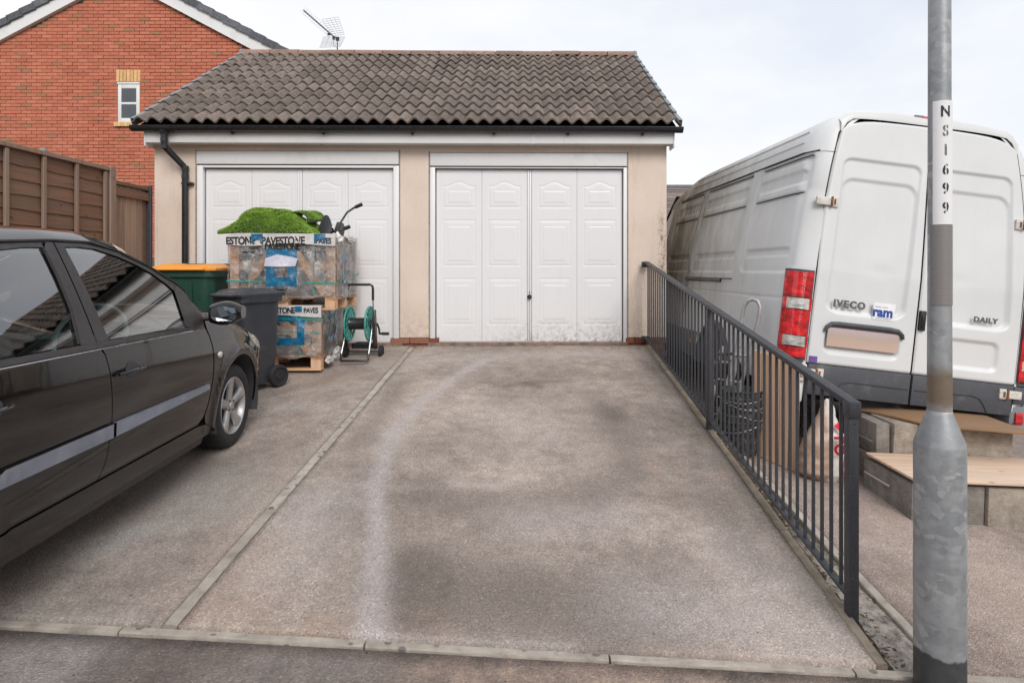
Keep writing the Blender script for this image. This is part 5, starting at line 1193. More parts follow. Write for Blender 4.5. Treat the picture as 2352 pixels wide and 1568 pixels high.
def skin(name, poly, mat, parent, off=0.0, rim=.012, step=.035, sgn=-1, mapf=None, label=None):
    """cuts the outline (x,h) into small pieces, lays it on the body side and turns the edge inwards"""
    F = mapf or (lambda x, h, o: cpt(x, h, o, sgn))
    from mathutils.geometry import delaunay_2d_cdt
    B = []
    for p, q in zip(poly, poly[1:]+poly[:1]):
        k = max(1, int(math.hypot(q[0]-p[0], q[1]-p[1])/step)); B += [(lerp(p[0], q[0], i/k), lerp(p[1], q[1], i/k)) for i in range(k)]
    nb = len(B); bx = np.array(B); pts = [Vector(p) for p in B]
    gx = np.arange(bx[:, 0].min()+step*.5, bx[:, 0].max(), step); gz = np.arange(bx[:, 1].min()+step*.5, bx[:, 1].max(), step)
    P0 = bx; P1 = np.roll(bx, -1, 0)
    for yy in gz:
        cr_ = ((P0[:, 1] > yy) != (P1[:, 1] > yy)); xi = np.sort((P0[:, 0]+(yy-P0[:, 1])*(P1[:, 0]-P0[:, 0])/np.where(P1[:, 1] == P0[:, 1], 1, P1[:, 1]-P0[:, 1]))[cr_])
        for xx in gx:
            if np.searchsorted(xi, xx) % 2 and np.min((bx[:, 0]-xx)**2+(bx[:, 1]-yy)**2) > (step*.45)**2: pts.append(Vector((xx, yy)))
    vo, eo, fo, *_ = delaunay_2d_cdt(pts, [(i, (i+1) % nb) for i in range(nb)], [], 1, 1e-6)
    V = [(v.x, v.y) for v in vo]; FA = [list(f) for f in fo]; ec = {}
    for f in FA:
        for i in range(3): k = tuple(sorted((f[i], f[(i+1) % 3]))); ec[k] = ec.get(k, 0)+1
    BE = [k for k, c in ec.items() if c == 1]
    P = [F(x, h, off) for x, h in V]; e_ = .004; NN = []
    for x, h in V:
        a = F(x+e_, h, off)-F(x-e_, h, off); b = F(x, h+e_, off)-F(x, h-e_, off); n = a.cross(b).normalized()
        if n.y*sgn < 0 and mapf is None: n = -n
        NN.append(n)
    P2 = list(P); N2 = list(NN); F2 = []
    for f in FA:
        fn = (P[f[1]]-P[f[0]]).cross(P[f[2]]-P[f[0]])
        F2.append(f if fn.dot(NN[f[0]]) > 0 else f[::-1])
    if rim:
        mp_ = {}
        for a, b in BE:
            for i in (a, b):
                if i not in mp_: mp_[i] = (len(P2), len(P2)+1); P2.append(P[i]); P2.append(P[i]-NN[i]*rim); N2.append(NN[i]); N2.append(NN[i])
        for a, b in BE: F2.append([mp_[a][0], mp_[b][0], mp_[b][1], mp_[a][1]])
    me = bpy.data.meshes.new(name); me.from_pydata([tuple(p) for p in P2], [], F2); me.polygons.foreach_set('use_smooth', [True]*len(me.polygons))
    me.normals_split_custom_set_from_vertices([tuple(n) for n in N2])
    o = link(name, me, mat, parent)
    if label: o['label'] = label
    return o
def arc(xc, zc, r, a0, a1, n=18): return [(xc+r*math.cos(R(a0+(a1-a0)*i/n)), zc+r*math.sin(R(a0+(a1-a0)*i/n))) for i in range(n+1)]
def make_car(paint, label, group=None, strip=True):
    car = thing('hatchback_car', label, 'car', group=group)
    RA = .345
    for sgn in (-1, 1):
        g = .0045     # half of a door gap
        # --- door gap lines
        hinge = [(-.474, .877), (-.44, .82), (-.41, .745), (-.405, .66), (-.411, .589), (-.431, .50), (-.470, .39), (-.50, .335), (-.545, .297)]
        bgap = [(-1.476, .893), (-1.452, .862), (-1.432, .78), (-1.425, .66), (-1.43, .52), (-1.45, .40), (-1.48, .296)]
        wing = [(-.50, .888)]+[(x+g*2, h) for x, h in hinge[0:]]+[(-.54, .29)]
        a = arc(0, .30, RA, 197, -8, 26)
        noseb = [(.44, .25), (.60, .25), (.70, .29), (.755, .40), (.757, .497)]
        top = [(x, float(sh(x))-.0) for x in (.68, .56, .4, .2, 0, -.2, -.43)]
        wing_poly = [(-.47, .95)]+[(x+g*2, h) for x, h in hinge[:-1]]+[(-.47, .285), (-.40, .25)]+a[0:]+noseb+top
        skin('front_wing', wing_poly, paint, car, sgn=sgn)
        fd = [(-1.468, .893), (-.485, .876)]+[(x-g, h) for x, h in hinge[1:]]+[(x+g, h) for x, h in bgap[::-1][0:-1]]
        door = skin('front_door', fd, paint, car, sgn=sgn)
        ra = arc(-2.49, .30, RA, 12, 80, 12)
        rdp = [(-2.30, .905), (-1.483, .893)]+[(x-g, h) for x, h in bgap[1:]]+[(-2.12, .297), (-2.14, .33)]+ra[0:9]+[(-2.40, .80), (-2.335, .87)]
        rdoor = skin('rear_door', rdp, paint, car, sgn=sgn, step=.0333)
        q = [(-2.31, .905), (-2.345, .87), (-2.41, .80)]+arc(-2.49, .30, RA, 66, 190, 18)+[(-2.95, .25), (-3.12, .30), (-3.157, .45), (-3.155, .90), (-3.10, 1.06), (-2.95, 1.18), (-2.62, 1.32), (-2.55, 1.335), (-2.62, 1.25), (-2.72, 1.02), (-2.62, .93)]
        skin('rear_quarter', q, paint, car, sgn=sgn)
        skin('sill', [(-2.13, .20), (-.42, .205), (-.405, .25), (-.47, .277), (-.56, .287), (-2.13, .288)], M_pillar if 0 else paint, car, off=.004, sgn=sgn)
        skin('sill_lower', [(-2.1, .15), (-.44, .15), (-.42, .20), (-2.12, .195)], M_pillar, car, off=-.02, sgn=sgn)
        # waist moulding
        skin('waist_trim', [(-2.35, .912), (-.50, .884), (-.56, .903), (-1.4, .925), (-2.36, .935)], M_pillar, car, off=.003, rim=.008, sgn=sgn)
        m = MB(); m.tube([cpt(x, lerp(.905, .880, (x+2.3)/1.75), .0035, sgn) for x in np.linspace(-2.3, -.56, 24)], .0025, 5); m.obj('waist_strip', M_chrome, car, smooth=60)
        # window frames: front
        fr_out = [(-1.490, .925), (-1.447, 1.377), (-1.233, 1.376), (-.993, 1.336), (-.787, 1.262), (-.60, 1.152), (-.47, 1.035), (-.455, .885), (-.56, .90)]
        glassf = [(-1.407, .927), (-1.398, 1.18), (-1.392, 1.355), (-1.302, 1.36), (-1.185, 1.353), (-1.021, 1.312), (-.90, 1.269), (-.80, 1.222), (-.705, 1.158), (-.666, 1.12), (-.69, 1.02), (-.712, .915)]
        # frame pieces (quads between outer line and glass)
        pB = [(-1.492, .925), (-1.410, .927), (-1.401, 1.18), (-1.395, 1.358), (-1.392, 1.379), (-1.447, 1.379)]
        skin('pillar_cover', pB, M_pillar, car, off=.004, sgn=sgn)
        tp = [(-1.389, 1.379), (-1.392, 1.360), (-1.302, 1.363), (-1.185, 1.356), (-1.021, 1.316), (-.90, 1.273), (-.80, 1.226), (-.705, 1.162), (-.660, 1.120), (-.62, 1.163), (-.787, 1.262), (-.993, 1.338), (-1.233, 1.378)]
        skin('window_frame', tp, M_pillar, car, off=.002, sgn=sgn)
        skin('sail_panel', [(-.708, .913), (-.50, .884), (-.47, 1.0), (-.53, 1.085), (-.618, 1.16), (-.660, 1.118), (-.686, 1.02)], M_pillar, car, off=.003, sgn=sgn)
        skin('window', glassf, M_glass, car, off=-.006, rim=0, sgn=sgn)
        pB2 = [(-1.500, .925), (-1.455, 1.379), (-1.50, 1.381), (-1.525, 1.355), (-1.535, 1.225), (-1.553, 1.084), (-1.600, .929)]
        skin('pillar_cover', pB2, M_pillar, car, off=.004, sgn=sgn)
        m = MB(); m.tube([cpt(x, h, .002, sgn) for x, h in [(-1.533, 1.355), (-1.542, 1.225), (-1.560, 1.084), (-1.607, .933)]], .006, 6); m.obj('window_seal', M_darkrubber, car, smooth=60)
        glassr = [(-1.605, .931), (-1.555, 1.084), (-1.538, 1.225), (-1.525, 1.352), (-1.637, 1.350), (-1.778, 1.336), (-2.1, 1.31), (-2.42, 1.25), (-2.50, 1.12), (-2.40, .96), (-2.35, .938)]
        skin('window', glassr, M_glass, car, off=-.006, rim=0, sgn=sgn)
        tr = [(-1.528, 1.378), (-1.528, 1.356), (-1.637, 1.354), (-1.778, 1.340), (-2.1, 1.314), (-2.43, 1.254), (-2.51, 1.12), (-2.41, .96), (-2.36, .937), (-2.62, .935), (-2.71, 1.02), (-2.61, 1.25), (-2.54, 1.333), (-2.3, 1.347), (-1.8, 1.363)]
        skin('window_frame', tr, M_pillar, car, off=.002, sgn=sgn)
        # roof seal (dark line along the roof)
        m = MB(); m.tube([cpt(x, float(sh(x))+.004, .002, sgn) for x in np.linspace(-2.5, -.47, 60)], .008, 6); m.obj('roof_seal', M_darkrubber, car, smooth=60)
        if strip:
            for a_, b_ in ((-1.419, -.492), (-2.10, -1.440)):
                h0 = lambda x: .475+.026*max(0, (x+1.2)/.71) if x > -1.2 else .475; 
                pts = [(a_, .540), (b_, .534) if b_ > -1 else (b_, .540), (b_, .502 if b_ > -1 else .476), (a_, .476)]
                if a_ < -2: pts = [(a_, .485), (a_+.012, .476), (b_, .476), (b_, .540), (a_+.035, .540), (a_+.015, .53)]
                skin('rubbing_strip', pts, M_strip, car, off=.017, rim=.018, sgn=sgn)
        # handles
        for hx in (-1.285, -2.12):
            hr = link('door_handle', None, None, car)
            c = cpt(hx+.02, .765, .0, sgn); m = MB(); n = 20
            m.grid(lambda u, v: cpt(hx+.02+.052*v*math.cos(2*PI*u), .765+.040*v*math.sin(2*PI*u), .0015-.012*(1-v*v)*0, sgn), n, 3); m.obj('cup', M_seam, hr, smooth=60, fix=False)
            m = MB(); m.tube([cpt(hx-.10, .758, .012, sgn), cpt(hx-.07, .762, .030, sgn), cpt(hx+.0, .766, .036, sgn), cpt(hx+.07, .766, .030, sgn), cpt(hx+.095, .764, .012, sgn)], [.011, .0135, .014, .013, .010], 8, flat=.7); m.obj('grip', paint, hr, smooth=60)
        # side repeater
        m = MB(); c = cpt(-.318, .692, .004, sgn); m.M = Matrix.Translation(c) @ Matrix.Diagonal((1.25, 1, .85, 1)); m.lathe([(0, sgn*.010), (.018, sgn*.008), (.023, sgn*.002), (.023, -sgn*.004)], 20, 'y'); m.obj('side_repeater', M_clearlens, car, smooth=60)
        # mirror
        mr = link('mirror', None, None, car)
        m = MB(); c = Vector((-.49, sgn*(.83), .955)); base = []
        # shell: superellipse cross sections across the width
        def msh(u, v):
            a = 2*PI*u; t = v; y = .03+.20*t; ry = (.058+.018*math.sin(PI*min(1, t*1.1)))*(1-.35*t**4); rx_ = .060*(1-.35*t**3)
            ca, sa = math.cos(a), math.sin(a); e_ = .75
            return (c.x+.035+rx_*math.copysign(abs(ca)**e_, ca)-.03*t, c.y+sgn*y, c.z+.012+.012*t+ry*math.copysign(abs(sa)**e_, sa))
        m.grid(msh, 28, 12)
        endc = [msh(i/28, 1) for i in range(28)]; m.add(endc, [tuple(range(28))]); endc = [msh(i/28, 0) for i in range(28)]; m.add(endc, [tuple(range(28))])
        m.obj('mirror_housing', M_carblack if paint is M_carblack else paint, mr, smooth=50)
        m = MB(); m.tube([(c.x+.03, sgn*.78, c.z-.02), (c.x+.03, sgn*.875, c.z-.012)], [.03, .026], 10, flat=.6); m.obj('mirror_arm', M_pillar, mr, smooth=60)
        m = MB(); mg = []
        for i in range(28):
            a = 2*PI*i/28; ca, sa = math.cos(a), math.sin(a); mg.append((0, c.y+sgn*(.128+.080*math.copysign(abs(ca)**.6, ca)), c.z+.018+.046*math.copysign(abs(sa)**.6, sa)))
        mg = [(c.x+.035-.03*((abs(y)-.86)/.20)-.060*(1-.35*max(0, min(1, (abs(y)-.86)/.20))**3)-.006, y, z) for x, y, z in mg]
        m.add(mg, [tuple(range(28))]); m.add([(x-.0, y, z) for x, y, z in mg]+[(x+.02, y, z) for x, y, z in mg], [(i, (i+1) % 28, 28+(i+1) % 28, 28+i) for i in range(28)])
        m.obj('mirror_glass', M_mirror, mr)
        # wheels
        for xc in (0, -2.49):
            make_wheel(car, xc, sgn)
        for xc in (0, -2.49):
            m = MB(); m.M = Matrix.Translation((xc, 0, .30)); m.lathe([(.352, sgn*.50), (.352, sgn*(float(WC(xc, .6))-.012))], 28, 'y', R(-20), R(200)); m.lathe([(0, sgn*.5), (.352, sgn*.5)], 28, 'y', R(-20), R(200))
            m.obj('wheel_arch_liner', M_seam, car, fix=False)
        # headlight wrapped on the wing
        skin('headlight', [(.18, .775), (.36, .735), (.50, .69), (.60, .655), (.62, .60), (.50, .60), (.36, .655), (.20, .735)], M_creamlens, car, off=.004, sgn=sgn)
        skin('tail_light', [(-2.80, 1.05), (-2.72, 1.0), (-2.80, .78), (-2.98, .76), (-3.0, 1.02), (-2.90, 1.20)], M_redlens, car, off=.004, sgn=sgn)
    # --- upper surfaces: rows across between the two shoulder lines
    def upper(name, x0, x1, nx, mat, crown, bow, ny=24, off=0.):
        V = []
        for i in range(nx+1):
            x = lerp(x0, x1, i/nx); hh = float(sh(x))+.008; w = float(WC(x, min(hh-.008, 1.5)))-.002; cr_ = crown(x); bo = bow(x)
            for j in range(ny+1):
                s2 = -1+2*j/ny; k = 1-abs(s2)**2.2; edge = (1-abs(s2)**9)
                V.append((x+bo*k, w*s2, hh+cr_*k*.35+(.050*(1-abs(s2)**16) if x < -.9 else .014*edge)+off))
        me = npmesh(name, V, gridfaces(ny, nx)); bm = bmesh.new(); bm.from_mesh(me); bmesh.ops.recalc_face_normals(bm, faces=bm.faces); bm.to_mesh(me); bm.free(); me.polygons.foreach_set('use_smooth', [True]*len(me.polygons))
        return link(name, me, mat, car)
    upper('roof', -2.72, -1.0, 40, paint, lambda x: .065, lambda x: .10*ss(-1.5, -1.0, x))
    wsc = upper('windscreen', -.99, -.445, 16, M_glass, lambda x: .065*(1-ss(-.99, -.44, x))+.01, lambda x: .10+.08*ss(-.99, -.44, x))
    upper('bonnet', -.43, .68, 30, paint, lambda x: .07, lambda x: .17-.06*ss(-.43, .3, x)+.06*ss(.3, .68, x))
    upper('tailgate_top', -3.155, -2.73, 14, M_glass if 1 else paint, lambda x: .03, lambda x: -.08*ss(-2.73, -3.15, x) if 0 else -.06)
    for sgn in (-1, 1):   # A pillar painted band
        skin('a_pillar', [(-.99, 1.340), (-.80, 1.262), (-.60, 1.155), (-.43, 1.005), (-.46, 1.0), (-.62, 1.15), (-.79, 1.252), (-.99, 1.326)], paint, car, off=.003, sgn=sgn)
    # nose and tail closings
    def cap(name, x, zs, bulge, mat, d):
        V = []; ny = 24
        for z in zs:
            w = float(WC(x, z))
            for j in range(ny+1): s2 = -1+2*j/ny; V.append((x+d*bulge*(1-s2*s2), w*s2, z))
        me = npmesh(name, V, gridfaces(ny, len(zs)-1)); return link(name, me, mat, car)
    cap('front_bumper', .756, [.22, .30, .40, .50, .56], .10, paint, 1); cap('tailgate', -3.158, [.56, .7, .85, .95, 1.02], .05, paint, -1); cap('rear_bumper', -3.165, [.25, .32, .42, .52, .58], .07, paint, -1)
    m = MB(); m.box(.80, .845, -.35, .35, .33, .50); m.obj('grille', M_seam, car, bevel=.01)
    # floor, interior
    m = MB(); m.box(-2.95, .6, -.50, .50, .17, .25); m.box(-2.05, -.50, -.77, .77, .17, .24); m.box(-.50, .55, -.47, .47, .25, .60); m.obj('underbody', M_seam, car)
    m = MB(); m.box(-.72, -.46, -.70, .70, .60, .86); m.obj('dashboard', M_int, car, bevel=.05)
    for sy in (-.36, .36):
        se = link('seat', None, None, car, (-1.25, sy, .25))
        m = MB(); m.box(-.25, .27, -.25, .25, .0, .22); m.obj('cushion', M_int, se, bevel=.06); m = MB(); m.M = Matrix.Rotation(R(-14), 4, 'Y'); m.box(-.36, -.24, -.25, .25, .15, .82); m.obj('backrest', M_int, se, bevel=.05); m = MB(); m.M = Matrix.Rotation(R(-14), 4, 'Y'); m.box(-.34, -.26, -.13, .13, .87, 1.04); m.obj('headrest', M_int, se, bevel=.04)
    m = MB(); m.box(-2.3, -1.9, -.62, .62, .25, .48); m.box(-2.45, -2.3, -.62, .62, .40, .95); m.obj('rear_bench', M_int, car, bevel=.05)
    m = MB(); m.box(-3.0, -.35, -.80, -.775, .3, .86); m.box(-3.0, -.35, .775, .80, .3, .86)
    m.v = [(x, y*.985*(1 if x > -2.5 else .93), z) for x, y, z in m.v]; m.obj('door_card', M_int, car)
    sw = link('steering_wheel', None, None, car, (-.83, -.36, .87), (0, R(-64), 0))
    m = MB(); m.tube([(.19*math.cos(a), .19*math.sin(a), 0) for a in np.linspace(0, 2*PI, 33)[:-1]], .014, 8, closed=True); m.obj('rim', M_intl, sw, smooth=60)
    m = MB(); m.tube([(-.18, 0, 0), (.18, 0, 0)], .018, 6); m.tube([(0, 0, 0), (-.0, -.18, 0)], .018, 6); m.lathe([(0, .03), (.07, .025), (.08, 0)], 16); m.obj('spokes', M_int, sw, smooth=60)
    return car
M_mirror = pm('mirror_surface', (.38, .41, .46), .03, metal=1, var=.0, rv=.01)
def make_wheel(car, xc, sgn):
    wy = float(WC(xc, .30))-.016-.004
    root = link('wheel', None, None, car, (xc, sgn*(wy), .288 if xc == 0 else .24), (0, 0, 0)); r = .288
    # local: y outward = sgn
    m = MB(); prof = [(.197, -.012), (.207, .0), (.235, .006), (.262, .002), (.279, -.012), (.287, -.028), (.288, -.165), (.275, -.185), (.20, -.185)]
    m.lathe([(a, sgn*b) for a, b in prof], 64, 'y'); 
    for q in (-.06, -.10, -.135): m.lathe([(.2885, sgn*q), (.2845, sgn*(q-.004)), (.2885, sgn*(q-.008))], 64, 'y')
    m.obj('tyre', M_darkrubber, root, smooth=35)
    m = MB(); m.lathe([(.199, sgn*-.008), (.193, sgn*-.002), (.186, sgn*-.010), (.176, sgn*-.05), (.170, sgn*-.16)], 48, 'y'); m.obj('rim', M_alloy, root, smooth=40)
    m = MB(); m.lathe([(0, sgn*-.10), (.172, sgn*-.10)], 32, 'y'); m.lathe([(0, sgn*-.055), (.12, sgn*-.055), (.12, sgn*-.09)], 32, 'y'); m.obj('brake_disc', M_seam, root)
    for k in range(5):
        a = 2*PI*k/5+.33; m = MB(); ca, sa = math.cos(a), math.sin(a)
        sec = [(.035, .026, -.020, .03), (.075, .026, -.016, .03), (.125, .030, -.010, .03), (.165, .040, -.008, .03), (.190, .052, -.006, .03)]
        V = []
        for (rr, hw, y, dp) in sec:
            for (o, yy) in ((-hw, y-.010), (-hw*.55, y), (hw*.55, y), (hw, y-.010), (hw, y-dp), (-hw, y-dp)): V.append((rr*ca-o*sa, sgn*yy, rr*sa+o*ca))
        F = [(j*6+i, j*6+(i+1) % 6, (j+1)*6+(i+1) % 6, (j+1)*6+i) for j in range(4) for i in range(6)]+[(24, 25, 26, 27, 28, 29)]
        m.add(V, F); m.obj('spoke', M_alloy, root, bevel=.003, seg=1)
    m = MB(); m.lathe([(0, sgn*-.010), (.026, sgn*-.011), (.03, sgn*-.018), (.055, sgn*-.022), (.058, sgn*-.05)], 24, 'y'); m.obj('hub', M_alloy, root, smooth=35)
    for k in range(4):
        a = 2*PI*k/4+.6; m = MB(); m.M = Matrix.Translation((.042*math.cos(a), 0, .042*math.sin(a))); m.lathe([(0, sgn*-.014), (.007, sgn*-.014), (.008, sgn*-.028)], 8, 'y'); m.obj('wheel_nut', M_seam, root)
    return root
car = make_car(M_carblack, 'black five-door hatchback parked at the left with faded grey side strips', 'parked hatchback cars')
Fc = Vector((-.05, 1, .014)).normalized(); Lc = Vector((0, 0, 1)).cross(Fc).normalized(); Uc = Fc.cross(Lc).normalized(); CO = Vector((-2.013, 4.27, .267))+Lc*.83
car.matrix_world = Matrix(((Fc.x, Lc.x, Uc.x, CO.x), (Fc.y, Lc.y, Uc.y, CO.y), (Fc.z, Lc.z, Uc.z, CO.z), (0, 0, 0, 1)))
car2 = make_car(M_carblue, 'blue car with yellow number plate just visible past the right edge of the white van', 'parked hatchback cars', strip=False)
car2.location = (6.33, 7.35+3.2, float(z_low(np.float64(4.2), np.float64(9.0)))-.02); car2.rotation_euler = (0, 0, R(90))
m = MB(); m.box(-3.262, -3.25, -.26, .26, .50, .61); m.obj('number_plate', pm('yellow_plate', (.72, .42, .02), .4), car2, bevel=.002)
me = text_mesh('G6', .105, .004, .001, sx=.8)
for v in me.vertices: v.co = (-3.264, -(v.co.x-.19), .555+v.co.y)
link('lettering', me, M_seam, car2)
# ================================================================== WHEELIE BINS
def bin_(label, loc, rz, w, d, h, mat, lidmat, tilt=0):
    """local: front faces -y, wheels and handle at +y"""
    t = thing('wheelie_bin', label, 'wheelie bin', loc, rz, 'wheelie bins')
    m = MB(); nz = 14
    def sect(u, z):   # rounded rectangle outline
        f = lerp(.80, 1.0, z); W_, D_ = w/2*f, d/2*lerp(.78, 1.0, z); a = 2*PI*u; e_ = .32; ca, sa = math.cos(a), math.sin(a)
        x = W_*math.copysign(abs(ca)**e_, ca); y = D_*math.copysign(abs(sa)**e_, sa)+(d*.05*(1-z))
        rib = .006*(1 if abs(abs(x)-W_*.55) < W_*.07 and abs(y) > D_*.9 else 0)
        return (x, y*(1), .05+(h*.90-.05)*z)
    m.grid(lambda u, v: sect(u, v), 72, nz); b0 = [sect(i/72, 0) for i in range(72)]; m.add(b0, [tuple(range(72))]); m.obj('body', mat, t, smooth=40)
    m = MB(); 
    for sx in (-1, 1):
        for q in (.30, ): m.add([(sx*q*w*f*.5-.012, -d/2*g_+dy, z) for f, g_, z in ((.84, .80, .12), (1, .985, h*.80)) for dy in (-.008,)]+[(sx*q*w*f*.5+.012, -d/2*g_-.008, z) for f, g_, z in ((.84, .80, .12), (1, .985, h*.80))], [(0, 2, 3, 1)])
    m.obj('body_rib', mat, t)
    m = MB(); rim = []
    for (o, z0) in ((0.0, h*.835), (.018, h*.84), (.020, h*.905), (.0, h*.91)):
        for i in range(72):
            a = 2*PI*i/72; e_ = .28; ca, sa = math.cos(a), math.sin(a); rim.append(((w/2+o)*math.copysign(abs(ca)**e_, ca), (d/2+o)*math.copysign(abs(sa)**e_, sa), z0))
    m.add(rim, [(j*72+i, j*72+(i+1) % 72, (j+1)*72+(i+1) % 72, (j+1)*72+i) for j in range(3) for i in range(72)]); m.obj('rim', mat, t, smooth=40)
    # lid: shallow dome with front lip and two ridges
    m = MB(); nl = 24
    def lid(u, v):
        X = (-1+2*u); Y = (-1+2*v); e_ = .5
        x = X*(w/2+.022); y = Y*(d/2+.022)+(-.010)
        dome = (1-abs(X)**4)*(1-abs(Y)**4)*.035; ridge = .016*math.exp(-((abs(X)-.55)/.07)**2)*(1 if Y > -.9 else 0)+.012*math.exp(-((abs(Y)-.0)/.9)**4)*0
        return (x, y, h*.915+dome+ridge+.012*(Y+1)/2)
    m.grid(lid, nl, nl); top = m.v[:]; base = len(m.v)
    m.grid(lambda u, v: (lid(u, v)[0], lid(u, v)[1], h*.895), nl, nl)
    ring = [i for i in range(nl+1)]+[j*(nl+1)+nl for j in range(1, nl+1)]+[nl*(nl+1)+i for i in range(nl-1, -1, -1)]+[j*(nl+1) for j in range(nl-1, 0, -1)]
    m.f += [(ring[i], ring[(i+1) % len(ring)], base+ring[(i+1) % len(ring)], base+ring[i]) for i in range(len(ring))]
    lo = m.obj('lid', lidmat, t, smooth=35)
    m = MB(); m.tube([(-w*.36, -d/2-.05, h*.905), (w*.36, -d/2-.05, h*.905)], .012, 8); m.tube([(-w*.36, -d/2-.05, h*.905), (-w*.36, -d/2-.01, h*.92)], .012, 8); m.tube([(w*.36, -d/2-.05, h*.905), (w*.36, -d/2-.01, h*.92)], .012, 8); m.obj('lid_grip', lidmat, lo, smooth=50)
    m = MB(); m.tube([(-w*.5, d/2+.045, h*.95), (w*.5, d/2+.045, h*.95)], .014, 10)
    for sx in (-.5, -.17, .17, .5): m.tube([(sx*w, d/2+.045, h*.95), (sx*w, d/2+.0, h*.90)], .012, 6)
    m.obj('handle_bar', mat, t, smooth=50)
    for sx in (-1, 1):
        wh = MB(); r = .1; wh.lathe([(0, sx*.02), (.035, sx*.022), (.04, sx*.012), (.07, sx*.012), (.075, sx*.024), (.092, sx*.025), (r, sx*.015), (r, -sx*.02), (0, -sx*.025)], 28, 'x'); o = wh.obj('wheel', M_darkrubber, t, smooth=40); o.location = (sx*(w/2*.92), d/2*.86, .10)
    m = MB(); m.tube([(-w/2*.9, d/2*.86, .10), (w/2*.9, d/2*.86, .10)], .01, 8); m.obj('axle', M_chrome, t)
    return t
M_binblack = pm('dark_bin_plastic', (.030, .034, .042), .38, var=.12, vs=5, dirt=((.10, .10, .10), .2, 7)); M_bingreen = pm('green_bin_plastic', (.014, .055, .038), .42, var=.12, vs=5); M_orange = pm('orange_lid_plastic', (.80, .30, .025), .45, var=.06, vs=6, dirt=((.3, .15, .05), .15, 8))
b1 = bin_('dark grey wheelie bin with closed lid in front of the wrapped crates', (-2.515, 5.50, float(z_ramp(-2.5, 5.55))), R(-27), .39, .42, .93, M_binblack, M_binblack)
m = MB(); m.box(-.028, .028, -.2475, -.244, .705, .755); m.obj('sticker', pm('bin_sticker', (.30, .31, .34), .6, var=.3, vs=90), b1)
m = MB(); m.box(-.055, .06, -.2445, -.243, .680, .690); m.obj('sticker', MATS['bin_sticker'], b1)
b2 = bin_('green wheelie bin with bright orange lid behind the black car', (-3.34, 6.13, float(z_ramp(-3.3, 6.1))), R(8), .62, .70, 1.09, M_bingreen, M_orange)
# ================================================================== WRAPPED PALLET CRATES
M_slab = pm('grey_paving_slabs', srgb(150, 145, 142), .9, var=.2, vs=6, bump=.5)
def filmmat():
    m = bpy.data.materials.new('stretch_film'); m.use_nodes = True; t = m.node_tree; t.nodes.clear(); o = N(t, 'ShaderNodeOutputMaterial')
    tc = N(t, 'ShaderNodeTexCoord'); vec = tc.outputs['Object']
    tr = N(t, 'ShaderNodeBsdfTransparent'); gl = N(t, 'ShaderNodeBsdfGlossy'); gl.inputs['Roughness'].default_value = .12; df = N(t, 'ShaderNodeBsdfDiffuse'); df.inputs[0].default_value = (.72, .72, .74, 1)
    w1 = noise_(t, vec, 9, 8, .75, (1, 1, 1.0)); w2 = noise_(t, vec, 3.2, 6, .7)
    wr = ramp(t, w1, [(.44, (.07,)*3), (.57, (.36,)*3), (.67, (1.,)*3)]); f = math_(t, 'MULTIPLY', wr, ramp(t, w2, [(.3, (.55,)*3), (.7, (1.0,)*3)]))  # milky film, with wrinkle highlights painted in as diffuse white
    bn = N(t, 'ShaderNodeBump'); bn.inputs['Strength'].default_value = 1.; bn.inputs['Distance'].default_value = .03; t.links.new(noise_(t, vec, 13, 6, .7, (1, 1, .5)), bn.inputs['Height'])
    t.links.new(bn.outputs[0], gl.inputs['Normal']); t.links.new(bn.outputs[0], df.inputs['Normal'])
    m1 = N(t, 'ShaderNodeMixShader'); t.links.new(f, m1.inputs[0]); t.links.new(tr.outputs[0], m1.inputs[1]); t.links.new(df.outputs[0], m1.inputs[2])
    lw = N(t, 'ShaderNodeFresnel'); lw.inputs[0].default_value = 1.5; t.links.new(bn.outputs[0], lw.inputs['Normal']); m2 = N(t, 'ShaderNodeMixShader'); t.links.new(math_(t, 'MULTIPLY_ADD', lw.outputs[0], 1.6, .02), m2.inputs[0]); t.links.new(m1.outputs[0], m2.inputs[1]); t.links.new(gl.outputs[0], m2.inputs[2]); t.links.new(m2.outputs[0], o.inputs[0])
    return m
M_film = filmmat(); M_blueprint = pm('blue_film_print', (.008, .13, .26), .3, var=.3, vs=14, coat=.6, dirt=((.5, .55, .6), .3, 16), bump=.5, bs=20); M_blackprint = pm('black_film_print', (.02, .02, .022), .4, var=.4, vs=40)  # blue print: the dirt argument paints in whitish film wrinkles
M_strap = pm('green_strap', (.02, .30, .24), .4); M_whitefilm = pm('white_film_band', (.60, .58, .57), .35, var=.15, vs=16, bump=.5, bs=18, coat=.5); M_label = pm('document_pouch', (.62, .62, .72), .3, var=.25, vs=9, coat=.8)
def rag_sheet(name, pts_fn, nu, nv, mat, par, amp=.006, sc=6., th=0):
    V = []
    for j in range(nv+1):
        for i in range(nu+1):
            p, n = pts_fn(i/nu, j/nv); q = Vector(p)*sc; d = amp*mnoise.noise(q+Vector((3, 7, 1)))+amp*.6*mnoise.noise(q*2.7); V.append(Vector(p)+Vector(n)*d)
    me = npmesh(name, V, gridfaces(nu, nv)); return link(name, me, mat, par)
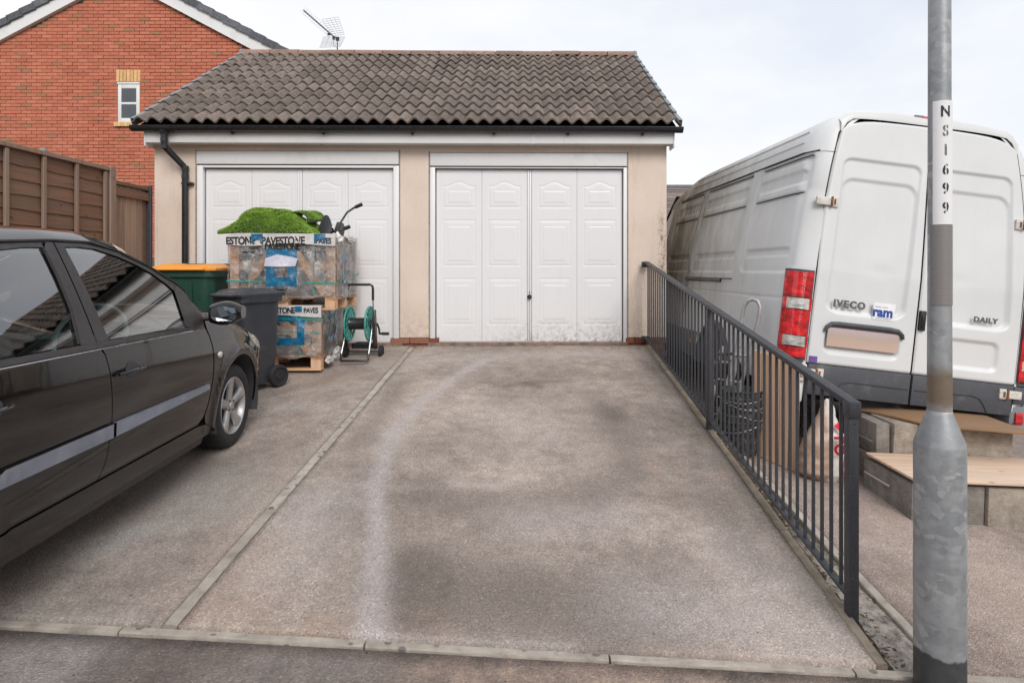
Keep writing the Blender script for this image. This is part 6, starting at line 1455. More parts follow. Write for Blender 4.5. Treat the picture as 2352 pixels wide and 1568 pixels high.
def crate(label, loc, rz, W, D, H, zp, full, words):
    """local origin: front right bottom corner; x to the left is negative; y back"""
    t = thing('pallet_crate', label, 'crate', loc, rz, 'wrapped crates of paving stacked on pallets')
    t['_film'] = (W, zp, H)
    # pallet
    for y in (.0, D/2-.05, D-.10): 
        m = MB(); m.box(-W, 0, y, y+.10, .0, .018); m.obj('bottom_board', M_pallet, t, bevel=.002, seg=1)
    for x in (-W, -W/2-.05, -.10):
        for y in (.0, D/2-.05, D-.10): m = MB(); m.box(x, x+.10, y+.002, y+.098, .018, zp-.04); m.obj('pallet_block', M_palletv, t, bevel=.003, seg=1)
        m = MB(); m.box(x, x+.10, 0, D, zp-.04, zp-.02); m.obj('stringer_board', M_pallet, t, bevel=.002, seg=1)
    k = 8
    for i in range(k): y = D*i/k; m = MB(); m.box(-W, 0, y+.006, y+D/k-.01, zp-.019, zp); m.obj('deck_board', M_pallet, t, bevel=.002, seg=1)
    # load
    nl = 3
    for i in range(6):
        for j in range(nl):
            m = MB(); x0 = -W+.06+(W-.12)*i/6; m.box(x0+.004, x0+(W-.12)/6-.004, .05+(D-.1)*j/nl+.004, .05+(D-.1)*(j+1)/nl-.004, zp+.005, zp+H-.05-.03*random.random()); m.obj('paving_slab', M_slab, t)
    fr = []
    for x in (-W, -.085):
        for y in (.0, D-.025): m = MB(); m.box(x, x+.085, y, y+.022, zp+.001, zp+H); m.obj('upright', M_palletv, t, bevel=.002, seg=1)
    for y in (.0, D-.08): m = MB(); m.box(-.022, .0, y+.023 if y < .1 else y-.003, y+.08+(.023 if y < .1 else -.03), zp+.001, zp+H); m.obj('upright', M_palletv, t, bevel=.002, seg=1)
    m = MB(); m.box(-W+.087, -.087, .002, .022, zp+H-.082, zp+H-.002); m.obj('rail', M_pallet, t, bevel=.002, seg=1)
    m = MB(); m.box(-W+.087, -.087, .002, .022, zp+H*.42, zp+H*.42+.085); m.obj('rail', M_pallet, t, bevel=.002, seg=1)
    m = MB(); m.box(-.022, -.002, .11, D-.11, zp+H*.42, zp+H*.42+.085); m.obj('rail', M_pallet, t, bevel=.002, seg=1); m = MB(); m.box(-.022, -.002, .11, D-.11, zp+H-.085, zp+H-.002); m.obj('rail', M_pallet, t, bevel=.002, seg=1)
    for a_, b_ in (((-W+.10, zp+.02), (-W*.55, zp+H-.09)), ((-W*.42, zp+H-.09), (-.10, zp+.02))):
        d = Vector((b_[0]-a_[0], b_[1]-a_[1])); n = Vector((-d.y, d.x)).normalized()*.038
        m = MB(); m.prism([(a_[0]-n.x, a_[1]-n.y), (b_[0]-n.x, b_[1]-n.y), (b_[0]+n.x, b_[1]+n.y), (a_[0]+n.x, a_[1]+n.y)], -.016, .001, 'y'); m.obj('brace', M_pallet, t, bevel=.002, seg=1)
    # straps
    for x in (-W*.83, -W*.20): m = MB(); m.box(x-.008, x+.008, -.020, -.018, zp+.02, zp+H+.004); m.obj('strap', M_strap, t)
    m = MB(); zs_ = zp+(.12 if full else H*.72); m.add([(-W-.022, -.030, zs_+.02), (.022, -.030, zs_-.004), (.022, D+.02, zs_+.08), (-W-.022, -.030, zs_+.034), (.022, -.030, zs_+.010), (.022, D+.02, zs_+.094)], [(0, 1, 4, 3), (1, 2, 5, 4)]); m.obj('strap', M_strap, t)
    if not full: m = MB(); m.add([(-W-.022, -.030, zs_-.10), (.0, -.030, zs_-.13), (-W-.022, -.030, zs_-.088), (.0, -.030, zs_-.118)], [(0, 1, 3, 2)]); m.obj('strap', M_strap, t)
    # film round front, right side, top edge
    z0, z1 = zp-.03, zp+H+.006
    def front(u, v):
        zz = lerp(z0+.02*math.sin(u*9)+.012*math.sin(u*23), z1, v); bulge = .012*math.sin(u*PI)*math.sin(v*PI)
        return ((lerp(-W-.012, .012, u), -.022-bulge, zz), (0, -1, 0))
    def sidef(u, v): 
        zz = lerp(z0+.015*math.sin(u*11)+.01, z1+.01*math.sin(u*14), v); return ((.014+.010*math.sin(v*PI), lerp(-.014, D+.01, u), zz), (1, 0, 0))
    rag_sheet('film', front, 60, 40, M_film, t, .011, 7); rag_sheet('film', sidef, 50, 40, M_film, t, .013, 7)
    rag_sheet('film', lambda u, v: ((-W-.014, lerp(-.014, D+.01, u), lerp(z0, z1, v)), (-1, 0, 0)), 20, 20, M_film, t, .010, 7)
    rag_sheet('film_top', lambda u, v: ((lerp(-W, 0, u), lerp(0, D, v), z1-.004), (0, 0, 1)), 24, 24, M_whitefilm, t, .006, 7)
    rag_sheet('film_band', lambda u, v: ((lerp(-W-.014, .014, u), -.038, lerp(z1-.105-.012*math.sin(u*8), z1+.002, v)), (0, -1, 0)), 60, 8, M_whitefilm, t, .004, 9)
    for (txt, x, dz, sz) in words:
        me = text_mesh(txt, sz, .004*sz/.1, .0006, .92, sx=.78); bmm = bmesh.new(); bmm.from_mesh(me); bmesh.ops.triangulate(bmm, faces=bmm.faces[:]); [bmesh.ops.bisect_plane(bmm, geom=bmm.verts[:]+bmm.edges[:]+bmm.faces[:], plane_co=(q*.02, 0, 0), plane_no=(1, 0, 0)) for q in range(-14, 15)]; bmm.to_mesh(me); bmm.free()
        map_mesh(me, lambda c: (lambda X, Z: Vector((X, (min(band_y(X, Z, W, z1), film_y(t, X, Z)) if Z > z1-.11 else film_y(t, X, Z))-.0012-c.z*.3, Z)))(x+c.x, z1-.052-dz+c.y*(1+.08*math.sin(c.x*13)))); link('lettering', me, M_blackprint, t)
    return t, z1
def band_y(x, z, W, z1):
    q = Vector((x, -.038, z))*9; return -.038-(.004*mnoise.noise(q+Vector((3, 7, 1)))+.0024*mnoise.noise(q*2.7))
def film_y(t, x, z):
    W, zp, H = t['_film']; z0, z1 = zp-.03, zp+H+.006; u = (x+W+.012)/(W+.024); v = np.clip((z-z0)/(z1-z0), 0, 1); b = .012*math.sin(u*PI)*math.sin(v*PI)
    q = Vector((x, -.022-b, z))*7; d = .011*mnoise.noise(q+Vector((3, 7, 1)))+.0066*mnoise.noise(q*2.7); return -.022-b-d-.0025
def film_x(t, y, z):
    W, zp, H = t['_film']; z0, z1 = zp-.03, zp+H+.006; v = np.clip((z-z0)/(z1-z0), 0, 1); xx = .014+.010*math.sin(v*PI)
    q = Vector((xx, y, z))*7; d = .013*mnoise.noise(q+Vector((3, 7, 1)))+.0078*mnoise.noise(q*2.7); return xx+d+.0025
def logo(t, x, z, w, h, side=False, open_=False, th=.05, yy=-.012):
    """square ring printed on the film"""
    m = MB()
    R_ = [(x, x+w, z, z+th), (x+w-th, x+w, z+th, z+h-th), (x, x+w, z+h-th, z+h)]
    if not open_: R_.insert(0, (x, x+th, z+th, z+h-th))
    for a, b, c, d in R_:
        n = max(2, int((b-a)/.012)); k = max(2, int((d-c)/.012))
        for i in range(n*k):
            xa, xb = lerp(a, b, (i % n)/n), lerp(a, b, (i % n+1)/n); c_, d_ = c, d; c, d = lerp(c_, d_, (i//n)/k), lerp(c_, d_, (i//n+1)/k)
            if side: m.add([(film_x(t, p, q+.06*p), p, q+.06*p) for p, q in ((xa, c), (xb, c), (xb, d), (xa, d))], [(0, 1, 2, 3)])
            else: m.add([(p, film_y(t, p, q), q) for p, q in ((xa, c), (xb, c), (xb, d), (xa, d))], [(0, 1, 2, 3)])
            c, d = c_, d_
    m.obj('printed_logo', M_blueprint, t, smooth=60)
zc1 = float(z_ramp(-2.4, 6.2))-.005
cl, zt1 = crate('lower wrapped crate of paving on its pallet beneath the other crate', (-2.02, 5.98, zc1), R(2.5), .98, .86, .485, .15, False, [('VESTONE', -.36, .0, .078), ('PAVES', -.085, -.0, .07), ('PAVESTONE', -.76, .0, .078)])
logo(cl, -.41, .255, .26, .30, open_=True, th=.07); logo(cl, .24, .24, .22, .33, side=True, th=.045); 
m = MB(); m.box(-.235, -.17, -.0455, -.0435, .580, .632); m.obj('printed_logo', M_blueprint, cl)
cu_, zt2 = crate('upper wrapped crate of paving carrying the artificial grass', (-1.885, 5.99, zc1+.592), R(1.5), 1.02, .84, .60, .14, True, [('ESTONE', -.90, .02, .105), ('PAVESTONE', -.49, .02, .105), ('PAVESTONE', -.50, .075, .085), ('recycle & reduce', -.83, .125, .026), ('PAVES', -.10, .02, .075)])
logo(cu_, -.655, .235, .295, .37, th=.085); logo(cu_, .18, .24, .17, .28, side=True, th=.04)
m = MB(); m.prism([(-.66, .505), (-.55, .545), (-.40, .52), (-.345, .505), (-.37, .43), (-.52, .425), (-.67, .43)], -.049, -.046, 'y'); m.obj('document_pouch', M_label, cu_)
for x in (-.74, -.135):
    m = MB(); m.prism([(x-.055, .655), (x-.03, .655), (x-.03, .69), (x+.03, .69), (x+.03, .655), (x+.055, .655), (x+.055, .745), (x-.055, .745)], -.047, -.0445, 'y'); m.obj('printed_logo', M_blueprint, cu_)
# torn film bunched on the ground and at the crate corner
def crumple(name, par, c, r, mat, seed, sq=(1, 1, 1)):
    m = MB(); bm = bmesh.new(); bmesh.ops.create_icosphere(bm, subdivisions=4, radius=1)
    for v in bm.verts:
        p = v.co.copy(); n = 1+.45*mnoise.noise(p*2.1+Vector((seed, 0, 0)))+.28*abs(mnoise.noise(p*5+Vector((0, seed, 0))))+.12*mnoise.noise(p*11)
        v.co = Vector((p.x*sq[0], p.y*sq[1], p.z*sq[2]))*r*n+Vector(c)
    me = bpy.data.meshes.new(name); bm.to_mesh(me); bm.free(); sm(me, 30); return link(name, me, mat, par)
crumple('loose_film', cl, (.02, .50, .10), .07, M_whitefilm, 3, (.6, 1.6, .9)); crumple('loose_film', cl, (.03, .18, .08), .05, M_whitefilm, 5, (.6, 1.8, .7)); crumple('loose_film', cu_, (.0, .04, .70), .05, M_whitefilm, 8, (1.2, .8, 1.1)); crumple('loose_film', cu_, (.02, .5, .72), .05, M_whitefilm, 9, (.8, 2.6, .8))
m = MB(); m.box(-3.02, -2.985, 6.1, 6.16, .62, 1.28); o = m.obj('loose_timber', M_palletv, None, bevel=.003); tag(o, 'upright timber offcut standing between the orange lidded bin and the crates', 'timber')
# ================================================================== ARTIFICIAL GRASS ROLL
gz = zc1+.592+zt2; gr = thing('artificial_grass', 'crumpled piece of bright green artificial grass on top of the upper crate', 'artificial grass', (-2.60, 6.35, gz))
M_turfback = pm('turf_backing', (.05, .09, .02), .9, var=.3)
def grasstop(x, y):     # height of the folded turf above the crate
    prof = np.interp(x, [-.50, -.42, -.33, -.24, -.14, .0, .12, .24, .36, .44, .50], [.06, .11, .16, .25, .30, .265, .225, .20, .155, .07, .0])
    k = np.interp(y, [-.36, -.335, -.26, -.1, .15, .33], [.0, .36, .72, .97, 1, .6]); z = prof*k
    z += .022*math.sin(x*13+y*5)*k+.012*math.sin(x*27-y*11)*k
    z -= .085*math.exp(-((x+.27-(y+.1)*.3)/.028)**2)*k; z -= .03*math.exp(-((x-.18-y*.5)/.04)**2)*k
    return max(.0, z*.96)
nx, ny = 70, 46; V = []; 
for j in range(ny+1):
    for i in range(nx+1):
        x = lerp(-.50, .50, i/nx); y = lerp(-.36, .33, j/ny)
        sh_ = -.06*x*(1 if x > 0 else 0)
        V.append(Vector((x*.90, y+.02*math.sin(x*8), grasstop(x, y)+sh_*0+.012)))
me = npmesh('turf_sheet', V, gridfaces(nx, ny)); ts = link('turf_sheet', me, M_turfback, gr); so = ts.modifiers.new('thick', 'SOLIDIFY'); so.thickness = .012
# second fold: a rolled end at the right
V2 = []
for j in range(25):
    for i in range(41):
        u, v = i/40, j/24; a = -PI*.1+u*PI*1.3; rr = .105*(1+.12*math.sin(v*7)); x = .24+.02*math.sin(v*5)+rr*1.1*math.cos(a)+.03*v; z = .155+rr*math.sin(a)*.72; y = lerp(-.12, .34, v)
        V2.append(Vector((x, y, z+.05*v)))
me2 = npmesh('turf_fold', V2, gridfaces(40, 24)); tf = link('turf_fold', me2, M_turfback, gr); so = tf.modifiers.new('thick', 'SOLIDIFY'); so.thickness = .012
def blades(name, V, nxx, nyy, count, L, par, wid=.0022):
    V = [Vector(v) for v in V]; w = nxx+1; vs = []; fs = []; rnd = random.Random(5)
    for _ in range(count):
        i = rnd.randrange(nxx); j = rnd.randrange(nyy); a, b, c = V[j*w+i], V[j*w+i+1], V[(j+1)*w+i]; u, v = rnd.random(), rnd.random()
        p = a+(b-a)*u+(c-a)*v; n = (b-a).cross(c-a)
        if n.length < 1e-9: continue
        n.normalize(); n = n if (n.z > -.2) else -n
        d = (n+Vector((rnd.uniform(-.7, .7), rnd.uniform(-.7, .7), rnd.uniform(-.5, .4)))).normalized(); s = d.cross(Vector((rnd.uniform(-1, 1), rnd.uniform(-1, 1), .2))).normalized()*wid
        l = L*rnd.uniform(.6, 1.2); k = len(vs); tip = p+d*l+Vector((0, 0, -l*.15)); mid = p+d*l*.55; vs += [p-s, p+s, mid+s*.8, mid-s*.8, tip]; fs += [(k, k+1, k+2, k+3), (k+3, k+2, k+4)]
    me = bpy.data.meshes.new(name); me.from_pydata([tuple(q) for q in vs], [], fs)
    return stuff(link(name, me, M_turf, par))
def turfmat():
    m, t, b, vec = newmat('turf_blades'); g = N(t, 'ShaderNodeNewGeometry'); c = ramp(t, g.outputs['Random Per Island'], [(0, (.08, .18, .015)), (.4, (.20, .38, .04)), (.8, (.32, .52, .08)), (1, (.46, .52, .20))])
    c = mixc(t, .5, c, ramp(t, noise_(t, vec, 8, 3), [(.3, (.75, .8, .6)), (.7, (1.25, 1.15, 1.0))]), 'MULTIPLY'); t.links.new(c, b.inputs['Base Color']); b.inputs['Roughness'].default_value = .45; return m
M_turf = turfmat()
for c_ in (cl, cu_): del c_['_film']
blades('turf_blades', V, nx, ny, 46000, .024, gr); blades('turf_blades', V2, 40, 24, 14000, .024, gr)
# ================================================================== THINGS ON THE CRATE BEHIND THE GRASS
mw = thing('folded_mower', 'black folded mower handlebars with rubber grips on top of the upper crate', 'mower', (-2.0, 6.35, gz))
def tp_(px, py, Y): return Vector(((px-1210)/1400*Y+2.0, Y-6.35, 1.5+(620-py)/1400*Y-gz))
for pts in ([(763, 556, 6.3), (771, 535, 6.32), (783, 510, 6.36), (797, 488, 6.4), (812, 478, 6.42), (832, 469, 6.44)], [(757, 560, 6.1), (766, 545, 6.1), (775, 532, 6.12), (787, 527, 6.14), (804, 520, 6.15)]):
    P = [tp_(*p) for p in pts]; m = MB(); m.tube(P, .0115, 10); m.obj('handlebar', M_blackplastic, mw, smooth=60)
    m = MB(); a, b = P[-2].lerp(P[-1], .15), P[-1]; m.tube([a, a.lerp(b, .1), b, b+(b-a)*.03], [.012, .018, .0185, .012], 12)
    for q in range(5): c = a.lerp(b, .2+.15*q); d = (b-a).normalized()*.003; m.tube([c-d, c+d], .0198, 10)
    m.obj('grip', M_darkrubber, mw, smooth=50)
P = [tp_(735, 556, 6.3), tp_(752, 527, 6.3), tp_(762, 524, 6.32), tp_(765, 530, 6.35), tp_(750, 557, 6.35)]
m = MB(); m.tube([P[0], P[1], P[2]], .012, 8, flat=.5); m.obj('deck_edge', M_alu, mw, smooth=50); m = MB(); m.tube([P[2], P[3], P[4]], .016, 8, flat=.5); m.obj('deck_edge', M_blackplastic, mw, smooth=50)
m = MB(); m.prism([(-.03, -.0), (.055, -.0), (.075, .09), (.055, .145), (.02, .15)], -.0, .12, 'y'); m.obj('deck', pm('mower_deck', (.06, .055, .055), .6), mw, bevel=.006)
ft = thing('dark_mat', 'dark grey rolled foam mat beside the green artificial grass', 'mat', (-2.09, 6.25, gz))
m = MB(); V3 = []
m.grid(lambda u, v: (lerp(-.10, .095, u)+.02*v, .09*math.cos(u*PI)+.03*v, v*(.06+.155*math.sin(PI*min(1, u*.86+.08))**.8)*1.0), 24, 16); o = m.obj('mat_sheet', pm('dark_foam', (.045, .048, .055), .85, var=.2, vs=20, bump=.3), ft, smooth=60, fix=False); so = o.modifiers.new('thick', 'SOLIDIFY'); so.thickness = .014
# ================================================================== HOSE REEL
hr_ = thing('hose_reel', 'empty teal and black garden hose reel cart standing by the left garage door', 'hose reel', (-1.76, 6.42, float(z_ramp(-1.7, 6.42))), R(-2))
M_teal = pm('teal_plastic', (.05, .27, .235), .35, var=.1, vs=10)
for x in (-.108, .108):
    rt = MB(); rt.M = Matrix.Translation((x, .0, .375)); n = 40
    rt.tube([(0, .178*math.cos(2*PI*i/n), .178*math.sin(2*PI*i/n)) for i in range(n)], .011, 8, closed=True); rt.tube([(0, .10*math.cos(2*PI*i/n), .10*math.sin(2*PI*i/n)) for i in range(n)], .006, 6, closed=True)
    dd = rt.obj('reel_disc', M_teal, hr_, smooth=60)
    for k in range(14):
        a = 2*PI*k/14; s_m = MB(); s_m.M = Matrix.Translation((x, 0, .375)) @ Matrix.Rotation(a, 4, 'X'); s_m.box(-.008, .008, .05, .172, -.006, .006); s_m.box(-.002, .002, .05, .172, -.016, .016); s_m.obj('spoke', M_teal, dd)
m = MB(); m.lathe([(.068, -.10), (.062, -.08), (.062, .08), (.068, .10)], 28, 'x'); m.lathe([(0, -.125), (.05, -.125), (.06, -.10)], 20, 'x'); m.lathe([(0, .13), (.035, .13), (.045, .115)], 20, 'x'); m.v = [(x, y, z+.375) for x, y, z in m.v]; m.obj('drum', M_blackplastic, hr_, smooth=40)
m = MB(); m.tube([(-.135, .02, .62), (-.135, .02, .735), (-.130, .02, .77), (-.105, .02, .785), (.105, .02, .785), (.130, .02, .77), (.135, .02, .735), (.135, .02, .62)], .0135, 10); m.obj('push_handle', M_blackplastic, hr_, smooth=60)
for x in (-.145, .145):
    m = MB(); m.tube([(x*.94, .02, .64), (x, .02, .36)], .0085, 8); m.tube([(x*.92, .02, .38), (x*.98, -.165, .065)], .0105, 8); m.obj('steel_leg', M_chrome, hr_, smooth=60)
    s = 1 if x > 0 else -1
    m = MB(); m.prism([(-.02, .52), (.035, .52), (.085, .16), (.11, .10), (.03, .10), (-.03, .17), (-.045, .36)], x-.012+s*.01, x+.012+s*.01, 'x'); m.obj('side_frame', M_blackplastic, hr_, bevel=.006)
    w_ = MB(); w_.lathe([(0, .02), (.02, .022), (.05, .012), (.058, .02), (.066, .014), (.066, -.014), (0, -.02)], 24, 'x'); o = w_.obj('wheel', M_darkrubber, hr_, smooth=40); o.location = (x+s*.045, .13, .066)
m = MB(); m.prism([(-.12, .10), (.12, .10), (.12, .15), (.06, .17), (-.06, .17), (-.12, .15)], .10, .13, 'y'); m.tube([(-.19, .13, .066), (.19, .13, .066)], .008, 6); m.obj('rear_panel', M_blackplastic, hr_, bevel=.004)
m = MB(); m.tube([(-.14, -.16, .08), (-.142, -.185, .02), (-.13, -.20, .012), (.13, -.20, .012), (.142, -.185, .02), (.14, -.16, .08)], .0125, 8); m.obj('foot_bar', M_blackplastic, hr_, smooth=60)
m = MB(); m.tube([(.165, .0, .375), (.185, .0, .375), (.20, .02, .32), (.205, .02, .27)], .011, 8); m.tube([(.20, .02, .27), (.30, .02, .268)], .012, 8); m.tube([(.235, .02, .269), (.305, .02, .268)], .017, 10); m.obj('crank', M_blackplastic, hr_, smooth=60)
# ================================================================== BEHIND THE RAILING
zl = lambda x, y: float(z_low(np.float64(x), np.float64(y)))
def bucket(label, x, y, z0, mat, tl, i):
    t = thing('bucket', label, 'bucket', (x, y, z0), random.uniform(0, 6), 'stacked black builders buckets'); t.rotation_euler = (tl[0], tl[1], random.uniform(0, 6))
    m = MB(); h = .26; m.lathe([(0, .004), (.108, .0), (.112, .008), (.150, h-.03), (.153, h-.012), (.160, h-.012), (.164, h-.004), (.160, h), (.150, h), (.147, h-.02), (.108, .012), (0, .010)], 40); m.obj('body', mat, t, smooth=35)
    m = MB(); m.lathe([(.146, h-.055), (.158, h-.057), (.158, h-.050), (.146, h-.047)], 40); m.obj('rim_band', mat, t, smooth=35)
    m = MB(); m.tube([(.163*math.cos(a), .163*math.sin(a), h-.03-.055*abs(math.sin(a))) for a in np.linspace(0, PI, 18)], .0028, 5); m.obj('wire_handle', M_alu, t, smooth=60)
    return t
M_bucket = pm('dirty_black_bucket', (.022, .023, .026), .55, var=.3, vs=18, dirt=((.40, .39, .37), .42, 26)); bx_, by_ = 1.665, 4.72; zb_ = zl(bx_, by_)
names = ['bottom bucket of the black stack behind the railing, its plain side showing', 'second bucket from the bottom of the black stack behind the railing', 'third bucket from the bottom of the black stack behind the railing', 'fourth bucket from the bottom of the black stack behind the railing', 'fifth bucket from the bottom of the black stack behind the railing', 'topmost bucket of the black stack behind the railing']
for i in range(6): bucket(names[i], bx_+random.uniform(-.004, .004), by_+random.uniform(-.004, .004), zb_+.01+i*.046, M_bucket, (random.uniform(-.02, .02), random.uniform(-.02, .02)), i)
# leaning boards against the van
bd = thing('leaning_panel', 'pale wooden panel of upright planks leaning on the van behind the railing', 'wooden panel', (1.93, 4.78, zl(1.93, 4.78)))
A = Vector((1.74, 4.72)); B = Vector((1.945, 4.38)); d = (B-A); L_ = d.length; nb = 5; u = d.normalized(); pr = Vector((-u.y, u.x)); pr = pr if pr.x > 0 else -pr
for i in range(nb):
    a = A+u*(L_*i/nb+.002); b = A+u*(L_*(i+1)/nb-.002); V = []
    zz = zl(a.x, a.y)+.01; zz2 = zl(b.x, b.y)+.0; H_ = .80; lean = pr*.018
    for (p, z) in ((a, zz), (b, zz2)):
        for th in (0, .018):
            V.append((p.x+pr.x*th-bd.location.x, p.y+pr.y*th-bd.location.y, z-bd.location.z)); V.append((p.x+pr.x*th+lean.x-bd.location.x, p.y+pr.y*th+lean.y-bd.location.y, z+H_-bd.location.z))
    m = MB(); m.add(V, [(0, 1, 5, 4), (2, 6, 7, 3), (0, 4, 6, 2), (1, 3, 7, 5), (0, 2, 3, 1), (4, 5, 7, 6)]); m.obj('plank', M_ply, bd, bevel=.002, seg=1)
# sack
sk = thing('rubble_sack', 'white and brown sack with red print standing beside the railing end post', 'sack', (2.10, 4.33, zl(2.1, 4.33)))
m = MB()
def sack(u, v):
    a = 2*PI*u; hgt = v*.56; w = np.interp(v, [0, .08, .35, .6, .8, 1], [.10, .155, .165, .115, .065, .022]); dd_ = np.interp(v, [0, .1, .5, .8, 1], [.07, .11, .09, .05, .012])
    x = w*math.copysign(abs(math.cos(a))**.8, math.cos(a)); y = dd_*math.copysign(abs(math.sin(a))**.8, math.sin(a))
    p = Vector((x, y, hgt)); n = mnoise.noise(p*9)*.022+mnoise.noise(p*22)*.010+.006*abs(mnoise.noise(Vector((x*4, y*4, hgt*45)))); k = 1+n/max(w, .03)*.8
    return (x*k+.02*(v-.3)+.03*v*v, y*k, hgt+.01*math.sin(a*2))
m.grid(sack, 64, 60); m.add([sack(i/64, 0) for i in range(64)], [tuple(range(64))])
def sackmat():
    mm, t, b, vec = newmat('sack_film'); sx = N(t, 'ShaderNodeSeparateXYZ'); t.links.new(vec, sx.inputs[0])
    d = ramp(t, math_(t, 'ADD', sx.outputs[0], math_(t, 'MULTIPLY', noise_(t, vec, 6, 5), .08)), [(.035, (1,)*3), (.075, (0,)*3)])
    c = mixc(t, d, (.62, .60, .57), (.40, .285, .215)); c = mixc(t, .6, c, ramp(t, noise_(t, vec, 20, 7, .75), [(.3, (.6, .55, .5)), (.65, (1.1, 1.1, 1.1))]), 'MULTIPLY'); t.links.new(c, b.inputs['Base Color']); b.inputs['Roughness'].default_value = .42; return mm
m.obj('bag', sackmat(), sk, smooth=50, fix=False)
M_redprint = pm('red_print', (.62, .02, .03), .5, var=.2, vs=20)
me = text_mesh('PO', .14, .006, .001, sx=.8); map_mesh(me, lambda c: Vector((.105+c.y*-0.35+c.x*.10, -.115, .31-c.x*1.0+c.y*.05))) if 0 else map_mesh(me, lambda c: Vector((.050+c.y*.75, -.142+.10*abs(c.y)+.02*(abs(c.x)), .27-c.x*.9))); link('lettering', me, M_redprint, sk)
m = MB(); m.add([(.03, -.105, .40), (.095, -.10, .335), (.075, -.09, .43)], [(0, 1, 2)]); m.obj('red_corner_print', M_redprint, sk, fix=False)
m = MB(); m.tube([(.10, -.105, .02), (.085, -.122, .10), (.092, -.118, .19)], .0025, 4); m.obj('red_line_print', M_redprint, sk)
# rusty pierced block
rb = thing('rusty_block', 'rusty brown pierced metal block between the leaning panel and the sack', 'metal block', (2.0, 4.39, zl(2., 4.4)))
m = MB(); m.box(-.04, .05, -.05, .06, 0, .215); o = m.obj('block', M_rust, rb, bevel=.022)
for (x, z, r_) in ((-.005, .15, .017), (.015, .105, .008), (.0, .045, .02), (-.015, .09, .007)): m = MB(); m.M = Matrix.Translation((x, -.051, z)); m.lathe([(0, 0), (r_, -.001), (r_, .004)], 14, 'y'); m.obj('hole', M_seam, rb)
# aluminium stepladder folded and leaning, and a loop of a second ladder
ld = thing('sack_truck', 'aluminium sack truck with looped handle leaning on the side of the van', 'sack truck', (1.80, 5.10, zl(1.8, 5.1)))
def wp(px, py, Y, o): return Vector(((px-1210)/1400*Y, Y, 1.5+(620-py)/1400*Y))-o
o_ = Vector(ld.location)
pts = [(1630, 1010, 5.0), (1655, 940, 4.98), (1690, 810, 4.92), (1703, 740, 4.9), (1709, 706, 4.89), (1716, 692, 4.87), (1728, 687, 4.85), (1740, 691, 4.82), (1746, 706, 4.80), (1742, 735, 4.80), (1722, 810, 4.82), (1690, 930, 4.88), (1668, 1010, 4.9)]
m = MB(); m.tube([wp(*p, o_) for p in pts], .017, 8, flat=.8); m.obj('looped_frame', M_alu, ld, smooth=60)
m = MB(); m.tube([wp(1688, 815, 4.92, o_), wp(1720, 818, 4.82, o_)], .012, 8); m.tube([wp(1673, 875, 4.95, o_), wp(1704, 878, 4.85, o_)], .012, 8); m.obj('crossbar', M_alu, ld)
sl = thing('stepladder', 'folded aluminium stepladder leaning behind the middle of the railing', 'stepladder', (1.62, 5.0, zl(1.62, 5.0))); o_ = Vector(sl.location)
for pts, w_ in (([(1655, 985, 5.0), (1668, 920, 5.03), (1683, 850, 5.08), (1697, 795, 5.12)], .020), ([(1628, 1000, 5.05), (1634, 930, 5.1), (1645, 860, 5.15), (1660, 795, 5.2)], .020), ([(1672, 925, 4.95), (1688, 850, 5.0), (1702, 800, 5.05)], .018)):
    m = MB(); m.tube([wp(*p, o_) for p in pts], w_, 6, flat=.6); m.obj('stile', M_alu, sl, smooth=40)
for y in (830, 870, 910, 950): 
    m = MB(); a = wp(1636+(985-y)*.12, y, 5.1, o_); b = wp(1668+(985-y)*.18, y+5, 5.02, o_); m.tube([a, b], .016, 6, flat=.5); m.obj('tread', M_alu, sl)
# stacked trays / dark tool case behind the ladder
tb = thing('black_tool_case', 'tall black plastic tool case standing against the van behind the stepladder', 'tool case', (1.685, 5.20, zl(1.68, 5.2)))
m = MB(); m.box(-.13, .13, -.07, .07, .03, .62); m.obj('case_body', M_blackplastic, tb, bevel=.03); m = MB(); m.tube([(-.07, -.05, .62), (-.07, -.05, .68), (.07, -.05, .68), (.07, -.05, .62)], .012, 8); m.obj('handle', M_blackplastic, tb, smooth=50); m = MB(); m.box(-.12, .12, -.078, -.07, .2, .24); m.box(-.12, .12, -.078, -.07, .42, .46); m.obj('case_rib', M_vdark, tb, bevel=.003)
for sx in (-.12, .12): m = MB(); m.lathe([(0, sx), (.045, sx), (.045, sx*1.2), (0, sx*1.2)], 18, 'x'); m.v = [(x, y+.05, z+.045) for x, y, z in m.v]; m.obj('wheel', M_darkrubber, tb)
# white and blue rolls beside the ladder
wr_ = thing('plastic_bottle', 'white plastic bottle with blue label on the ground behind the railing', 'bottle', (1.60, 5.22, zl(1.6, 5.2)))
m = MB(); m.lathe([(0, 0), (.055, 0), (.06, .02), (.06, .20), (.045, .25), (.02, .27), (.02, .30), (0, .30)], 24); m.obj('bottle_body', M_white, wr_, smooth=40); m = MB(); m.lathe([(.0606, .06), (.0606, .14)], 24); m.obj('label_band', M_blueprint, wr_, smooth=40, fix=False); m = MB(); m.lathe([(.024, .29), (.024, .325), (0, .325)], 16); m.obj('cap', M_blueprint, wr_)
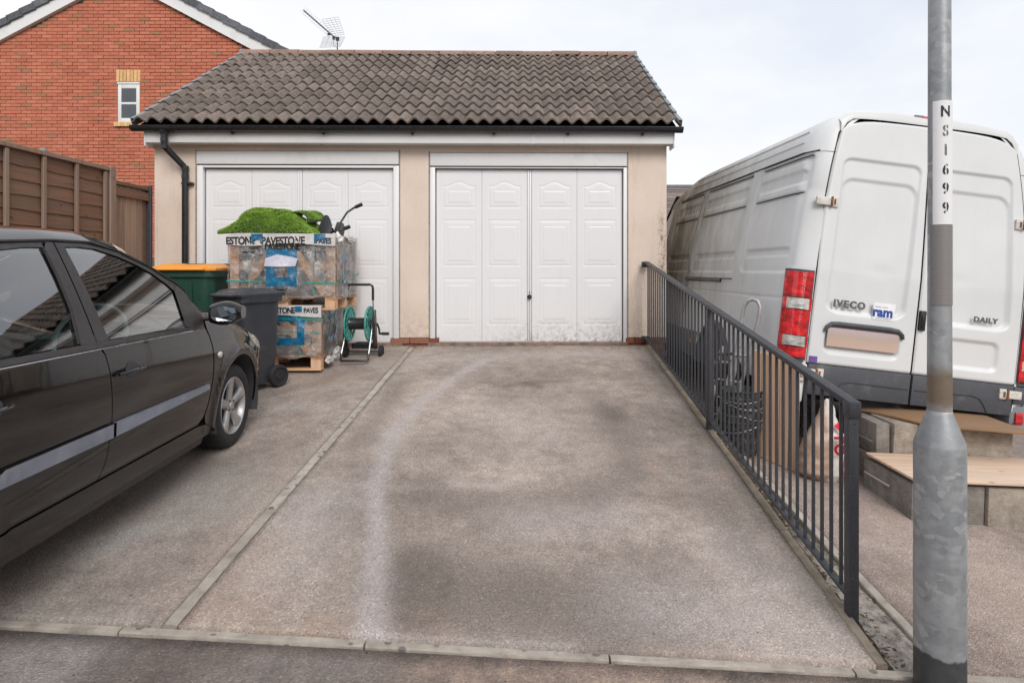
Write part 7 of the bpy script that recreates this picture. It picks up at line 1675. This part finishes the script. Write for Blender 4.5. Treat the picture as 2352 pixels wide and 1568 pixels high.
# ================================================================== SMALL LITTER AND WEEDS
peb = MB(); rnd = random.Random(3)
def pebble(mb, x, y, z, r):
    bm = bmesh.new(); bmesh.ops.create_icosphere(bm, subdivisions=1, radius=r); k = [Vector((v.co.x*rnd.uniform(.7, 1.3), v.co.y*rnd.uniform(.7, 1.3), v.co.z*.6))+Vector((x, y, z+r*.3)) for v in bm.verts]
    mb.add(k, [tuple(v.index for v in f.verts) for f in bm.faces]); bm.free()
for _ in range(260):
    x = rnd.uniform(-4.2, 1.3); y = rnd.uniform(2.45, 6.8); pebble(peb, x, y, float(z_ramp(np.float64(x), np.float64(y))), rnd.choice((.002, .003, .003, .005)))
for _ in range(240):
    x = rnd.uniform(-3.0, 1.3); y = 6.96-abs(rnd.gauss(0, .035))-.04; pebble(peb, x, y, float(z_ramp(np.float64(x), np.float64(min(y, 6.97)))), rnd.uniform(.003, .010))
for _ in range(70):
    x = rnd.uniform(-3, 3); y = rnd.uniform(1.6, 2.3); pebble(peb, x, y, float(z_road(np.float64(x), np.float64(y))), rnd.uniform(.002, .004))
for _ in range(260):
    y = rnd.uniform(2.4, 6.9); x = rnd.uniform(1.43, 1.61); pebble(peb, x, y, float(zsoil(np.float64(x), np.float64(y))), rnd.uniform(.003, .011))
stuff(peb.obj('gravel_grit', pm('grit', srgb(150, 132, 118), .95, var=.4, vs=30), None, fix=False))['label'] = 'scattered grit and crumbs of stone on the drive'
bpy.data.objects['gravel_grit']['category'] = 'grit'
for (px, py, r_, col) in ((1047, 1053, .012, 'reddish stone chip on the ramp surface'), (1505, 1077, .014, 'larger pale pink stone chip beside the dark stain on the ramp'), (275, 1697//1, .0, '')):
    if r_ == 0: continue
    x, y = px2ground(px, py, z_ramp); q = MB(); pebble(q, 0, 0, 0, r_); o = q.obj('stone_chip', pm('pink_chip', srgb(190, 150, 126), .9), None); o.location = (x, y, float(z_ramp(np.float64(x), np.float64(y)))); tag(o, col, 'stone')
# weeds
M_weed = pm('weed_green', (.10, .17, .03), .7, var=.3)
def weed(label, px, py, n, L):
    x, y = px2ground(px, py, z_ramp); z = float(zsoil(np.float64(max(x, 1.43)), np.float64(y))); t = thing('weed', label, 'weed', (x, y, z))
    for k in range(n):
        a = rnd.uniform(0, 2*PI); l = L*rnd.uniform(.6, 1.1); m = MB(); c, s = math.cos(a), math.sin(a); w = l*.25
        m.add([(0, 0, 0), (c*l*.5-s*w, s*l*.5+c*w, l*.45), (c*l, s*l, l*.4), (c*l*.5+s*w, s*l*.5-c*w, l*.45)], [(0, 1, 2, 3)]); m.obj('leaf', M_weed, t, fix=False)
weed('small bright green weed in the soil strip near the railing foot', 1868, 1346, 9, .03); weed('tiny weed beside the foot of the railing end post', 1925, 1418, 6, .018)
# moss and leaf litter along the soil strip
lit = MB()
for _ in range(500):
    y = rnd.uniform(2.4, 6.9); x = rnd.uniform(1.425, 1.52); z = float(zsoil(np.float64(x), np.float64(y)))+.003; a = rnd.uniform(0, 6); l = rnd.uniform(.006, .018); c, s = math.cos(a)*l, math.sin(a)*l
    lit.add([(x-c, y-s, z+rnd.uniform(0, .006)), (x+s*.4, y-c*.4, z+rnd.uniform(0, .008)), (x+c, y+s, z+rnd.uniform(0, .006)), (x-s*.4, y+c*.4, z)], [(0, 1, 2, 3)])
o = stuff(lit.obj('leaf_litter', pm('leaf_litter', (.10, .065, .035), .9, var=.5, vs=40), None, fix=False)); tag(o, 'dead leaf litter in the soil strip along the railing', 'leaf litter')
# ================================================================== HOUSES AND HEDGE ADDED BEHIND THE CAMERA (for the car's reflections)
for i, (x, w, h, lab) in enumerate(((-9, 8, 5.2, 'brick house added behind the viewer for reflections, left one'), (3, 9, 5.0, 'brick house added behind the viewer for reflections, right one'))):
    t = thing('brick_house', lab, 'house', (x, -17, -.3)); m = MB(); m.box(-w/2, w/2, -7, 0, 0, h); m.obj('wall', M_brick_i, t)
    m = MB(); m.add([(-w/2-.3, .4, h-.1), (w/2+.3, .4, h-.1), (w/2+.3, -3.5, h+2.3), (-w/2-.3, -3.5, h+2.3), (-w/2-.3, -7.4, h-.1), (w/2+.3, -7.4, h-.1)], [(0, 1, 2, 3), (3, 2, 5, 4)]); m.obj('roof', M_slate, t)
    for a in (-.28, .28):
        for z in (1.0, 3.4): m = MB(); m.box(a*w-.6, a*w+.6, .005, .05, z, z+1.2); f_ = m.obj('window_frame', M_white, t); m = MB(); m.box(a*w-.53, a*w+.53, .04, .06, z+.07, z+1.13); m.obj('pane', M_pane, f_)
t = thing('hedge', 'dark clipped hedge added behind the viewer for reflections', 'hedge', (0, -13, -.3)); hm = MB(); rnd = random.Random(8)
hm.box(-14, 14, -.45, .35, 0, 1.5)
for _ in range(2600):
    x, y, z = rnd.uniform(-14, 14), rnd.uniform(.3, .5), rnd.uniform(0, 1.6); s_ = .07; hm.add([(x-s_, y, z), (x, y+rnd.uniform(0, .08), z+s_), (x+s_, y, z), (x, y, z-s_)], [(0, 1, 2, 3)])
hm.obj('foliage', pm('hedge_green', (.035, .06, .02), .8, var=.5, vs=9), t, fix=False)
